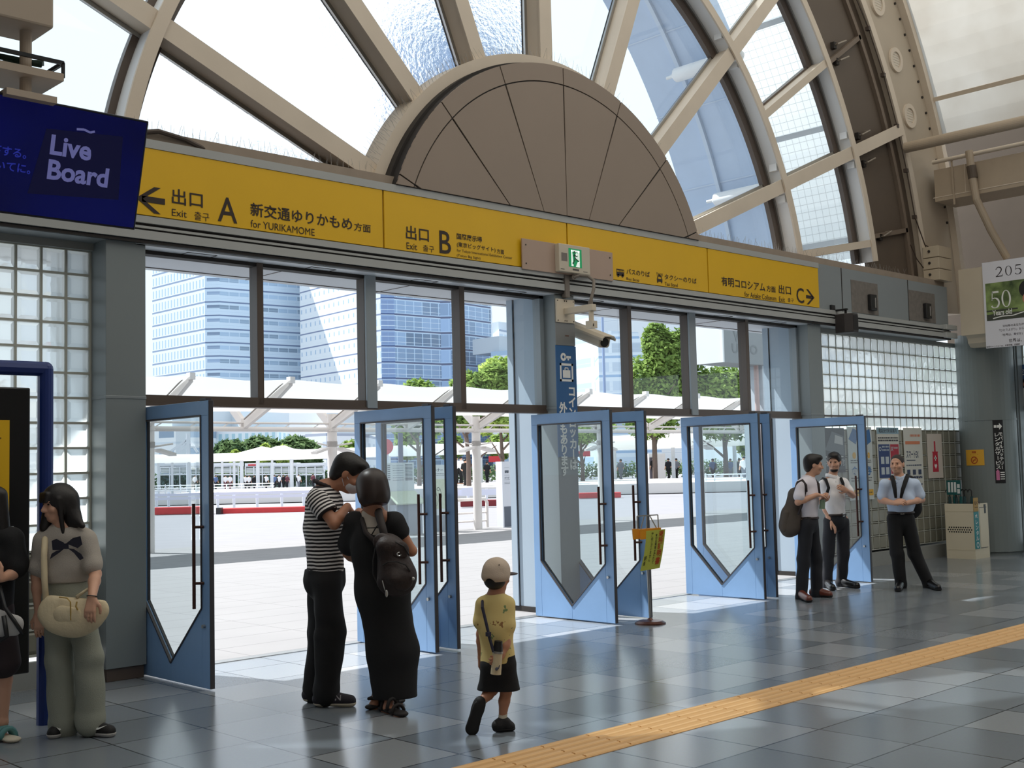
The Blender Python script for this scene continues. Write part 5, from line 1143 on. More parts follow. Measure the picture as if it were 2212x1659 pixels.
# shelters under it
for x0, x1, lb in ((345, 410, 'leftmost white glazed bus shelter under the far canopy'), (412, 446, 'narrow white glazed bus shelter seen beside the dark door stile'), (462, 515, 'white bus shelter with slatted panels under the far canopy'), (530, 585, 'white bus shelter with a red lettered board under the far canopy'), (592, 640, 'white bus shelter with a wide slatted window'), (642, 700, 'white bus shelter behind the man in stripes')):
    t = thing('bus_shelter', lb, 'bus shelter', G((x0+x1)/2, 134), 'bus shelters under the far canopy')
    b = MB(); n = 3
    for i in range(n+1): post(b, x0+(x1-x0)*i/n, 134, 1008, .07)
    for yy in (1006, 1024): flat(b, x0, x1, 134, yy, yy+2.5, .1)
    obj('frame', b, M_far, t)
    b = MB(); flat(b, x0-1, x1+1, 134, 1000, 1008, 2.5); obj('roof', b, M_far, t)
    b = MB(); flat(b, x0+2, x1-2, 134.2, 1010, 1022, .04); obj('slatted_panel', b, facade('shelter_slats_%d' % x0, tuple(RH), (206, 214, 216), (150, 162, 156), (140, 150, 146), .16, .35, 30, .1), t)
    b = MB(); flat(b, x0+2, x1-2, 136, 1024, 1052, .04); obj('glass_back', b, glass_mat('shelter_glass_%d' % x0, (150, 170, 166)), t)
    if x0 == 530: Lt = MB(); flat(Lt, 536, 556, 133.9, 1003, 1006, .03); obj('red_board', Lt, mat('board_red', (206, 60, 70), .6), t)
# planting behind the shelters, handrails, guard rails, curbs
b = MB(); rn = random.Random(5)
def leafcloud(b, c, r, n, s, rn):
    for _ in range(n):
        d = np.array([rn.gauss(0, 1), rn.gauss(0, 1), rn.gauss(0, 1)]); d /= np.linalg.norm(d); p = np.array(c)+d*np.array(r)*rn.uniform(.62, 1.0)
        u = np.array([rn.gauss(0, 1), rn.gauss(0, 1), rn.gauss(0, .6)]); u /= np.linalg.norm(u); w = np.cross(u, d+np.array([.2, .1, .3])); w /= np.linalg.norm(w)+1e-9; k = s*rn.uniform(.6, 1.3)
        b.add([p-u*k, p-w*k*.5, p+u*k, p+w*k*.5], [(0, 1, 2, 3)])
def leaf_mat(name, a, c, sc=1.2):
    m, nt, N, L = nodes_mat(name); g = N('ShaderNodeNewGeometry'); nz = N('ShaderNodeTexNoise'); nz.inputs['Scale'].default_value = sc; nz.inputs['Detail'].default_value = 4; L(g.outputs['Position'], nz.inputs['Vector'])
    rp = N('ShaderNodeValToRGB'); rp.color_ramp.elements[0].position = .35; rp.color_ramp.elements[0].color = (*lin(a), 1); rp.color_ramp.elements[1].position = .65; rp.color_ramp.elements[1].color = (*lin(c), 1); L(nz.outputs['Fac'], rp.inputs[0])
    df = N('ShaderNodeBsdfDiffuse'); tl = N('ShaderNodeBsdfTranslucent'); L(rp.outputs[0], df.inputs[0]); L(rp.outputs[0], tl.inputs[0]); mx = N('ShaderNodeMixShader'); mx.inputs[0].default_value = .4; L(df.outputs[0], mx.inputs[1]); L(tl.outputs[0], mx.inputs[2])
    o = N('ShaderNodeOutputMaterial'); L(mx.outputs[0], o.inputs[0]); return m
LF = [leaf_mat('leaf_green', (96, 122, 66), (158, 182, 100)), leaf_mat('leaf_dark', (72, 96, 70), (122, 146, 100), .6), leaf_mat('leaf_light', (136, 162, 80), (190, 206, 118))]
M_bark = mat('bark', (92, 78, 72), .9, var=.2)
def tree(label, x, D, ytop, w_px, crowns, leaf, n=2200, s=.22, trunk=.16, group='trees beyond the plaza'):
    base = G(x, D); t = thing('tree', label, 'tree', base, group); H = zat(x, ytop, D)
    rn = random.Random(int(x*7+D)); b = MB(); b.tube([base, base+np.array([.05, .02, H*.25]), base+np.array([-.05, .05, H*.5]), base+np.array([0, 0, H*.8])], [trunk, trunk*.85, trunk*.6, trunk*.2], 8)
    for k in range(5):
        a = k*1.3+x; z = H*(.22+.07*k); e = base+RH*math.cos(a)*H*.25+FH*math.sin(a)*H*.2+np.array([0, 0, z+H*.18]); b.tube([base+np.array([0, 0, z]), (base+e)/2+np.array([0, 0, z*.5+.1]), e], [trunk*.5, trunk*.35, trunk*.12], 6)
    obj('trunk', b, M_bark, t)
    b = MB(); W = w_px*D/FPX
    for cx_, cz, rx, rz, k in crowns: leafcloud(b, base+RH*cx_*W+np.array([0, 0, cz*H]), (rx*W, rx*W, rz*H), int(n*k), s, rn)
    obj('crown', b, leaf, t); return t
for i, (x, w, y, lb) in enumerate(((500, 80, 944, 'dark dense tree left of the dark tree row behind the far canopy'), (565, 90, 936, 'tallest dark dense tree in the middle of the row behind the far canopy'), (640, 80, 937, 'dark dense tree at the right end of the row behind the far canopy'))):
    tree(lb, x, 152, y, w, [(0, .62, .55, .34, 1), (-.35, .5, .35, .3, .6), (.35, .55, .38, .3, .6)], LF[1], 2000, .5, .3)
tree('small tree with its top just over the canopy, left of the thin window bar', 905, 76, 812, 105, [(0, .78, .52, .20, 1.2), (-.25, .62, .3, .2, .6), (.25, .66, .32, .2, .6)], LF[0])
tree('green tree rising left of the middle pier, branching trunk below', 1012, 70, 800, 110, [(.1, .8, .5, .2, 1), (.6, .86, .45, .2, 1), (.85, .76, .5, .2, .8), (-.2, .66, .4, .15, .5)], LF[0])
tree('rounded light green tree close left of the middle pier', 1085, 84, 766, 110, [(0, .8, .5, .2, 1.3), (-.3, .62, .4, .22, 1), (.3, .6, .4, .24, 1)], LF[2], 2400)
tree('tree behind the middle pillar with a thin bare trunk', 1258, 80, 872, 150, [(0, .75, .5, .22, 1), (-.3, .7, .3, .2, .6)], LF[0])
tree('tall leafy green tree beside the slanted glass building', 1415, 85, 696, 110, [(.12, .88, .32, .13, 1), (.3, .78, .45, .18, 1.2), (.62, .84, .3, .14, .8), (-.1, .66, .48, .16, 1.2), (.25, .56, .52, .16, 1.2), (-.3, .52, .32, .12, .8), (.65, .66, .4, .18, 1), (-.05, .42, .6, .14, 1)], LF[0], 1700, .2, .2)
tree('broad green tree below the box sign, right window', 1568, 85, 784, 130, [(0, .8, .5, .2, 1.4), (-.4, .72, .35, .22, 1), (.35, .7, .4, .26, 1.2), (0, .55, .6, .2, 1)], LF[0], 1800, .2, .2)
tree('tree with fresh green low leaves behind the standing man outside', 1660, 92, 860, 100, [(0, .7, .5, .25, 1.2), (-.3, .5, .4, .25, 1)], LF[2], 1500)
for x, w, y, lb, lf in ((612, 30, 960, 'yellow green bush top above the far canopy, right one', 2), (573, 26, 957, 'yellow green bush top above the far canopy, middle one', 2), (508, 22, 971, 'yellow green bush top above the far canopy, left one', 2), (880, 60, 935, 'bright green bush behind the far canopy seen in the blue door glass', 2), (975, 60, 938, 'green bush behind the far canopy beside the second canopy post', 0), (1080, 70, 936, 'green bush behind the far canopy at the bus sign', 0), (760, 60, 948, 'green bush behind the far canopy above the woman', 0)):
    p = G(x, 147); t = thing('bush', lb, 'bush', p, 'bushes beyond the far canopy'); H = zat(x, y, 147); W = w*147/FPX/2
    b = MB(); b.cyl(p, p+np.array([0, 0, H*.7]), .08, n=6); obj('stem', b, M_bark, t); b = MB(); leafcloud(b, p+np.array([0, 0, H*.72]), (W, W, H*.28), 900, .32, random.Random(x)); obj('foliage', b, LF[lf], t)
b = MB(); leafcloud(b, G(1150, 143, 1.1), (1, 1, .9), 10, .3, rn)
for x in range(320, 1740, 9): leafcloud(b, G(x, 143+rn.uniform(-1, 1), .9+.2*rn.random()), (.5, .5, 1.1), 60, .22, rn)
tag(obj('hedge', b, LF[1]), 'long low hedge behind the far shelters', 'hedge', None, 'stuff')
t = thing('handrail', 'white two bar handrail along the far pavement', 'handrail', G(450, 70)); b = MB()
for yy in (1047, 1053, 1058): 
    p, q_ = G(322, 70), G(592, 70); b.cyl((p[0], p[1], zat(457, yy, 70)), (q_[0], q_[1], zat(457, yy, 70)), .025, n=8)
obj('bars', b, M_far, t)
for x in range(324, 600, 33): b = MB(); post(b, x, 70, 1046, .03); obj('post', b, M_far, t)
t = thing('handrail', 'white two bar handrail behind the free standing blue door', 'handrail', G(1590, 66)); b = MB()
for yy in (1024, 1034):
    p, q_ = G(1522, 66), G(1720, 66); b.cyl((p[0], p[1], zat(1590, yy, 66)), (q_[0], q_[1], zat(1590, yy, 66)), .03, n=8)
obj('bars', b, M_far, t)
for x in (1524, 1543, 1600, 1655, 1718): b = MB(); post(b, x, 66, 1022, .035); obj('post', b, M_far, t)
t = thing('guard_rail', 'white steel guard rail behind the long red kerb', 'guard rail', G(500, 53)); b = MB()
for yy in (1063, 1071): flat(b, 322, 668, 53, yy, yy+6, .05)
obj('rail_plate', b, mat('rail_lilac', (214, 216, 232), .6), t)
for x in (338, 364, 410, 470, 505, 555, 608, 655): b = MB(); post(b, x, 53.2, 1062, .06); obj('post', b, M_far, t)
t = thing('guard_rail', 'white guard rail section seen between the two blue doors and the bus sign', 'guard rail', G(1040, 53)); b = MB(); flat(b, 978, 1085, 53, 1057, 1070, .05); flat(b, 996, 1024, 52.8, 1053, 1071, .04); obj('rail_plate', b, mat('rail_lilac'), t)
for x in (985, 1010, 1050, 1080): b = MB(); post(b, x, 53.2, 1056, .06); obj('post', b, M_far, t)
M_red = mat('kerb_red', (196, 60, 62), .8, var=.18, vscale=4)
for x0, x1, D, ya, yb, lb in ((330, 455, 49, 1095, 1111, 'red painted kerb seen through the dark left door'), (470, 665, 49, 1096, 1110, 'long red painted kerb left of the man in stripes'), (993, 1085, 49, 1080, 1094, 'dark red kerb between the canopy post and the bus sign'), (1249, 1340, 58, 1064, 1076, 'short red kerb seen through the middle door glass')):
    b = MB(); flat(b, x0, x1, D, ya, yb, .5); tag(obj('kerb', b, M_red if x0 != 993 else mat('kerb_maroon', (120, 40, 46), .8), bevel=.03), lb, 'kerb', 'red kerbs of the roundabout')
b = MB(); flat(b, 318, 1740, 64, 1053, 1075, 20); o_ = obj('trim_20', b, mat('far_pavement', (214, 212, 210), .8)); tag(o_, 'pale raised far pavement of the roundabout', None, None, 'structure')
b = MB(); flat(b, 466, 476, 48.5, 1097, 1112, .4); tag(obj('kerb_block', b, M_black), 'small black block at the left end of the long red kerb', 'block')

# signs and street furniture on the plaza near the canopy
M_board = mat('board_white', (226, 232, 234), .5)
def slab(x0, x1, Y, y0, y1): return at(x0, y0, Y=Y)[0], at(x1, y0, Y=Y)[0], at(x1, y1, Y=Y)[2], at(x0, y0, Y=Y)[2]
t = thing('timetable_board', 'white timetable board with a slanted map desk, seen in the blue door glass', 'information board', (19, 14.45, 0))
x0, x1, z0, z1 = slab(833, 894, 14.4, 1000, 1090)
b = MB(); b.box(x0, x1, 14.4, 14.5, 0, z1); obj('board', b, M_board, t)
Lt = Letters((0, 14.398, 0), XX, ZZ, .003); w = x1-x0; h = z1-1.0
for i in range(12): Lt.rect(x0+.68*w, x0+.94*w, z1-.06-i*.035, z1-.043-i*.035)
for i in range(8): Lt.rect(x0+.06*w, x0+.15*w, z1-.08-i*.05, z1-.05-i*.05)
bars(Lt, x0+.24*w, x0+.62*w, [z1-.08-i*.06 for i in range(7)], .01, 8); obj('print', Lt, mat('print_slate', (92, 100, 112), .6), t)
b = MB(); b.prism([(x0+.05, 14.05, .75), (x1+.1, 14.05, .75), (x1, 14.38, 1.05), (x0-.02, 14.38, 1.05)], (0, 0, .03)); obj('map_desk', b, mat('map_green', (214, 222, 198), .5, var=.12, vscale=12), t)
b = MB(); b.box(x0+.08, x1, 14.1, 14.38, 0, .75); obj('desk_base', b, mat('base_slate', (150, 158, 168), .5, var=.1), t)
t = thing('map_board', 'white board with a street map seen between the two blue doors', 'information board', (20, 14.45, 0))
x0, x1, z0, z1 = slab(926, 962, 14.4, 1005, 1090)
b = MB(); b.box(x0, x1, 14.4, 14.5, .0, z1); obj('board', b, M_board, t)
Lt = Letters((0, 14.398, 0), XX, ZZ, .003); Lt.line('コーナー', x0+.06, z1-.17, .09, .02, ref='ー'if 0 else 'ナ'); bars(Lt, x0+.06, x1-.05, (z1-.23, z1-.27), .012, 9); Lt.disc(x0+.30, z1-.62, .05, .035); Lt.stroke([(x0+.36, z1-.6), (x0+.42, z1-.8), (x0+.34, z1-1.0)], .012); Lt.stroke([(x0+.22, z1-.7), (x0+.30, z1-.9), (x0+.24, z1-1.05)], .012); obj('print', Lt, mat('print_slate'), t)
Lt = Letters((0, 14.397, 0), XX, ZZ, .002); Lt.rect(x0+.02, x1-.02, z1-1.12, z1-.36); obj('map', Lt, mat('map_green'), t)
b = MB(); b.box(x0, x1, 14.39, 14.4, 0.02, .42); obj('foot_panel', b, mat('base_slate'), t)
t = thing('bus_stop_totem', 'slim white bus stop totem with a dark grey foot', 'sign', (22.4, 14.3, 0))
x0, x1, z0, z1 = slab(1084, 1109, 14.2, 997, 1138)
b = MB(); b.box(x0, x1+.2, 14.2, 14.45, .0, z1); obj('body', b, mat('totem_white', (224, 228, 238), .5), t)
b = MB(); b.box(x0+.05, x1+.2, 14.19, 14.2, .02, .56); obj('grey_foot', b, mat('totem_grey', (96, 104, 118), .5), t)
Lt = Letters((0, 14.199, 0), XX, ZZ, .003); w = .33
Lt.rect(x0+.10, x0+.24, z1-.30, z1-.24); Lt.disc(x0+.13, z1-.30, .014); Lt.disc(x0+.21, z1-.30, .014); Lt.rect(x0+.08, x0+.26, z1-.17, z1-.165); Lt.rect(x0+.08, x0+.26, z1-.37, z1-.365); Lt.fit('のりば', x0+.09, x0+.26, z1-.46, z1-.41, .01); bars(Lt, x0+.08, x0+.28, (z1-.50, z1-.56, z1-.60), .01, 4); obj('print', Lt, mat('print_slate'), t)
b = MB()
ra_, rb_ = 20.4, 21.9
for y_ in (14.6,):
    b.tube([(ra_, y_, .02), (ra_, y_, .70), (ra_+.08, y_, .78), (rb_-.08, y_, .78), (rb_, y_, .70), (rb_, y_, .02)], .045, 10); b.cyl((ra_, y_, .42), (rb_, y_, .42), .025, n=8); b.cyl((ra_, y_, .2), (rb_, y_, .2), .025, n=8)
tag(obj('barrier', b, M_cpaint, smooth=False), 'low white tube barrier beside the second canopy post', 'barrier')
t = thing('no_entry_sign', 'round red road sign on a pole seen in the blue door glass', 'road sign', G(836, 45))
b = MB(); post(b, 838, 45, 958, .04); obj('pole', b, M_far, t); b = MB(); p = G(833, 44.9, zat(833, 965, 45)); b.cyl(p, p+FH*.04, .30, n=24); obj('disc', b, mat('sign_road_red', (206, 50, 66), .5), t)
b = MB(); post(b, 866, 55, 935, .12); tag(obj('street_pole', b, mat('pole_slate', (112, 112, 128), .5)), 'dark grey street pole above the timetable board', 'pole')
b = MB(); flat(b, 1056, 1090, 92, 985, 998, .3); tag(obj('shop_board', b, mat('board_red')), 'red lettered shop board far behind the bus stop totem', 'sign')
b = MB(); flat(b, 1246, 1276, 95, 974, 986, .3); tag(obj('shop_board', b, mat('board_red')), 'red lettered shop board seen through the middle door glass', 'sign')
# white truss mast
t = thing('cable_mast', 'white mast with slanting stays above the far canopy, dark left door', 'mast', G(407, 110)); b = MB()
post(b, 407, 110, 936, .2); obj('mast', b, M_far, t); b = MB()
for xe in (366, 386, 427): p, q_ = G(407, 110, zat(407, 948, 110)), G(xe, 110, zat(xe, 977, 110)); b.bar(p, q_, .2, .2)
obj('stays', b, M_far, t)
t = thing('kiosk_hut', 'white hut with a dark doorway behind the notice stand', 'hut', G(1415, 94)); b = MB(); flat(b, 1402, 1438, 94, 980, 1045, 2); obj('walls', b, mat('hut_white', (230, 226, 226), .6), t); b = MB(); flat(b, 1404, 1415, 93.9, 988, 1040, .05); obj('doorway', b, mat('hut_dark', (80, 74, 84), .6), t)
# ================================================================ people: blended solids meshed by surface nets
def vn(v): v = np.array(v, float); return v/np.linalg.norm(v)
class Solid:
    def __init__(s): s.p = []; s.cuts = []; s.nz = None
    def cone(s, a, b, ra, rb=None, k=.02, sub=False): s.p.append(('c', np.array(a, float), np.array(b, float), ra, ra if rb is None else rb, None, 1, k, sub)); return s
    def flat(s, a, b, ra, rb, n, q, k=.03, sub=False): s.p.append(('c', np.array(a, float), np.array(b, float), ra, rb, vn(n), q, k, sub)); return s
    def chain(s, pts, rs, k=.015):
        for i in range(len(pts)-1): s.cone(pts[i], pts[i+1], rs[i], rs[i+1], k)
        return s
    def ell(s, c, r, R=None, k=.015, sub=False): s.p.append(('e', np.array(c, float), np.array(r, float), np.eye(3) if R is None else np.array(R, float), k, sub)); return s
    def cut(s, pt, n): s.cuts.append((np.array(pt, float), vn(n))); return s     # keeps what lies behind the plane
    def mesh(s, name, h):
        lo = np.full(3, 1e9); hi = -lo
        for p in s.p:
            if p[-1]: continue
            if p[0] == 'c': r = max(p[3], p[4]); lo = np.minimum(lo, np.minimum(p[1], p[2])-r); hi = np.maximum(hi, np.maximum(p[1], p[2])+r)
            else: r = max(p[2]); lo = np.minimum(lo, p[1]-r); hi = np.maximum(hi, p[1]+r)
        lo -= 3*h; hi += 3*h; n = np.ceil((hi-lo)/h).astype(int)+1
        F = np.full(n, .1, np.float32); axs = [(lo[i]+h*np.arange(n[i])).astype(np.float32) for i in range(3)]
        for p in s.p:
            k, sub = p[-2], p[-1]
            if p[0] == 'c': r = max(p[3], p[4]); l, u = np.minimum(p[1], p[2])-r, np.maximum(p[1], p[2])+r
            else: r = max(p[2]); l, u = p[1]-r, p[1]+r
            m_ = k+3*h; i0 = np.clip(np.floor((l-m_-lo)/h).astype(int), 0, n-1); i1 = np.clip(np.ceil((u+m_-lo)/h).astype(int)+1, 1, n)
            if (i1 <= i0).any(): continue
            X, Y, Z = np.meshgrid(*[axs[i][i0[i]:i1[i]] for i in range(3)], indexing='ij', sparse=True)
            if p[0] == 'c':
                a, b, ra, rb, nn, q = p[1:7]
                dx, dy, dz = X-a[0], Y-a[1], Z-a[2]; ab = b-a
                if nn is not None:
                    f = (1/q-1); w = (dx*nn[0]+dy*nn[1]+dz*nn[2])*f; dx, dy, dz = dx+w*nn[0], dy+w*nn[1], dz+w*nn[2]; ab = ab+nn*np.dot(ab, nn)*f
                t = np.clip((dx*ab[0]+dy*ab[1]+dz*ab[2])/max(ab@ab, 1e-12), 0, 1)
                d = np.sqrt((dx-ab[0]*t)**2+(dy-ab[1]*t)**2+(dz-ab[2]*t)**2)-(ra+(rb-ra)*t)
                if nn is not None: d = d*(.5+.5*q)
            else:
                c, rr, R = p[1:4]; dx, dy, dz = X-c[0], Y-c[1], Z-c[2]
                u_ = [(dx*R[0, i]+dy*R[1, i]+dz*R[2, i]) for i in range(3)]
                k0 = np.sqrt(sum((u_[i]/rr[i])**2 for i in range(3)))+1e-6; k1 = np.sqrt(sum((u_[i]/rr[i]**2)**2 for i in range(3)))+1e-6; d = k0*(k0-1)/k1
            S = F[i0[0]:i1[0], i0[1]:i1[1], i0[2]:i1[2]]
            if sub: hh = np.maximum(k-np.abs(S+d), 0)/k; S[...] = np.maximum(S, -d)+hh*hh*k*.25
            else: hh = np.maximum(k-np.abs(S-d), 0)/k; S[...] = np.minimum(S, d)-hh*hh*k*.25
        X, Y, Z = np.meshgrid(*axs, indexing='ij', sparse=True)
        if s.nz is not None: F += s.nz(X, Y, Z).astype(np.float32)
        for pt, nn in s.cuts: F = np.maximum(F, ((X-pt[0])*nn[0]+(Y-pt[1])*nn[1]+(Z-pt[2])*nn[2]).astype(np.float32))
        return nets(name, F, lo, h)
def nets(name, F, lo, h):
    B = F < 0; cnt = np.zeros(np.array(F.shape)-1, np.int8)
    for i in (0, 1):
        for j in (0, 1):
            for k in (0, 1): cnt += B[i:F.shape[0]-1+i, j:F.shape[1]-1+j, k:F.shape[2]-1+k]
    act = (cnt > 0) & (cnt < 8); idx = np.argwhere(act); pos = np.zeros((len(idx), 3)); c = np.zeros(len(idx))
    cs = [np.array(q) for q in ((0, 0, 0), (1, 0, 0), (0, 1, 0), (1, 1, 0), (0, 0, 1), (1, 0, 1), (0, 1, 1), (1, 1, 1))]
    for a in range(8):
        for b in range(a+1, 8):
            if abs(cs[a]-cs[b]).sum() != 1: continue
            p, q = idx+cs[a], idx+cs[b]; v0 = F[p[:, 0], p[:, 1], p[:, 2]]; v1 = F[q[:, 0], q[:, 1], q[:, 2]]; m_ = (v0 < 0) != (v1 < 0)
            t = np.where(m_, v0/np.where(m_, v0-v1, 1), 0); pos += np.where(m_[:, None], cs[a]+t[:, None]*(cs[b]-cs[a]), 0); c += m_
    pos = (pos/c[:, None]+idx)*h+lo
    mp = np.full(act.shape, -1, np.int32); mp[act] = np.arange(len(idx)); qs = []
    for ax in range(3):
        sl = [slice(None)]*3; s2 = [slice(None)]*3; sl[ax] = slice(0, -1); s2[ax] = slice(1, None)
        e = np.argwhere(B[tuple(sl)] != B[tuple(s2)]); u, v = (ax+1) % 3, (ax+2) % 3
        e = e[(e[:, u] > 0) & (e[:, v] > 0) & (e[:, u] < act.shape[u]) & (e[:, v] < act.shape[v])]
        ins = B[e[:, 0], e[:, 1], e[:, 2]]; du = np.zeros(3, int); du[u] = 1; dv = np.zeros(3, int); dv[v] = 1
        g = [mp[tuple((e-o_).T)] for o_ in (du+dv, dv, 0*du, du)]; Q = np.stack(g, 1); Q[~ins] = Q[~ins][:, ::-1]; qs.append(Q)
    Q = np.concatenate(qs); Q = Q[(Q >= 0).all(1)]
    me = bpy.data.meshes.new(name); me.vertices.add(len(pos)); me.vertices.foreach_set('co', pos.astype(np.float32).ravel())
    me.loops.add(len(Q)*4); me.loops.foreach_set('vertex_index', Q.astype(np.int32).ravel()); me.polygons.add(len(Q)); me.polygons.foreach_set('loop_start', np.arange(0, len(Q)*4, 4, dtype=np.int32))
    me.update(calc_edges=True); me.validate(); me.polygons.foreach_set('use_smooth', [True]*len(me.polygons)); return me
def folds(amp=.004, f=26, sx=1.0, seed=0.0):
    def fn(X, Y, Z):
        a = np.sin(f*(X*.8+Y*.6+Z*.55*sx)+2.1*np.sin(9*Z+seed)+seed); b = np.sin(f*.7*(Y*.9-X*.5-Z*.8*sx)+1.7*np.sin(11*X+7*Y+seed)); return amp*a*b
    return fn
def frame(f, u=(0, 0, 1)):
    f = vn(f); s = vn(np.cross(f, u)); return f, s, np.cross(s, f)       # forward, right, up
def head(S, c, f, u, k=1.0):
    f, s, u = frame(f, u); R = np.stack([s, f, u], 1); o = lambda a, b, d: c+(s*a+f*b+u*d)*k
    S.ell(o(0, -.012, .028), np.array([.076, .096, .088])*k, R, .02).ell(o(0, .022, -.035), np.array([.064, .070, .078])*k, R, .025).ell(o(0, .048, -.092), np.array([.040, .036, .026])*k, R, .022)
    for a in (-1, 1):
        S.ell(o(a*.033, .088, .008), np.array([.020, .013, .013])*k, R, .012, True); S.ell(o(a*.031, .074, .007), np.array([.014, .014, .012])*k, R, .004)
        S.ell(o(a*.042, .066, -.030), np.array([.024, .022, .020])*k, R, .02); S.ell(o(a*.078, -.008, -.008), np.array([.010, .020, .032])*k, R, .008)
        S.ell(o(a*.030, .086, .026), np.array([.026, .010, .007])*k, R, .010)
    S.cone(o(0, .088, .012), o(0, .112, -.030), .009*k, .013*k, .012); S.ell(o(0, .098, -.036), np.array([.019, .012, .010])*k, R, .01)
    S.ell(o(0, .090, -.060), np.array([.026, .009, .007])*k, R, .006); S.ell(o(0, .088, -.071), np.array([.022, .010, .007])*k, R, .006)
def hand(S, w, d, n, curl=.5, k=1.0, thumb=1, spread=.06):
    """w wrist, d direction of the fingers, n back-of-hand normal, thumb = +1/-1 along d x n"""
    d = vn(d); n = vn(np.array(n)-d*np.dot(n, d)); s = np.cross(d, n)*thumb
    pl = .088*k
    for a, rr in ((-.026, .012), (-.009, .0135), (.009, .0135), (.026, .0125)): S.cone(w+s*a*.55*k+d*.01*k, w+s*a*k+d*pl, .017*k, rr*k, .012)
    for i, (a, L) in enumerate(((.029, .072), (.010, .080), (-.010, .074), (-.028, .058))):
        p = w+s*a*k+d*pl*(1 if i < 3 else .94); dd = vn(d+s*a*spread*20*.05/.03); ang = 0
        for j, (fr, rr) in enumerate(((.45, .0092), (.32, .0085), (.23, .0078))):
            ang += curl*(.55 if j == 0 else .8)*(1+.12*i); q = p+(dd*math.cos(ang)-n*math.sin(ang))*L*fr*k; S.cone(p, q, rr*k*1.04, rr*k*.96, .004); p = q
    p = w+s*.022*k+d*.022*k; q = p+(s*.75+d*.7-n*.25)*.040*k; r = q+(d*.9+s*.25-n*(.25+.4*curl))*.030*k; e = r+(d*.9-s*.1-n*(.2+.5*curl))*.022*k
    S.cone(p, q, .0155*k, .0115*k, .012).cone(q, r, .0112*k, .0098*k, .005).cone(r, e, .0098*k, .0082*k, .004)
M_skin = mat('skin', (206, 158, 132), .5, var=.06, vscale=8); M_skin2 = mat('skin_tan', (180, 126, 98), .5, var=.06, vscale=8)
M_hair = mat('hair_black', (22, 17, 16), .5, bump=.15, bscale=60); M_eye = mat('eye_dark', (26, 20, 18), .3)
def skin_body(t, J, mt, k=1.0, h=.0065, hands=(.5, .5), feet=False, girth=1.0, hand_n=((0, 0, 1), (0, 0, 1)), thumbs=(1, 1)):
    S = Solid(); f, s, u = frame(J['bf']); g = girth
    head(S, J['head'], J['hf'], J.get('hu', (0, 0, 1)), k*J.get('hk', 1))
    hb = J['head']-frame(J['hf'], J.get('hu', (0, 0, 1)))[2]*.07*k-vn(J['hf'])*.015*k
    S.cone(J['neck']+np.array([0, 0, .0]), hb, .056*k*g, .052*k*g, .03)
    S.cone(J['neck'], J['sh'][0]*.72+J['neck']*.28, .05*k*g, .045*k*g, .04).cone(J['neck'], J['sh'][1]*.72+J['neck']*.28, .05*k*g, .045*k*g, .04)
    S.flat(J['chest'], J['pelvis'], .13*k*g, .12*k*g, f, .62, .05)
    for i in (0, 1):
        S.chain([J['sh'][i], J['el'][i]], [.046*k*g, .038*k*g]); m_ = J['el'][i]*.68+J['wr'][i]*.32; S.chain([J['el'][i], m_, J['wr'][i]], [.038*k*g, .038*k*g, .026*k*g])
        hand(S, J['wr'][i], J['ht'][i]-J['wr'][i], hand_n[i], hands[i], k*(1 if k > .8 else 1.12), thumbs[i])
        c = J['kn'][i]*.7+J['an'][i]*.3; bk = -f*.012*k
        S.chain([J['hip'][i], J['kn'][i]], [.075*k*g, .052*k*g]).chain([J['kn'][i], c+bk, J['an'][i]], [.050*k*g, .052*k*g, .033*k*g])
        if feet:
            an, to = J['an'][i], J['to'][i]; d = vn((to-an)*[1, 1, 0]); hl = np.array([an[0], an[1], to[2]+.02])-d*.035*k
            S.cone(an, hl, .036*k, .030*k).cone(hl, to-d*.05*k+np.array([0, 0, .008]), .032*k, .026*k, .03); sd = np.cross(d, (0, 0, 1))
            for a, L in ((-.026, .0), (-.012, .006), (.0, .008), (.013, .006), (.026, .002)): S.cone(to+sd*a*k-d*.05*k, to+sd*a*k+d*L*k, .013*k, .010*k, .006)
    o = link('body', S.mesh('body', h), mt, t)
    f2, s2, u2 = frame(J['hf'], J.get('hu', (0, 0, 1))); kk = k*J.get('hk', 1)
    for a in (-1, 1):
        b = MB(); b.ball(J['head']+(s2*a*.031+f2*.0835+u2*.007)*kk, .0095*kk, .0095*kk, .0065*kk, 10, 6, np.stack([s2, f2, u2], 1)); obj('eye', b, M_eye, o, smooth=True)
    return o
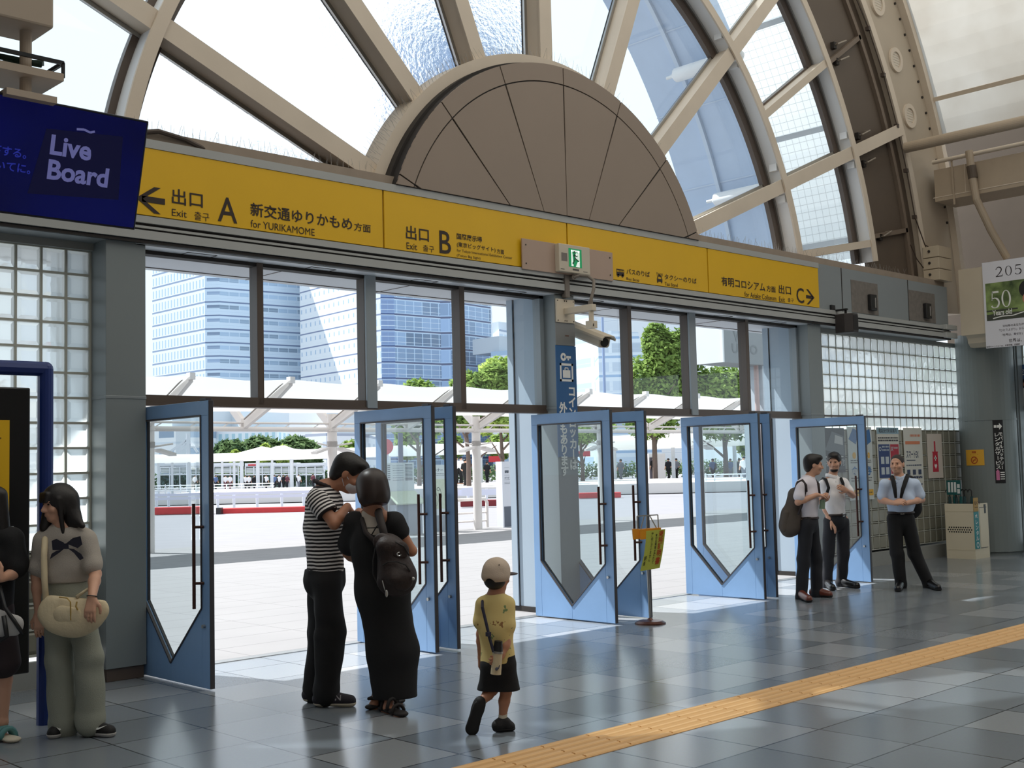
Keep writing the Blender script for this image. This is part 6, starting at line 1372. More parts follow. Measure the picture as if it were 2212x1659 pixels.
def hair(t, J, style, k=1.0, mt=None, extra=None, h=.007):
    S = Solid(); f, s, u = frame(J['hf'], J.get('hu', (0, 0, 1))); R = np.stack([s, f, u], 1); kk = k*J.get('hk', 1); o = lambda a, b, d: J['head']+(s*a+f*b+u*d)*kk
    if style == 'short':
        S.ell(o(0, -.018, .040), np.array([.088, .104, .090])*kk, R, .01); S.ell(o(0, -.06, -.02), np.array([.074, .052, .075])*kk, R, .03); S.ell(o(0, .05, .085), np.array([.07, .055, .038])*kk, R, .03)
        S.ell(o(0, .115, -.030), np.array([.100, .085, .098])*kk, R, .012, True)
        for a in (-1, 1): S.ell(o(a*.085, .02, -.06), np.array([.03, .045, .075])*kk, R, .01, True)
    elif style == 'bob':
        S.ell(o(0, -.012, .03), np.array([.105, .118, .105])*kk, R, .01); S.ell(o(0, -.03, -.05), np.array([.108, .10, .10])*kk, R, .04); S.ell(o(0, .13, -.06), np.array([.07, .09, .12])*kk, R, .02, True); S.cut(o(0, 0, -.115), -u)
    elif style == 'long':
        S.ell(o(0, -.012, .032), np.array([.094, .108, .098])*kk, R, .01); S.cone(o(-.05, -.04, 0), o(-.07, -.05, -.25), .055*kk, .04*kk, .04).cone(o(.05, -.04, 0), o(.07, -.05, -.27), .055*kk, .04*kk, .04).cone(o(0, -.06, 0), o(0, -.08, -.27), .06*kk, .045*kk, .04)
        S.ell(o(0, .118, -.045), np.array([.062, .080, .090])*kk, R, .015, True)
        for a in (-1, 1): S.cone(o(a*.072, .035, .03), o(a*.082, .03, -.18), .018*kk, .012*kk, .015)
        for a in (-.03, -.01, .012, .034): S.cone(o(a, .085, .07), o(a*1.1, .098, .022), .014*kk, .008*kk, .012)
    elif style == 'buzz':
        S.ell(o(0, -.018, .034), np.array([.080, .099, .088])*kk, R, .01); S.ell(o(0, .115, -.025), np.array([.105, .100, .105])*kk, R, .01, True); S.cut(o(0, 0, -.055), -u)
    if extra: extra(S, o, kk, R)
    return link('hair', S.mesh('hair', h), mt or M_hair, t)
def shirt(t, J, mt, name='shirt', k=1.0, g=1.0, hem=None, sl=.62, rs=.062, q=.68, fold=.0035, sleeves=True, sleeve_mats=None, h=.0075, belly=0.0, blouse=0.0, waist_r=None, sk=.04):
    S = Solid(); f, s, u = frame(J['bf']); ch, pv = J['chest'], J['pelvis']; hemp = pv if hem is None else hem
    wr_ = waist_r or .148
    S.flat(ch+np.array([0, 0, .05*k]), ch-np.array([0, 0, .10*k]), .152*k*g, .158*k*g, f, q, .05); S.flat(ch-np.array([0, 0, .1*k]), hemp+np.array([0, 0, .03*k])*0, (.156+blouse)*k*g, (wr_+blouse)*k*g, f, q, .05)
    if belly: S.ell((ch+pv)/2+f*.05*k, np.array([.13, .10, .15])*k, np.stack([s, f, u], 1), .05)
    nk = J['neck']
    for i in (0, 1): S.cone(nk-np.array([0, 0, .035*k]), J['sh'][i], .058*k*g, .056*k*g, .05)
    for i in (0, 1):
        if sleeves is True and not sleeve_mats: e = J['sh'][i]+(J['el'][i]-J['sh'][i])*sl; S.cone(J['sh'][i], e, rs*k*g, rs*1.02*k*g, sk); S.cone(e, e+vn(J['el'][i]-J['sh'][i])*.004, rs*k*g, rs*k*g, .02)
    S.nz = folds(fold, 24, 1, J['head'][0]*3)
    S.ell(nk+np.array([0, 0, .035*k])+f*.02*k, np.array([.062, .062, .05])*k, None, .015, True)
    S.cut(hemp, (0, 0, -1))
    o = link(name, S.mesh(name, h), mt, t)
    if sleeve_mats:
        for i in (0, 1):
            S = Solid(); d = vn(J['el'][i]-J['sh'][i]); e = J['sh'][i]+(J['el'][i]-J['sh'][i])*sl; S.cone(J['sh'][i]-d*.01, e+d*.05, rs*k*g*1.0, rs*k*g*1.06, .02); S.cut(e, d); S.nz = folds(fold, 30, 1, i+.5); link('sleeve', S.mesh('sleeve', h), sleeve_mats[i], t)
    return o
def trousers(t, J, mt, name='trousers', k=1.0, g=1.0, top=None, rk=.078, ra=.068, stop=None, fold=.004, h=.0075, hipr=.145, q=.72, cutp=None):
    S = Solid(); f, s, u = frame(J['bf']); pv = J['pelvis']; tp = pv+np.array([0, 0, .02*k]) if top is None else top
    S.flat(tp, (J['hip'][0]+J['hip'][1])/2, hipr*.96*k*g, hipr*k*g, f, q, .05)
    for i in (0, 1):
        an = J['an'][i] if stop is None else J['kn'][i]+(J['an'][i]-J['kn'][i])*stop
        S.cone(J['hip'][i]-np.array([0, 0, .02]), J['kn'][i], .092*k*g, rk*k*g, .03); S.cone(J['kn'][i], an, rk*k*g, ra*k*g, .02)
        if stop is None: S.cone(an, an-np.array([0, 0, .03*k]), ra*k*g*1.02, ra*k*g*1.0, .02)
    if cutp is not None: S.cut(cutp, (0, 0, -1))
    S.nz = folds(fold, 22, .6, J['head'][1]*2); S.cut(tp+np.array([0, 0, .012]), (0, 0, 1))
    return link(name, S.mesh(name, h), mt, t)
def shoe(t, an, to, mt, sole, k=1.0, h=.006, name='shoe', low=False):
    d = vn((to-an)*[1, 1, 0]); z0 = 0 if abs(to[2]) < .06 else to[2]-.03
    an0 = np.array([an[0], an[1], z0]); hl = an0-d*.045*k; L = np.linalg.norm((to-an)*[1, 1, 0])
    def mk(z_lo, z_hi, grow):
        S = Solid(); S.cone(hl+np.array([0, 0, .05*k]), to*[1, 1, 0]+np.array([0, 0, z0+.034*k])-d*.035*k, .040*k+grow, .036*k+grow, .02)
        if not low: S.cone(hl+d*.02*k+np.array([0, 0, .05*k]), an0+np.array([0, 0, .09*k]), .038*k, .036*k, .03)
        S.cone(an0+d*.03*k+np.array([0, 0, .07*k]), to*[1, 1, 0]+np.array([0, 0, z0+.03*k])-d*.05*k, .032*k, .028*k, .03)
        S.cut((0, 0, z0+z_lo), (0, 0, -1)); 
        if z_hi is not None: S.cut((0, 0, z0+z_hi), (0, 0, 1))
        return S
    o = link(name, mk(.018*k, None, 0).mesh(name, h), mt, t); link('sole', mk(.002, .026*k, .004).mesh('sole', h), sole, o); return o
def person(label, base, group=None): return thing('person', label, 'person', base, group)
class Pix:
    """points near one person: pixel column and row, and how far behind (+) or before (-) the figure's own plane"""
    def __init__(s, fx, fy): g = at(fx, fy, Z=0.0); s.D = float(np.dot(_d, g-CAM)); s.g = g
    def __call__(s, x, y, dd=0.0): return np.array(atd(x, y, s.D+dd))
    def floor(s, x, y, z=0.0): return at(x, y, Z=z)
LV = lambda p: np.array(p)     # noqa
def stripes(name, vec, period, a, b, duty=.5):
    m, nt, N, L = nodes_mat(name); g = N('ShaderNodeNewGeometry'); d = N('ShaderNodeVectorMath'); d.operation = 'DOT_PRODUCT'; L(g.outputs['Position'], d.inputs[0]); d.inputs[1].default_value = vec
    nz = N('ShaderNodeTexNoise'); nz.inputs['Scale'].default_value = 7; L(g.outputs['Position'], nz.inputs['Vector'])
    def M_(op, x, y):
        n = N('ShaderNodeMath'); n.operation = op
        for i, v in enumerate((x, y)):
            if isinstance(v, (int, float)): n.inputs[i].default_value = v
            else: L(v, n.inputs[i])
        return n.outputs[0]
    v = M_('FRACT', M_('DIVIDE', M_('ADD', d.outputs['Value'], M_('MULTIPLY', nz.outputs['Fac'], .02)), period), 0); w = M_('LESS_THAN', v, duty)
    mx = N('ShaderNodeMix'); mx.data_type = 'RGBA'; L(w, mx.inputs[0]); mx.inputs[6].default_value = (*lin(a), 1); mx.inputs[7].default_value = (*lin(b), 1)
    pb = N('ShaderNodeBsdfPrincipled'); pb.inputs['Roughness'].default_value = .85; L(mx.outputs[2], pb.inputs['Base Color']); o = N('ShaderNodeOutputMaterial'); L(pb.outputs[0], o.inputs[0]); return m
M_blackcloth = mat('black_cloth', (20, 20, 23), .85, bump=.2, bscale=220); M_navycloth = mat('navy_trousers', (30, 31, 38), .8, bump=.15, bscale=200)
M_whiteshirt = mat('white_shirt', (240, 238, 240), .8, bump=.15, bscale=90); M_solew = mat('sole_white', (206, 196, 176), .7); M_soleb = mat('sole_black', (22, 20, 20), .7)
M_mask = mat('face_mask', (206, 206, 212), .8)
# ---- man in the striped shirt, in profile, head bent over the phone
Q = Pix(690, 1522); R_ = RH; F_ = FH
t = person('man in a black and white striped T-shirt and white face mask, head bent', Q.g)
J = dict(head=Q(752, 1022), hf=R_*.84-np.array([0, 0, .52])+F_*.05, hu=R_*.52+np.array([0, 0, .84]), bf=R_*.97+F_*.1, neck=Q(701, 1056), chest=Q(701, 1108), pelvis=Q(703, 1238),
    sh=[Q(706, 1080, .17), Q(688, 1082, -.17)], el=[Q(744, 1140, .21), Q(722, 1131, -.24)], wr=[Q(775, 1105, .10), Q(750, 1094, -.13)], ht=[Q(790, 1108, .02), Q(767, 1112, -.05)],
    hip=[Q(696, 1252, .09), Q(707, 1252, -.09)], kn=[Q(697, 1372, .10), Q(714, 1368, -.09)], an=[Q(680, 1487, .11), Q(704, 1490, -.08)], to=[Q.floor(704, 1513), Q.floor(769, 1526)], hk=1.05)
skin_body(t, J, M_skin2, 1.02, hands=(.6, .9), hand_n=((0, 0, 1), R_*.8+np.array([0, 0, .6])), thumbs=(1, -1))
hair(t, J, 'short', 1.03)
SA, SB = (232, 228, 226), (30, 26, 30)
sl_m = [stripes('stripe_sleeve_%d' % i, tuple(vn(J['el'][i]-J['sh'][i])), .0245, SA, SB) for i in (0, 1)]
sh_ = shirt(t, J, stripes('stripe_body', (0, 0, 1), .0255, SA, SB), 'striped_shirt', 1.0, 1.0, hem=Q(703, 1238), sl=.58, rs=.074, q=.86, sleeve_mats=sl_m, fold=.004)
S = Solid(); n0 = J['neck']+np.array([0, 0, .03]); 
for a in np.linspace(0, 2*math.pi, 15): 
    p = n0+R_*math.cos(a)*.068+F_*math.sin(a)*.07+np.array([0, 0, -.028*math.cos(a)]); p2 = n0+R_*math.cos(a+.45)*.068+F_*math.sin(a+.45)*.07+np.array([0, 0, -.028*math.cos(a+.45)]); S.cone(p, p2, .013, .013, .01)
link('collar', S.mesh('collar', .006), mat('collar_dark', (44, 36, 38), .8), sh_)
trousers(t, J, M_blackcloth, 'trousers', 1.0, 1.05, rk=.100, ra=.080, hipr=.142, q=.95, fold=.007)
M_trainer = mat('trainer_navy', (26, 22, 34), .7, bump=.2, bscale=150)
for i in (0, 1):
    s_ = shoe(t, J['an'][i], J['to'][i], M_trainer, M_solew, 1.12, name='trainer')
    d = vn((J['to'][i]-J['an'][i])*[1, 1, 0]); nn = np.cross(d, (0, 0, 1)); c = (J['an'][i]*[1, 1, 0]+J['to'][i]*[1, 1, 0])/2+np.array([0, 0, .055])+nn*.043
    Lt = Letters(c-d*.02, d, vn(np.array([0, 0, 1])-nn*.4), .004); Lt.fit('N', -.012, .028, -.006, .032, .02); obj('logo', Lt, mat('logo_grey', (150, 146, 150), .5), s_)
f2, s2, u2 = frame(J['hf'], J['hu']); S = Solid(); Rm = np.stack([s2, f2, u2], 1)
S.ell(J['head']+f2*.055-u2*.062, (.066, .062, .056), Rm, .02).ell(J['head']+f2*.085-u2*.05, (.04, .045, .05), Rm, .03); S.cut(J['head']+f2*.015, -f2)
mk_ = link('face_mask', S.mesh('face_mask', .005), M_mask, t)
b = MB()
for a in (-1, 1): b.tube([J['head']+f2*.03-u2*.03+s2*a*.076, J['head']-f2*.0-u2*.012+s2*a*.086, J['head']-f2*.022-u2*.0+s2*a*.086], .0022, 6); b.tube([J['head']+f2*.025-u2*.085+s2*a*.066, J['head']-f2*.012-u2*.045+s2*a*.086], .0022, 6)
obj('ear_loop', b, M_mask, mk_)
# ---- woman with backpack, seen from behind
Q = Pix(838, 1535)
t = person('woman in a black dress with a dark backpack, seen from behind', Q.g)
BF = F_*.94-R_*.25
J = dict(head=Q(803, 1056), hf=F_*.85-R_*.45-np.array([0, 0, .22]), bf=BF, neck=Q(806, 1106), chest=Q(812, 1160), pelvis=Q(826, 1262),
    sh=[Q(765, 1128, .02), Q(852, 1128, -.02)], el=[Q(752, 1195, .12), Q(889, 1190, .02)], wr=[Q(770, 1212, .24), Q(855, 1196, .24)], ht=[Q(785, 1205, .30), Q(835, 1190, .30)],
    hip=[Q(806, 1278), Q(846, 1278)], kn=[Q(812, 1395, -.02), Q(858, 1395)], an=[Q(815, 1510, .10), Q(838, 1526, -.05)], to=[Q.floor(862, 1519), Q.floor(868, 1548)], hk=1.0)
skin_body(t, J, M_skin2, .94, hands=(.6, .6), feet=True, hand_n=((0, 0, 1), (0, 0, 1)))
hair(t, J, 'bob', 1.02, mat('hair_brown', (40, 27, 23), .42))
S = Solid(); fb, sb, ub = frame(BF)      # dress with wide skirt
S.flat(J['chest']+np.array([0, 0, .03]), J['chest']-np.array([0, 0, .1]), .150, .150, fb, .72, .05); S.flat(J['chest']-np.array([0, 0, .08]), Q(826, 1275), .148, .172, fb, .75, .06)
S.flat(Q(826, 1275), Q(848, 1400), .172, .168, fb, .7, .06); S.flat(Q(848, 1400), Q(853, 1520), .166, .150, fb, .62, .05)
for i in (0, 1): e = J['sh'][i]+(J['el'][i]-J['sh'][i])*(.7, .30)[i]; S.cone(J['neck']-np.array([0, 0, .06]), J['sh'][i], .05, .058, .05); S.cone(J['sh'][i], e, .066, (.082, .066)[i], .04)
S.nz = folds(.005, 20, .35, 2); S.ell(J['neck']-fb*.09-np.array([0, 0, .02]), (.085, .10, .13), None, .02, True); S.cut(Q(850, 1507), (0, 0, -1))
dr = link('black_dress', S.mesh('black_dress', .008), M_blackcloth, t)
S = Solid(); S.flat(J['neck']-np.array([0, 0, .035]), J['chest'], .085, .14, fb, .70, .03); S.cut(J['chest'], (0, 0, -1)); S.ell(J['neck']+np.array([0, 0, .045]), (.07, .07, .055), None, .01, True); link('white_top', S.mesh('white_top', .007), mat('cream_top', (206, 196, 184), .8, bump=.2, bscale=60), t)
b = MB(); a0 = J['neck']-fb*.105-np.array([0, 0, .10]); b.tube([a0-sb*.07, a0-fb*.005, a0+sb*.07], .004, 6); b.tube([a0+sb*.05+ub*.05, a0-fb*.006, a0-sb*.03-ub*.05], .004, 6); obj('lacing', b, M_blackcloth, dr)
M_sandal = mat('sandal_black', (26, 20, 20), .7)
for i in (0, 1):
    an, to = J['an'][i], J['to'][i]; d = vn((to-an)*[1, 1, 0]); h0 = np.array([an[0], an[1], 0])-d*.06
    S = Solid(); S.flat(h0+np.array([0, 0, .018]), to*[1, 1, 0]+np.array([0, 0, .018]), .040, .044, (0, 0, 1), .45, .02); s_ = link('sandal', S.mesh('sandal', .006), M_sandal, t)
    b = MB(); sd = np.cross(d, (0, 0, 1)); mid = (h0+to*[1, 1, 0])/2
    for c, w, hh in ((to*[1, 1, 0]-d*.05, .046, .055), (mid, .042, .085), (h0+d*.05, .040, .10)): b.tube([c+sd*w*math.cos(a)+np.array([0, 0, .015+hh*math.sin(a)]) for a in np.linspace(0, math.pi, 9)], .012, 8)
    b.tube([h0+d*.05+sd*.04+np.array([0, 0, .07]), h0-d*.02+np.array([0, 0, .075]), h0+d*.05-sd*.04+np.array([0, 0, .07])], .011, 8); obj('straps', b, M_sandal, s_, smooth=True)
t = thing('backpack', 'slouchy dark brown backpack worn by the woman in the black dress', 'backpack', Q(850, 1265))
M_pack = mat('pack_brown', (40, 27, 25), .6, var=.3, vscale=14, bump=.6, bscale=30)
S = Solid(); S.flat(Q(838, 1178, -.20), Q(856, 1244, -.24), .085, .135, fb, .62, .05); S.ell(Q(842, 1180, -.22), (.10, .07, .06), None, .05); S.ell(Q(866, 1250, -.27), (.10, .06, .06), None, .04); S.nz = folds(.010, 19, 1, 1); link('pack_body', S.mesh('pack_body', .007), M_pack, t)
S = Solid(); S.flat(Q(824, 1170, -.235), Q(862, 1190, -.262), .06, .066, fb, .4, .04); S.nz = folds(.003, 25); link('top_flap', S.mesh('top_flap', .006), M_pack, t)
S = Solid(); S.flat(Q(852, 1236, -.285), Q(868, 1250, -.29), .072, .08, fb, .45, .04); S.nz = folds(.004, 25); link('front_pocket', S.mesh('front_pocket', .006), M_pack, t)
b = MB()
for P in ([Q(826, 1222, -.305), Q(838, 1214, -.318), Q(858, 1213, -.325), Q(876, 1220, -.315), Q(886, 1234, -.295)], [Q(812, 1180, -.245), Q(806, 1210, -.25), Q(806, 1240, -.25), Q(816, 1262, -.25)], [Q(845, 1166, -.268), Q(872, 1180, -.285), Q(884, 1200, -.27)]): b.tube(P, .005, 6)
obj('piping', b, mat('piping_black', (18, 14, 14), .6), t)
b = MB(); P = [Q(834, 1170, -.22), Q(826, 1140, -.17), Q(818, 1110, -.10), Q(818, 1100, .02), Q(826, 1112, .10)]; b.tube(P, [.024, .026, .028, .026, .02], 10); b.tube([Q(812, 1172, -.2), Q(790, 1150, -.14), Q(782, 1122, -.06), Q(784, 1112, .04)], .016, 8); b.tube([Q(880, 1192, -.16), Q(884, 1215, -.15), Q(886, 1245, -.18)], .009, 8); obj('strap', b, mat('strap_brown', (40, 32, 31), .7), t, smooth=True)
b = MB(); b.tube([Q(826, 1254, -.34), Q(829, 1266, -.35), Q(832, 1276, -.35)], .003, 6); b.ball(Q(835, 1282, -.35), .012, .008, .024); obj('key_charm', b, M_steel, t)
b = MB(); b.tube([Q(862+4*math.cos(a), 1197+4*math.sin(a), -.33) for a in np.linspace(0, 5, 8)], .004, 6); b.ball(Q(892, 1250, -.30), .012); obj('clips', b, M_steel, t)
# ---- boy walking off
Q = Pix(1092, 1580)
t = person('small boy in a beige cap, yellow print T-shirt and dark shorts, walking away', Q.g)
BF = F_*.86+R_*.5
J = dict(head=Q(1073, 1246), hf=F_*.85+R_*.52, bf=BF, neck=Q(1070, 1286), chest=Q(1070, 1330), pelvis=Q(1077, 1420),
    sh=[Q(1044, 1305, .0), Q(1096, 1305, -.0)], el=[Q(1038, 1370, .02), Q(1094, 1388, -.06)], wr=[Q(1038, 1418, .06), Q(1086, 1412, -.10)], ht=[Q(1036, 1440, .08), Q(1070, 1424, -.15)],
    hip=[Q(1062, 1430, .0), Q(1091, 1430, -.0)], kn=[Q(1064, 1490, .05), Q(1093, 1496, .02)], an=[Q(1035, 1522, -.05), Q(1085, 1556)], to=[Q(1020, 1572, -.04), Q.floor(1112, 1578)], hk=1.32)
skin_body(t, J, M_skin2, .62, h=.006, hands=(.4, .7), hand_n=(-R_, F_*-.6+R_*.5), girth=1.05, thumbs=(1, -1))
S = Solid(); f2, s2, u2 = frame(J['hf']); kk = .82; o_ = lambda a, b, d: J['head']+(s2*a+f2*b+u2*d)*kk; Rm = np.stack([s2, f2, u2], 1)
S.ell(o_(0, -.03, -.02), (.07, .06, .06), Rm, .02); S.cut(o_(0, .02, 0), f2); link('hair', S.mesh('hair', .006), M_hair, t)
S = Solid(); S.ell(o_(0, -.006, .045), np.array([.098, .112, .098])*.84, Rm, .01); S.ell(o_(0, -.02, .0), np.array([.096, .10, .05])*.84, Rm, .03); S.ell(o_(0, -.115, -.045), np.array([.045, .05, .042])*.84, Rm, .006, True); S.cut(o_(0, 0, -.028), -u2+f2*.15); S.nz = folds(.0012, 60)
cp = link('cap', S.mesh('cap', .005), mat('cap_beige', (196, 178, 160), .85, bump=.2, bscale=120), t)
S = Solid(); S.ell(o_(0, .13, .01), (.075, .075, .010), Rm, .01); link('cap_brim', S.mesh('cap_brim', .005), mat('cap_brim_dark', (70, 60, 62), .8), cp)
b = MB(); b.ball(o_(0, -.012, .132), .009); 
for a, z in ((-.045, .06), (.03, .062), (.07, .095)): b.ball(o_(a, -.094+abs(a)*.3, z), .0035)
obj('cap_button', b, M_dark, cp)
m, nt, N, L = nodes_mat('dinosaur_print'); g = N('ShaderNodeNewGeometry'); vo = N('ShaderNodeTexVoronoi'); vo.inputs['Scale'].default_value = 15; nz = N('ShaderNodeTexNoise'); nz.inputs['Scale'].default_value = 34; L(g.outputs['Position'], nz.inputs['Vector'])
ad = N('ShaderNodeMix'); ad.data_type = 'VECTOR'; ad.inputs[0].default_value = .1; L(g.outputs['Position'], ad.inputs[4]); L(nz.outputs['Color'], ad.inputs[5]); L(ad.outputs[1], vo.inputs['Vector'])
lt = N('ShaderNodeMath'); lt.operation = 'LESS_THAN'; lt.inputs[1].default_value = .22; L(vo.outputs['Distance'], lt.inputs[0])
rp = N('ShaderNodeValToRGB'); rp.color_ramp.interpolation = 'CONSTANT'; rp.color_ramp.elements[0].color = (*lin((120, 142, 96)), 1); rp.color_ramp.elements[1].position = .5; rp.color_ramp.elements[1].color = (*lin((150, 110, 70)), 1); sp = N('ShaderNodeSeparateColor'); L(vo.outputs['Color'], sp.inputs[0]); L(sp.outputs[0], rp.inputs[0])
mx = N('ShaderNodeMix'); mx.data_type = 'RGBA'; L(lt.outputs[0], mx.inputs[0]); mx.inputs[6].default_value = (*lin((222, 200, 134)), 1); L(rp.outputs[0], mx.inputs[7]); pb = N('ShaderNodeBsdfPrincipled'); pb.inputs['Roughness'].default_value = .85; L(mx.outputs[2], pb.inputs['Base Color']); o = N('ShaderNodeOutputMaterial'); L(pb.outputs[0], o.inputs[0])
shirt(t, J, m, 'print_shirt', .62, 1.06, hem=Q(1076, 1430), sl=.55, rs=.075, q=.74, fold=.003, h=.006, waist_r=.172, sk=.015)
trousers(t, J, M_blackcloth, 'shorts', .62, 1.15, top=Q(1077, 1418), rk=.125, stop=-.2, hipr=.155, h=.006, cutp=Q(1077, 1492))
M_bshoe = mat('shoe_black', (22, 20, 21), .7, bump=.2, bscale=150)
an, to = J['an'][0], J['to'][0]; d = vn(to-an)
S = Solid(); up_ = vn(np.cross(d, R_)); S.flat(an-d*.0+F_*.01, to-d*.01, .036, .040, F_*.9-np.array([0, 0, .3]), .72, .02); S.cone(an-d*.02, an+d*.03, .032, .036, .02); s_ = link('shoe', S.mesh('shoe', .005), M_bshoe, t)
S = Solid(); S.flat(an-F_*.026+d*.005, to-F_*.026, .033, .042, F_, .3, .02); link('sole', S.mesh('sole', .005), M_soleb, s_)
shoe(t, J['an'][1], J['to'][1], M_bshoe, M_soleb, .78, h=.005)
for i in (0, 1):
    S = Solid(); dd = vn(J['kn'][i]-J['an'][i]); S.cone(J['an'][i]-dd*.01, J['an'][i]+dd*.035, .027, .027); link('sock', S.mesh('sock', .005), M_solew, t)
t = thing('water_bottle', 'cream print bottle with a black cap held at the boy\'s side', 'bottle', Q(1070, 1458, -.13)); tp, bt = Q(1075, 1408, -.135), Q(1071, 1456, -.14)
b = MB(); b.cyl(bt, tp, .032, .030, 20); obj('flask', b, mat('flask_cream', (206, 192, 160), .5, var=.1, vscale=30), t)
ax2 = vn(tp-bt); b = MB(); b.cyl(tp, tp+ax2*.065, .031, .024, 20); obj('cap', b, M_black, t); b = MB(); b.cyl(tp-ax2*.006, tp+ax2*.006, .033, .033, 20); obj('ring', b, M_steel, t)
b = MB(); b.tube([Q(1066, 1408, -.15), Q(1058, 1380, -.135), Q(1050, 1345, -.118), Q(1042, 1312, -.095), Q(1042, 1299, -.04), Q(1052, 1302, .08)], .009, 8); b.box(*[v for pair in zip(Q(1055, 1370, -.14)-.012, Q(1055, 1370, -.14)+.012) for v in pair]); obj('shoulder_strap', b, mat('strap_navy', (40, 40, 62), .7), t)
Lt = MB(); c = (tp+bt)/2-vn(FH)*.034-np.array([0, 0, .03]); Lt.ball(c, .014, .004, .010, 10, 6); Lt.tube([c+RH*.010, c+RH*.018+np.array([0, 0, .022])], .003, 6); obj('bird_print', Lt, mat('print_blue', (70, 76, 96), .6), t)
# ---- young woman waiting by the column
Q = Pix(185, 1588)
t = person('young woman in a grey knit top with bow print, holding a cream bag', Q.g)
BF = -F_*.9+R_*.2
J = dict(head=Q(126, 1088), hf=-F_*.72-R_*.62-np.array([0, 0, .1]), bf=BF, neck=Q(140, 1142), chest=Q(143, 1190), pelvis=Q(143, 1268),
    sh=[Q(186, 1166), Q(94, 1166)], el=[Q(206, 1240, -.06), Q(80, 1245, .0)], wr=[Q(199, 1290, -.23), Q(84, 1325, -.02)], ht=[Q(192, 1335, -.27), Q(86, 1365, -.04)],
    hip=[Q(170, 1285), Q(122, 1285)], kn=[Q(193, 1420, -.03), Q(128, 1425)], an=[Q(195, 1552, -.02), Q(138, 1560, .02)], to=[Q.floor(248, 1592), Q.floor(106, 1598)], hk=1.0)
skin_body(t, J, M_skin, .94, hands=(.35, .4), hand_n=(-F_, -F_), thumbs=(-1, 1))
hair(t, J, 'long', 1.0, extra=lambda S, o, k, R: [S.cone(Q(150, 1075, .0), Q(160, 1120, -.02), .05, .04, .03), S.cone(Q(160, 1115, -.02), Q(178, 1136, -.05), .035, .018, .03), S.cone(Q(105, 1110, .0), Q(96, 1140, -.03), .04, .03, .03)])
M_knit = mat('knit_grey', (178, 170, 160), .9, bump=.5, bscale=260)
kn_ = shirt(t, J, M_knit, 'knit_top', .93, 1.0, hem=Q(143, 1257), sl=.70, rs=.064, q=.70, fold=.005, blouse=-.012)
S = Solid(); S.flat(Q(143, 1238), Q(143, 1256), .145, .135, BF, .7, .01); S.cut(Q(143, 1257), (0, 0, -1)).cut(Q(143, 1240), (0, 0, 1)); link('rib_hem', S.mesh('rib_hem', .006), M_knit, kn_)
def on_chest(x, y, d=-.118): return Q(x, y, d)
b = MB(); M_bow = mat('bow_navy', (34, 34, 48), .8)
for P in ([(143, 1174), (158, 1162), (174, 1158), (178, 1176), (168, 1184)], [(143, 1184), (138, 1172), (122, 1164), (112, 1168), (114, 1188), (132, 1188)], [(146, 1184), (160, 1186), (176, 1197), (181, 1206), (173, 1210), (160, 1194)], [(138, 1186), (128, 1194), (108, 1208), (112, 1196), (122, 1190)], [(138, 1174), (148, 1174), (149, 1186), (138, 1186)]):
    pts = [on_chest(x, y, -.120-.00002*(60-abs(x-143))**1*8) for x, y in P]; b.prism(pts, -FH*.004)
obj('bow_print', b, M_bow, kn_)
M_twill = mat('twill_sage', (150, 153, 140), .85, bump=.3, bscale=160)
trousers(t, J, M_twill, 'wide_trousers', .96, 1.0, top=Q(143, 1258), rk=.088, ra=.092, hipr=.142, fold=.006)
for i in (0, 1):
    s_ = shoe(t, J['an'][i], J['to'][i], M_bshoe, mat('sole_light', (190, 186, 182), .7), 1.02, name='trainer')
    d = vn((J['to'][i]-J['an'][i])*[1, 1, 0]); nn = np.cross(d, (0, 0, 1)); nn = nn if np.dot(nn, FH) < 0 else -nn; c = (J['an'][i]*[1, 1, 0]+J['to'][i]*[1, 1, 0])/2+nn*.044+np.array([0, 0, .05]); U_ = d if np.dot(d, RH) > 0 else -d
    Lt = Letters(c, U_, vn(np.array([0, 0, 1])-nn*.3), .004); Lt.poly([(-.05, .028), (-.03, .0), (.0, .0), (.06, .03), (.0, .012), (-.03, .012)]); obj('logo', Lt, M_inkw, s_)
b = MB(); wq = J['wr'][0]; dq = vn(J['ht'][0]-wq); 
aa = vn(np.cross(dq, FH)); bb_ = np.cross(dq, aa); b.tube([wq-dq*.005+aa*.031*math.cos(a)+bb_*.031*math.sin(a) for a in np.linspace(0, 2*math.pi, 17)], .0035, 6); obj('hair_tie', b, M_black, t)
t = thing('shoulder_bag', 'cream nylon shoulder bag carried by the young woman in grey', 'bag', Q(160, 1372, -.16))
M_bag = mat('bag_cream', (214, 198, 164), .7, bump=.4, bscale=30)
S = Solid(); S.flat(Q(118, 1322, -.16), Q(205, 1322, -.16), .105, .085, FH, .45, .04); S.ell(Q(160, 1345, -.17), (.16, .06, .085), np.stack([RH, FH, (0, 0, 1)], 1), .05); S.nz = folds(.008, 20, 1.2, 3); S.cut(Q(150, 1290, -.16), np.array([0, 0, 1.0])+RH*.12); link('bag_body', S.mesh('bag_body', .0065), M_bag, t)
S = Solid(); S.flat(Q(135, 1328, -.205), Q(160, 1332, -.21), .055, .055, FH, .35, .02); S.nz = folds(.003, 30); link('front_pocket', S.mesh('front_pocket', .006), M_bag, t)
b = MB(); b.tube([Q(128, 1290, -.19), Q(145, 1292, -.215), Q(152, 1300, -.225), Q(153, 1340, -.228)], .004, 6); b.tube([Q(166, 1300, -.22), Q(164, 1310, -.23), Q(168, 1318, -.23)], .005, 6); obj('zip', b, mat('zip_ochre', (170, 140, 70), .5), t)
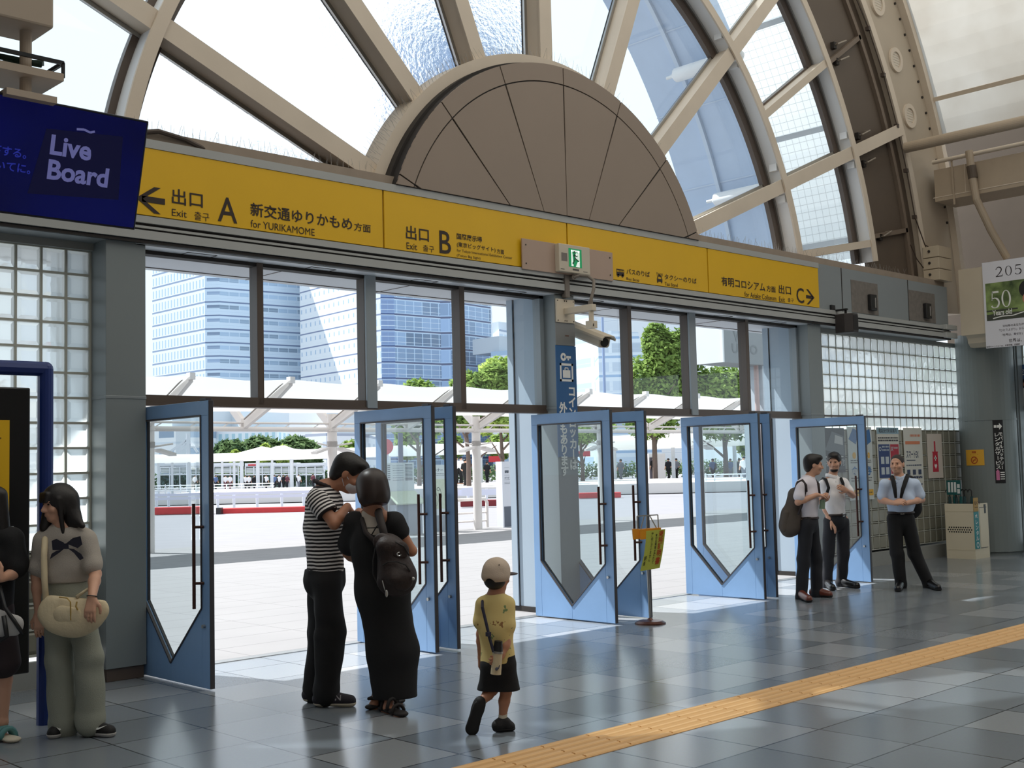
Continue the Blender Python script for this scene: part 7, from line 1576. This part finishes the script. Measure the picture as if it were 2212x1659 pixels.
b = MB(); b.tube([Q(100, 1310, -.15), Q(96, 1250, -.14), Q(95, 1200, -.13), Q(97, 1165, -.08), Q(104, 1154, .0), Q(112, 1170, .1)], .020, 8); b.tube([Q(205, 1300, -.14), Q(190, 1272, -.13), Q(165, 1290, -.17)], .012, 8); obj('strap', b, M_bag, t, smooth=True)
# ---- woman at the left edge
Q = Pix(15, 1596)
t = person('person in black at the left edge with bare legs and teal sandals', Q.g)
J = dict(head=Q(-30, 1085), hf=-FH*.8+RH*.4, bf=-FH, neck=Q(-28, 1142), chest=Q(-28, 1190), pelvis=Q(-26, 1300), sh=[Q(25, 1165), Q(-82, 1165)], el=[Q(36, 1235, -.02), Q(-92, 1240)], wr=[Q(2, 1250, -.17), Q(-50, 1240, -.16)], ht=[Q(-25, 1225, -.2), Q(-20, 1230, -.2)],
    hip=[Q(-2, 1310), Q(-50, 1310)], kn=[Q(8, 1430), Q(-50, 1430)], an=[Q(5, 1560), Q(-50, 1560)], to=[Q.floor(28, 1603), Q.floor(-45, 1610)])
skin_body(t, J, M_skin, .94, feet=True, hand_n=(-FH, -FH)); hair(t, J, 'long', 1.02, extra=lambda S, o, k, R: [S.cone(Q(-2, 1070, 0), Q(6, 1150, 0), .05, .045, .03)])
shirt(t, J, M_blackcloth, 'black_shirt', .93, 1.02, hem=Q(-26, 1318), sl=.8, rs=.078, q=.72, blouse=.015)
trousers(t, J, mat('shorts_dark', (50, 40, 44), .85), 'shorts', .95, 1.0, rk=.1, stop=-.35)
for i in (0, 1):
    an, to = J['an'][i], J['to'][i]; d = vn((to-an)*[1, 1, 0]); h0 = np.array([an[0], an[1], 0])-d*.05; S = Solid(); S.flat(h0+np.array([0, 0, .016]), to*[1, 1, 0]+np.array([0, 0, .016]), .042, .048, (0, 0, 1), .4, .02); s_ = link('sandal', S.mesh('sandal', .006), M_solew, t)
    b = MB(); sd = np.cross(d, (0, 0, 1))
    for c in (to*[1, 1, 0]-d*.06, to*[1, 1, 0]-d*.11): b.tube([c+sd*.048*math.cos(a)+np.array([0, 0, .015+.06*math.sin(a)]) for a in np.linspace(0, math.pi, 9)], .017, 8)
    obj('straps', b, mat('sandal_teal', (86, 138, 138), .6), s_, smooth=True)
t = thing('tote_bag', 'black and white bag hanging before the person at the left edge', 'bag', Q(25, 1390, -.15)); S = Solid(); S.flat(Q(-10, 1345, -.18), Q(30, 1350, -.17), .085, .06, FH, .45, .04); S.nz = folds(.005, 24); link('bag_body', S.mesh('bag_body', .007), mat('tote_white', (190, 188, 186), .7), t)
b = MB(); b.tube([Q(50, 1370, -.2), Q(30, 1340, -.21), Q(10, 1312, -.2), Q(-5, 1250, -.15)], .012, 8); b.tube([Q(-10, 1390, -.22), Q(15, 1375, -.23), Q(8, 1330, -.22)], .014, 8); obj('strap', b, M_black, t, smooth=True)
# ---- three men in office clothes at the right doors
M_brownshoe = mat('shoe_brown', (104, 52, 40), .3, var=.15); M_blkshoe = mat('shoe_polished', (20, 19, 20), .25)
M_belt = mat('belt_dark', (40, 26, 24), .5)
def belt(t, c, f, r, q, z, mt):
    f, s, u = frame(f); b = MB(); P = [c+s*math.cos(a)*r+f*math.sin(a)*r*q for a in np.linspace(0, 2*math.pi, 25)]
    b.tube([p+np.array([0, 0, z]) for p in P], .016, 6); o = obj('belt', b, mt, t, smooth=True); k = MB(); p = c+f*r*q*1.03+np.array([0, 0, z]); k.obox(p, s*.022, f*.006, u*.018); obj('buckle', k, M_steel, o); return o
def collar(o, J, mt, r=.066):
    f, s, u = frame(J['bf']); S = Solid(); n0 = J['neck']+np.array([0, 0, .012])
    for a in np.linspace(.5*math.pi+.2, 2.5*math.pi-.2, 22): p = n0+f*math.sin(a)*r+s*math.cos(a)*r-np.array([0, 0, .03])*max(0, math.sin(a)); S.cone(p+np.array([0, 0, .012]), p+np.array([0, 0, .034]), .013, .010, .02)
    for a in (-1, 1): S.cone(n0+f*r*.95+s*a*.02-np.array([0, 0, .03]), n0+f*(r+.025)+s*a*.052-np.array([0, 0, .062]), .010, .006, .015)
    return link('collar', S.mesh('collar', .006), mt, o)
# first: brown backpack, profile to the right
Q = Pix(1745, 1292)
t = person('man in white shirt and brown shoes with a grey backpack, holding a green can', Q.g)
BF = R_*.85-F_*.25
J = dict(head=Q(1757, 1004), hf=R_*.92-F_*.05-np.array([0, 0, .08]), bf=BF, neck=Q(1747, 1037), chest=Q(1744, 1062), pelvis=Q(1746, 1118), sh=[Q(1754, 1045, .17), Q(1731, 1047, -.17)], el=[Q(1768, 1082, .2), Q(1724, 1085, -.22)], wr=[Q(1776, 1084, .02), Q(1764, 1069, -.14)], ht=[Q(1782, 1074, -.06), Q(1784, 1071, -.10)],
    hip=[Q(1751, 1128, .09), Q(1741, 1128, -.08)], kn=[Q(1763, 1208, .12), Q(1736, 1208, -.06)], an=[Q(1764, 1281, .10), Q(1730, 1290, -.08)], to=[Q.floor(1799, 1291), Q.floor(1750, 1302)])
skin_body(t, J, M_skin, .98, h=.008, hands=(.9, .6), hand_n=(-F_, (0, 0, 1)), thumbs=(1, 1)); hair(t, J, 'short', 1.0)
M_shA = mat('shirt_lilac', (232, 226, 234), .8, bump=.15, bscale=90)
o = shirt(t, J, M_shA, 'white_shirt', .98, .98, hem=Q(1746, 1119), sl=.66, rs=.060, q=.78, fold=.006, h=.009); collar(o, J, M_shA)
trousers(t, J, M_navycloth, 'trousers', .98, .98, top=Q(1746, 1117), fold=.005, h=.009, q=.8); belt(t, Q(1746, 1119), BF, .140, .78, 0, M_belt)
for i in (0, 1): shoe(t, J['an'][i], J['to'][i], M_brownshoe, M_soleb, 1.1, h=.008)
t = thing('backpack', 'brown grey backpack on the back of the man in brown shoes', 'backpack', Q(1707, 1150)); M_pk2 = mat('pack_grey', (82, 73, 66), .7, var=.12, vscale=10, bump=.4, bscale=40)
S = Solid(); S.flat(Q(1719, 1072, -.03), Q(1707, 1138, -.05), .10, .125, F_, .9, .05); S.cone(Q(1702, 1108, -.05), Q(1697, 1135, -.06), .06, .06, .05); S.nz = folds(.008, 18); link('pack_body', S.mesh('pack_body', .009), M_pk2, t)
S = Solid(); S.flat(Q(1700, 1110, -.10), Q(1696, 1140, -.10), .05, .06, F_, .8, .03); link('front_pocket', S.mesh('front_pocket', .009), M_pk2, t)
b = MB(); b.tube([Q(1718, 1060, -.16), Q(1724, 1042, -.19), Q(1733, 1038, -.20), Q(1740, 1048, -.22), Q(1741, 1062, -.21)], .020, 8); b.tube([Q(1740, 1062, -.2), Q(1733, 1090, -.2), Q(1724, 1112, -.19)], .012, 8); b.tube([Q(1760, 1036, .1), Q(1768, 1046, .0), Q(1770, 1066, -.02)], .016, 8); obj('strap', b, mat('strap_dark', (52, 42, 42), .7), t, smooth=True)
t = thing('drink_can', 'pale green can held by the man in brown shoes', 'can', Q(1775, 1095, -.12)); b = MB(); b.cyl(Q(1776, 1099, -.10), Q(1777, 1080, -.10), .032, n=20); obj('can', b, mat('can_green', (124, 146, 122), .5), t); b = MB(); b.cyl(Q(1777, 1080, -.10), Q(1777, 1078.5, -.10), .027, n=20); obj('lid', b, M_steel, t)
# second: behind him, hand on chest
Q = Pix(1815, 1268)
t = person('bearded man in white shirt and black straps, one hand raised to the chest', Q.g)
BF = -F_*.65+R_*.6
J = dict(head=Q(1802, 998), hf=-R_*.35-F_*.75-np.array([0, 0, .12]), bf=BF, neck=Q(1797, 1032), chest=Q(1802, 1062), pelvis=Q(1806, 1110), sh=[Q(1822, 1044, .05), Q(1780, 1046, -.02)], el=[Q(1842, 1070, .0), Q(1779, 1092, .0)], wr=[Q(1829, 1060, -.18), Q(1795, 1126, -.10)], ht=[Q(1815, 1052, -.24), Q(1808, 1148, -.14)],
    hip=[Q(1820, 1124, .06), Q(1793, 1124, -.04)], kn=[Q(1822, 1195, .05), Q(1789, 1195, -.05)], an=[Q(1817, 1258, .05), Q(1787, 1262, -.04)], to=[Q.floor(1856, 1272), Q.floor(1800, 1277)])
skin_body(t, J, M_skin, .98, h=.008, hands=(.25, .3), hand_n=(R_*.3-F_*.9, R_*.7-F_*.5), thumbs=(-1, 1)); hair(t, J, 'short', 1.0)
f2, s2, u2 = frame(J['hf']); S = Solid(); S.ell(J['head']+f2*.045-u2*.094, (.049, .046, .030), np.stack([s2, f2, u2], 1), .02); S.ell(J['head']+f2*.075-u2*.055, (.04, .05, .028), np.stack([s2, f2, u2], 1), .01, True); link('beard', S.mesh('beard', .006), M_hair, t)
o = shirt(t, J, M_whiteshirt, 'white_shirt', .98, .98, hem=Q(1806, 1112), sl=.62, rs=.060, q=.74, fold=.007, h=.009); collar(o, J, M_whiteshirt)
trousers(t, J, M_navycloth, 'trousers', .98, .98, top=Q(1806, 1110), fold=.006, h=.009, q=.78); belt(t, Q(1806, 1112), BF, .140, .74, 0, M_belt)
for i in (0, 1): shoe(t, J['an'][i], J['to'][i], M_blkshoe, M_soleb, 1.1, h=.008)
b = MB(); fb, sb, ub = frame(BF)
b.tube([Q(1774, 1040, .12), Q(1778, 1034, .02), Q(1784, 1036, -.10), Q(1790, 1054, -.15), Q(1786, 1066, -.15)], .020, 8); b.tube([Q(1815, 1036, .06), Q(1817, 1034, -.06), Q(1821, 1044, -.13), Q(1821, 1062, -.13)], .020, 8)
t2 = thing('shoulder_straps', 'black rucksack straps over the white shirt of the bearded man', 'backpack straps', Q(1800, 1064)); obj('strap', b, M_blackcloth, t2, smooth=True)
# third: hands clasped
Q = Pix(1975, 1270)
t = person('man in pale blue short sleeved shirt with hands clasped, standing by the posters', Q.g)
BF = -F_*.9-R_*.15
J = dict(head=Q(1938, 1003), hf=-F_*.75-R_*.55, bf=BF, neck=Q(1943, 1034), chest=Q(1945, 1062), pelvis=Q(1946, 1106), sh=[Q(1976, 1046), Q(1911, 1046)], el=[Q(1991, 1079, .02), Q(1903, 1080, .02)], wr=[Q(1957, 1087, -.20), Q(1932, 1087, -.20)], ht=[Q(1938, 1083, -.25), Q(1948, 1084, -.27)],
    hip=[Q(1960, 1118), Q(1931, 1118)], kn=[Q(1976, 1196), Q(1938, 1196, -.02)], an=[Q(2006, 1262, -.02), Q(1946, 1262)], to=[Q.floor(2030, 1277), Q.floor(1939, 1279)])
skin_body(t, J, M_skin, 1.0, h=.008, hands=(.7, .8), hand_n=(-F_*.8+np.array([0, 0, .5]), -F_*.8+np.array([0, 0, .5])), thumbs=(1, -1), girth=1.06); hair(t, J, 'buzz', 1.0, mat('hair_grey', (52, 46, 44), .7, bump=.4, bscale=200))
M_bs = mat('shirt_blue', (196, 212, 236), .8, bump=.15, bscale=90)
o = shirt(t, J, M_bs, 'blue_shirt', 1.0, 1.0, hem=Q(1946, 1106), sl=.72, rs=.060, q=.74, fold=.008, h=.009, belly=.5, sk=.025); collar(o, J, M_bs)
trousers(t, J, M_blackcloth, 'trousers', 1.0, 1.0, top=Q(1946, 1106), fold=.005, h=.009, rk=.082, ra=.07); belt(t, Q(1946, 1107), BF, .150, .76, 0, M_belt)
for i in (0, 1): shoe(t, J['an'][i], J['to'][i], M_blkshoe, M_soleb, 1.1, h=.008)
t2 = thing('shoulder_straps', 'wide black bag straps down the front of the pale blue shirt', 'backpack straps', Q(1945, 1064))
for P in ([Q(1924, 1044, .08), Q(1927, 1031, -.02), Q(1930, 1040, -.12), Q(1933, 1058, -.18), Q(1935, 1076, -.19)], [Q(1961, 1036, .08), Q(1960, 1028, -.02), Q(1956, 1040, -.13), Q(1950, 1058, -.18), Q(1946, 1076, -.19)]):
    b = MB(); b.tube(P, [.026, .028, .028, .024, .016], 8); obj('strap', b, M_blackcloth, t2, smooth=True)
t2 = thing('shoulder_bag', 'edge of a black bag behind the man in the pale blue shirt', 'bag', Q(1975, 1092, .16)); S = Solid(); S.flat(Q(1960, 1050, .20), Q(1966, 1096, .19), .14, .15, F_, .5, .04); link('bag_body', S.mesh('bag_body', .01), M_blackcloth, t2)

# ---- walkers far across the roundabout
def walker(x, y, D, top, bottom, label, flip=1, pack=None):
    g = G(x, D, zat(x, y, D)); c = lambda a, z, d=0.0: g+RH*a*flip+FH*d+np.array([0, 0, z])
    t = thing('person', label, 'person', g, 'people far across the roundabout')
    S = Solid(); S.ell(c(0, 1.57), (.085, .10, .12)); S.cone(c(0, 1.42), c(0, 1.52), .055); S.flat(c(0, 1.30), c(0, .95), .15, .13, FH, .7, .05)
    for s, st in ((-1, .12), (1, -.14)): S.chain([c(s*.08, .9), c(s*.08+st*.5, .5), c(s*.08+st, .08)], [.09, .07, .05]); S.cone(c(s*.08+st, .05), c(s*.08+st+.13, .04), .05, .04); S.chain([c(s*.18, 1.36), c(s*.22, 1.08), c(s*.16+.12, .86)], [.06, .05, .045])
    link('body', S.mesh('body', .03), M_skin, t)
    S = Solid(); S.flat(c(0, 1.33), c(0, .92), .175, .155, FH, .72, .05)
    for s in (-1, 1): S.cone(c(s*.16, 1.38), c(s*.21, 1.14), .075, .07, .04)
    link('top', S.mesh('top', .03), top, t)
    S = Solid()
    for s, st in ((-1, .12), (1, -.14)): S.chain([c(s*.08, .92), c(s*.08+st*.5, .5), c(s*.08+st, .12)], [.115, .09, .075], .03)
    link('trousers', S.mesh('trousers', .03), bottom, t)
    S = Solid(); S.ell(c(-.012, 1.62), (.10, .11, .10)); link('hair', S.mesh('hair', .03), M_hair, t)
    if pack: S = Solid(); S.flat(c(-.20, 1.3), c(-.20, 1.02), .10, .11, FH, .9); link('rucksack', S.mesh('rucksack', .03), pack, t)
Wd = [M_whiteshirt, M_blackcloth, M_navycloth, mat('far_maroon', (104, 56, 66), .8), mat('far_grey', (120, 124, 134), .8), mat('far_blue', (96, 116, 156), .8)]
far = [(421, 1060, 0, 1, 'walker in white behind the handrail seen through the dark left door', 0), (434, 1060, 1, 1, 'walker in black behind the handrail beside the dark door stile', 0), (466, 1060, 5, 2, 'walker in blue beside the dark shelter panel', 0), (487, 1060, 0, 3, 'walker in white and maroon, first of the near pair behind the rail', 0), (497, 1060, 0, 3, 'taller walker in white and maroon, second of the near pair behind the rail', 0),
    (530, 1060, 0, 2, 'walker in white with dark rucksack, left under the red lettered board', 1), (538, 1060, 0, 2, 'walker in white, middle under the red lettered board', 0), (549, 1060, 1, 2, 'walker in black, right under the red lettered board', 1), (575, 1059, 0, 1, 'walker with white shirt and black rucksack by the shelter post', 1), (593, 1059, 5, 2, 'walker in blue striding left of the canopy post', 1),
    (603, 1059, 0, 2, 'walker in white with rucksack left of the canopy post', 1), (612, 1059, 1, 1, 'walker all in black left of the canopy post', 0), (620, 1059, 3, 2, 'walker in maroon close to the canopy post', 0), (645, 1058, 0, 4, 'walker in white and grey right of the canopy post', 1), (676, 1057, 3, 2, 'walker in maroon just left of the man in stripes', 0)]
for x, y, a, c_, lb, pk in far: walker(x, y, 131, Wd[a], Wd[c_], lb, 1, M_blackcloth if pk else None)
for x, y, D, a, c_, lb, pk in ((986, 1046, 74, 0, 1, 'walker in white with black trousers, left of the pair under the tree', 1), (996, 1046, 74, 0, 1, 'walker in pale top, right of the pair under the tree', 0), (1005, 1053, 72, 1, 1, 'walker all in black in front of the pair under the tree', 0), (1052, 1046, 90, 2, 2, 'walker in navy behind the bus stop totem', 0), (1076, 1046, 90, 1, 1, 'walker in black close behind the bus stop totem', 0),
        (1341, 1041, 90, 4, 4, 'walker in grey seen in the dark blue door glass', 0), (1412, 1038, 88, 1, 1, 'walker in a black dress with rucksack before the white hut', 1), (1444, 1038, 92, 2, 1, 'walker in dark clothes right of the white hut', 0), (1461, 1038, 92, 4, 1, 'walker in grey near the far canopy post', 0), (1540, 1040, 90, 5, 2, 'walker in blue left under the branching tree', 1), (1578, 1040, 90, 5, 4, 'walker in pale blue right of the branching tree', 0),
        (1607, 1043, 77, 0, 4, 'standing man in white looking at a phone by the far handrail', 0), (1597, 1040, 90, 2, 2, 'walker in navy behind the standing man in white', 0)): walker(x, y, D, Wd[a], Wd[c_], lb, -1 if x > 1300 else 1, M_blackcloth if pk else None)
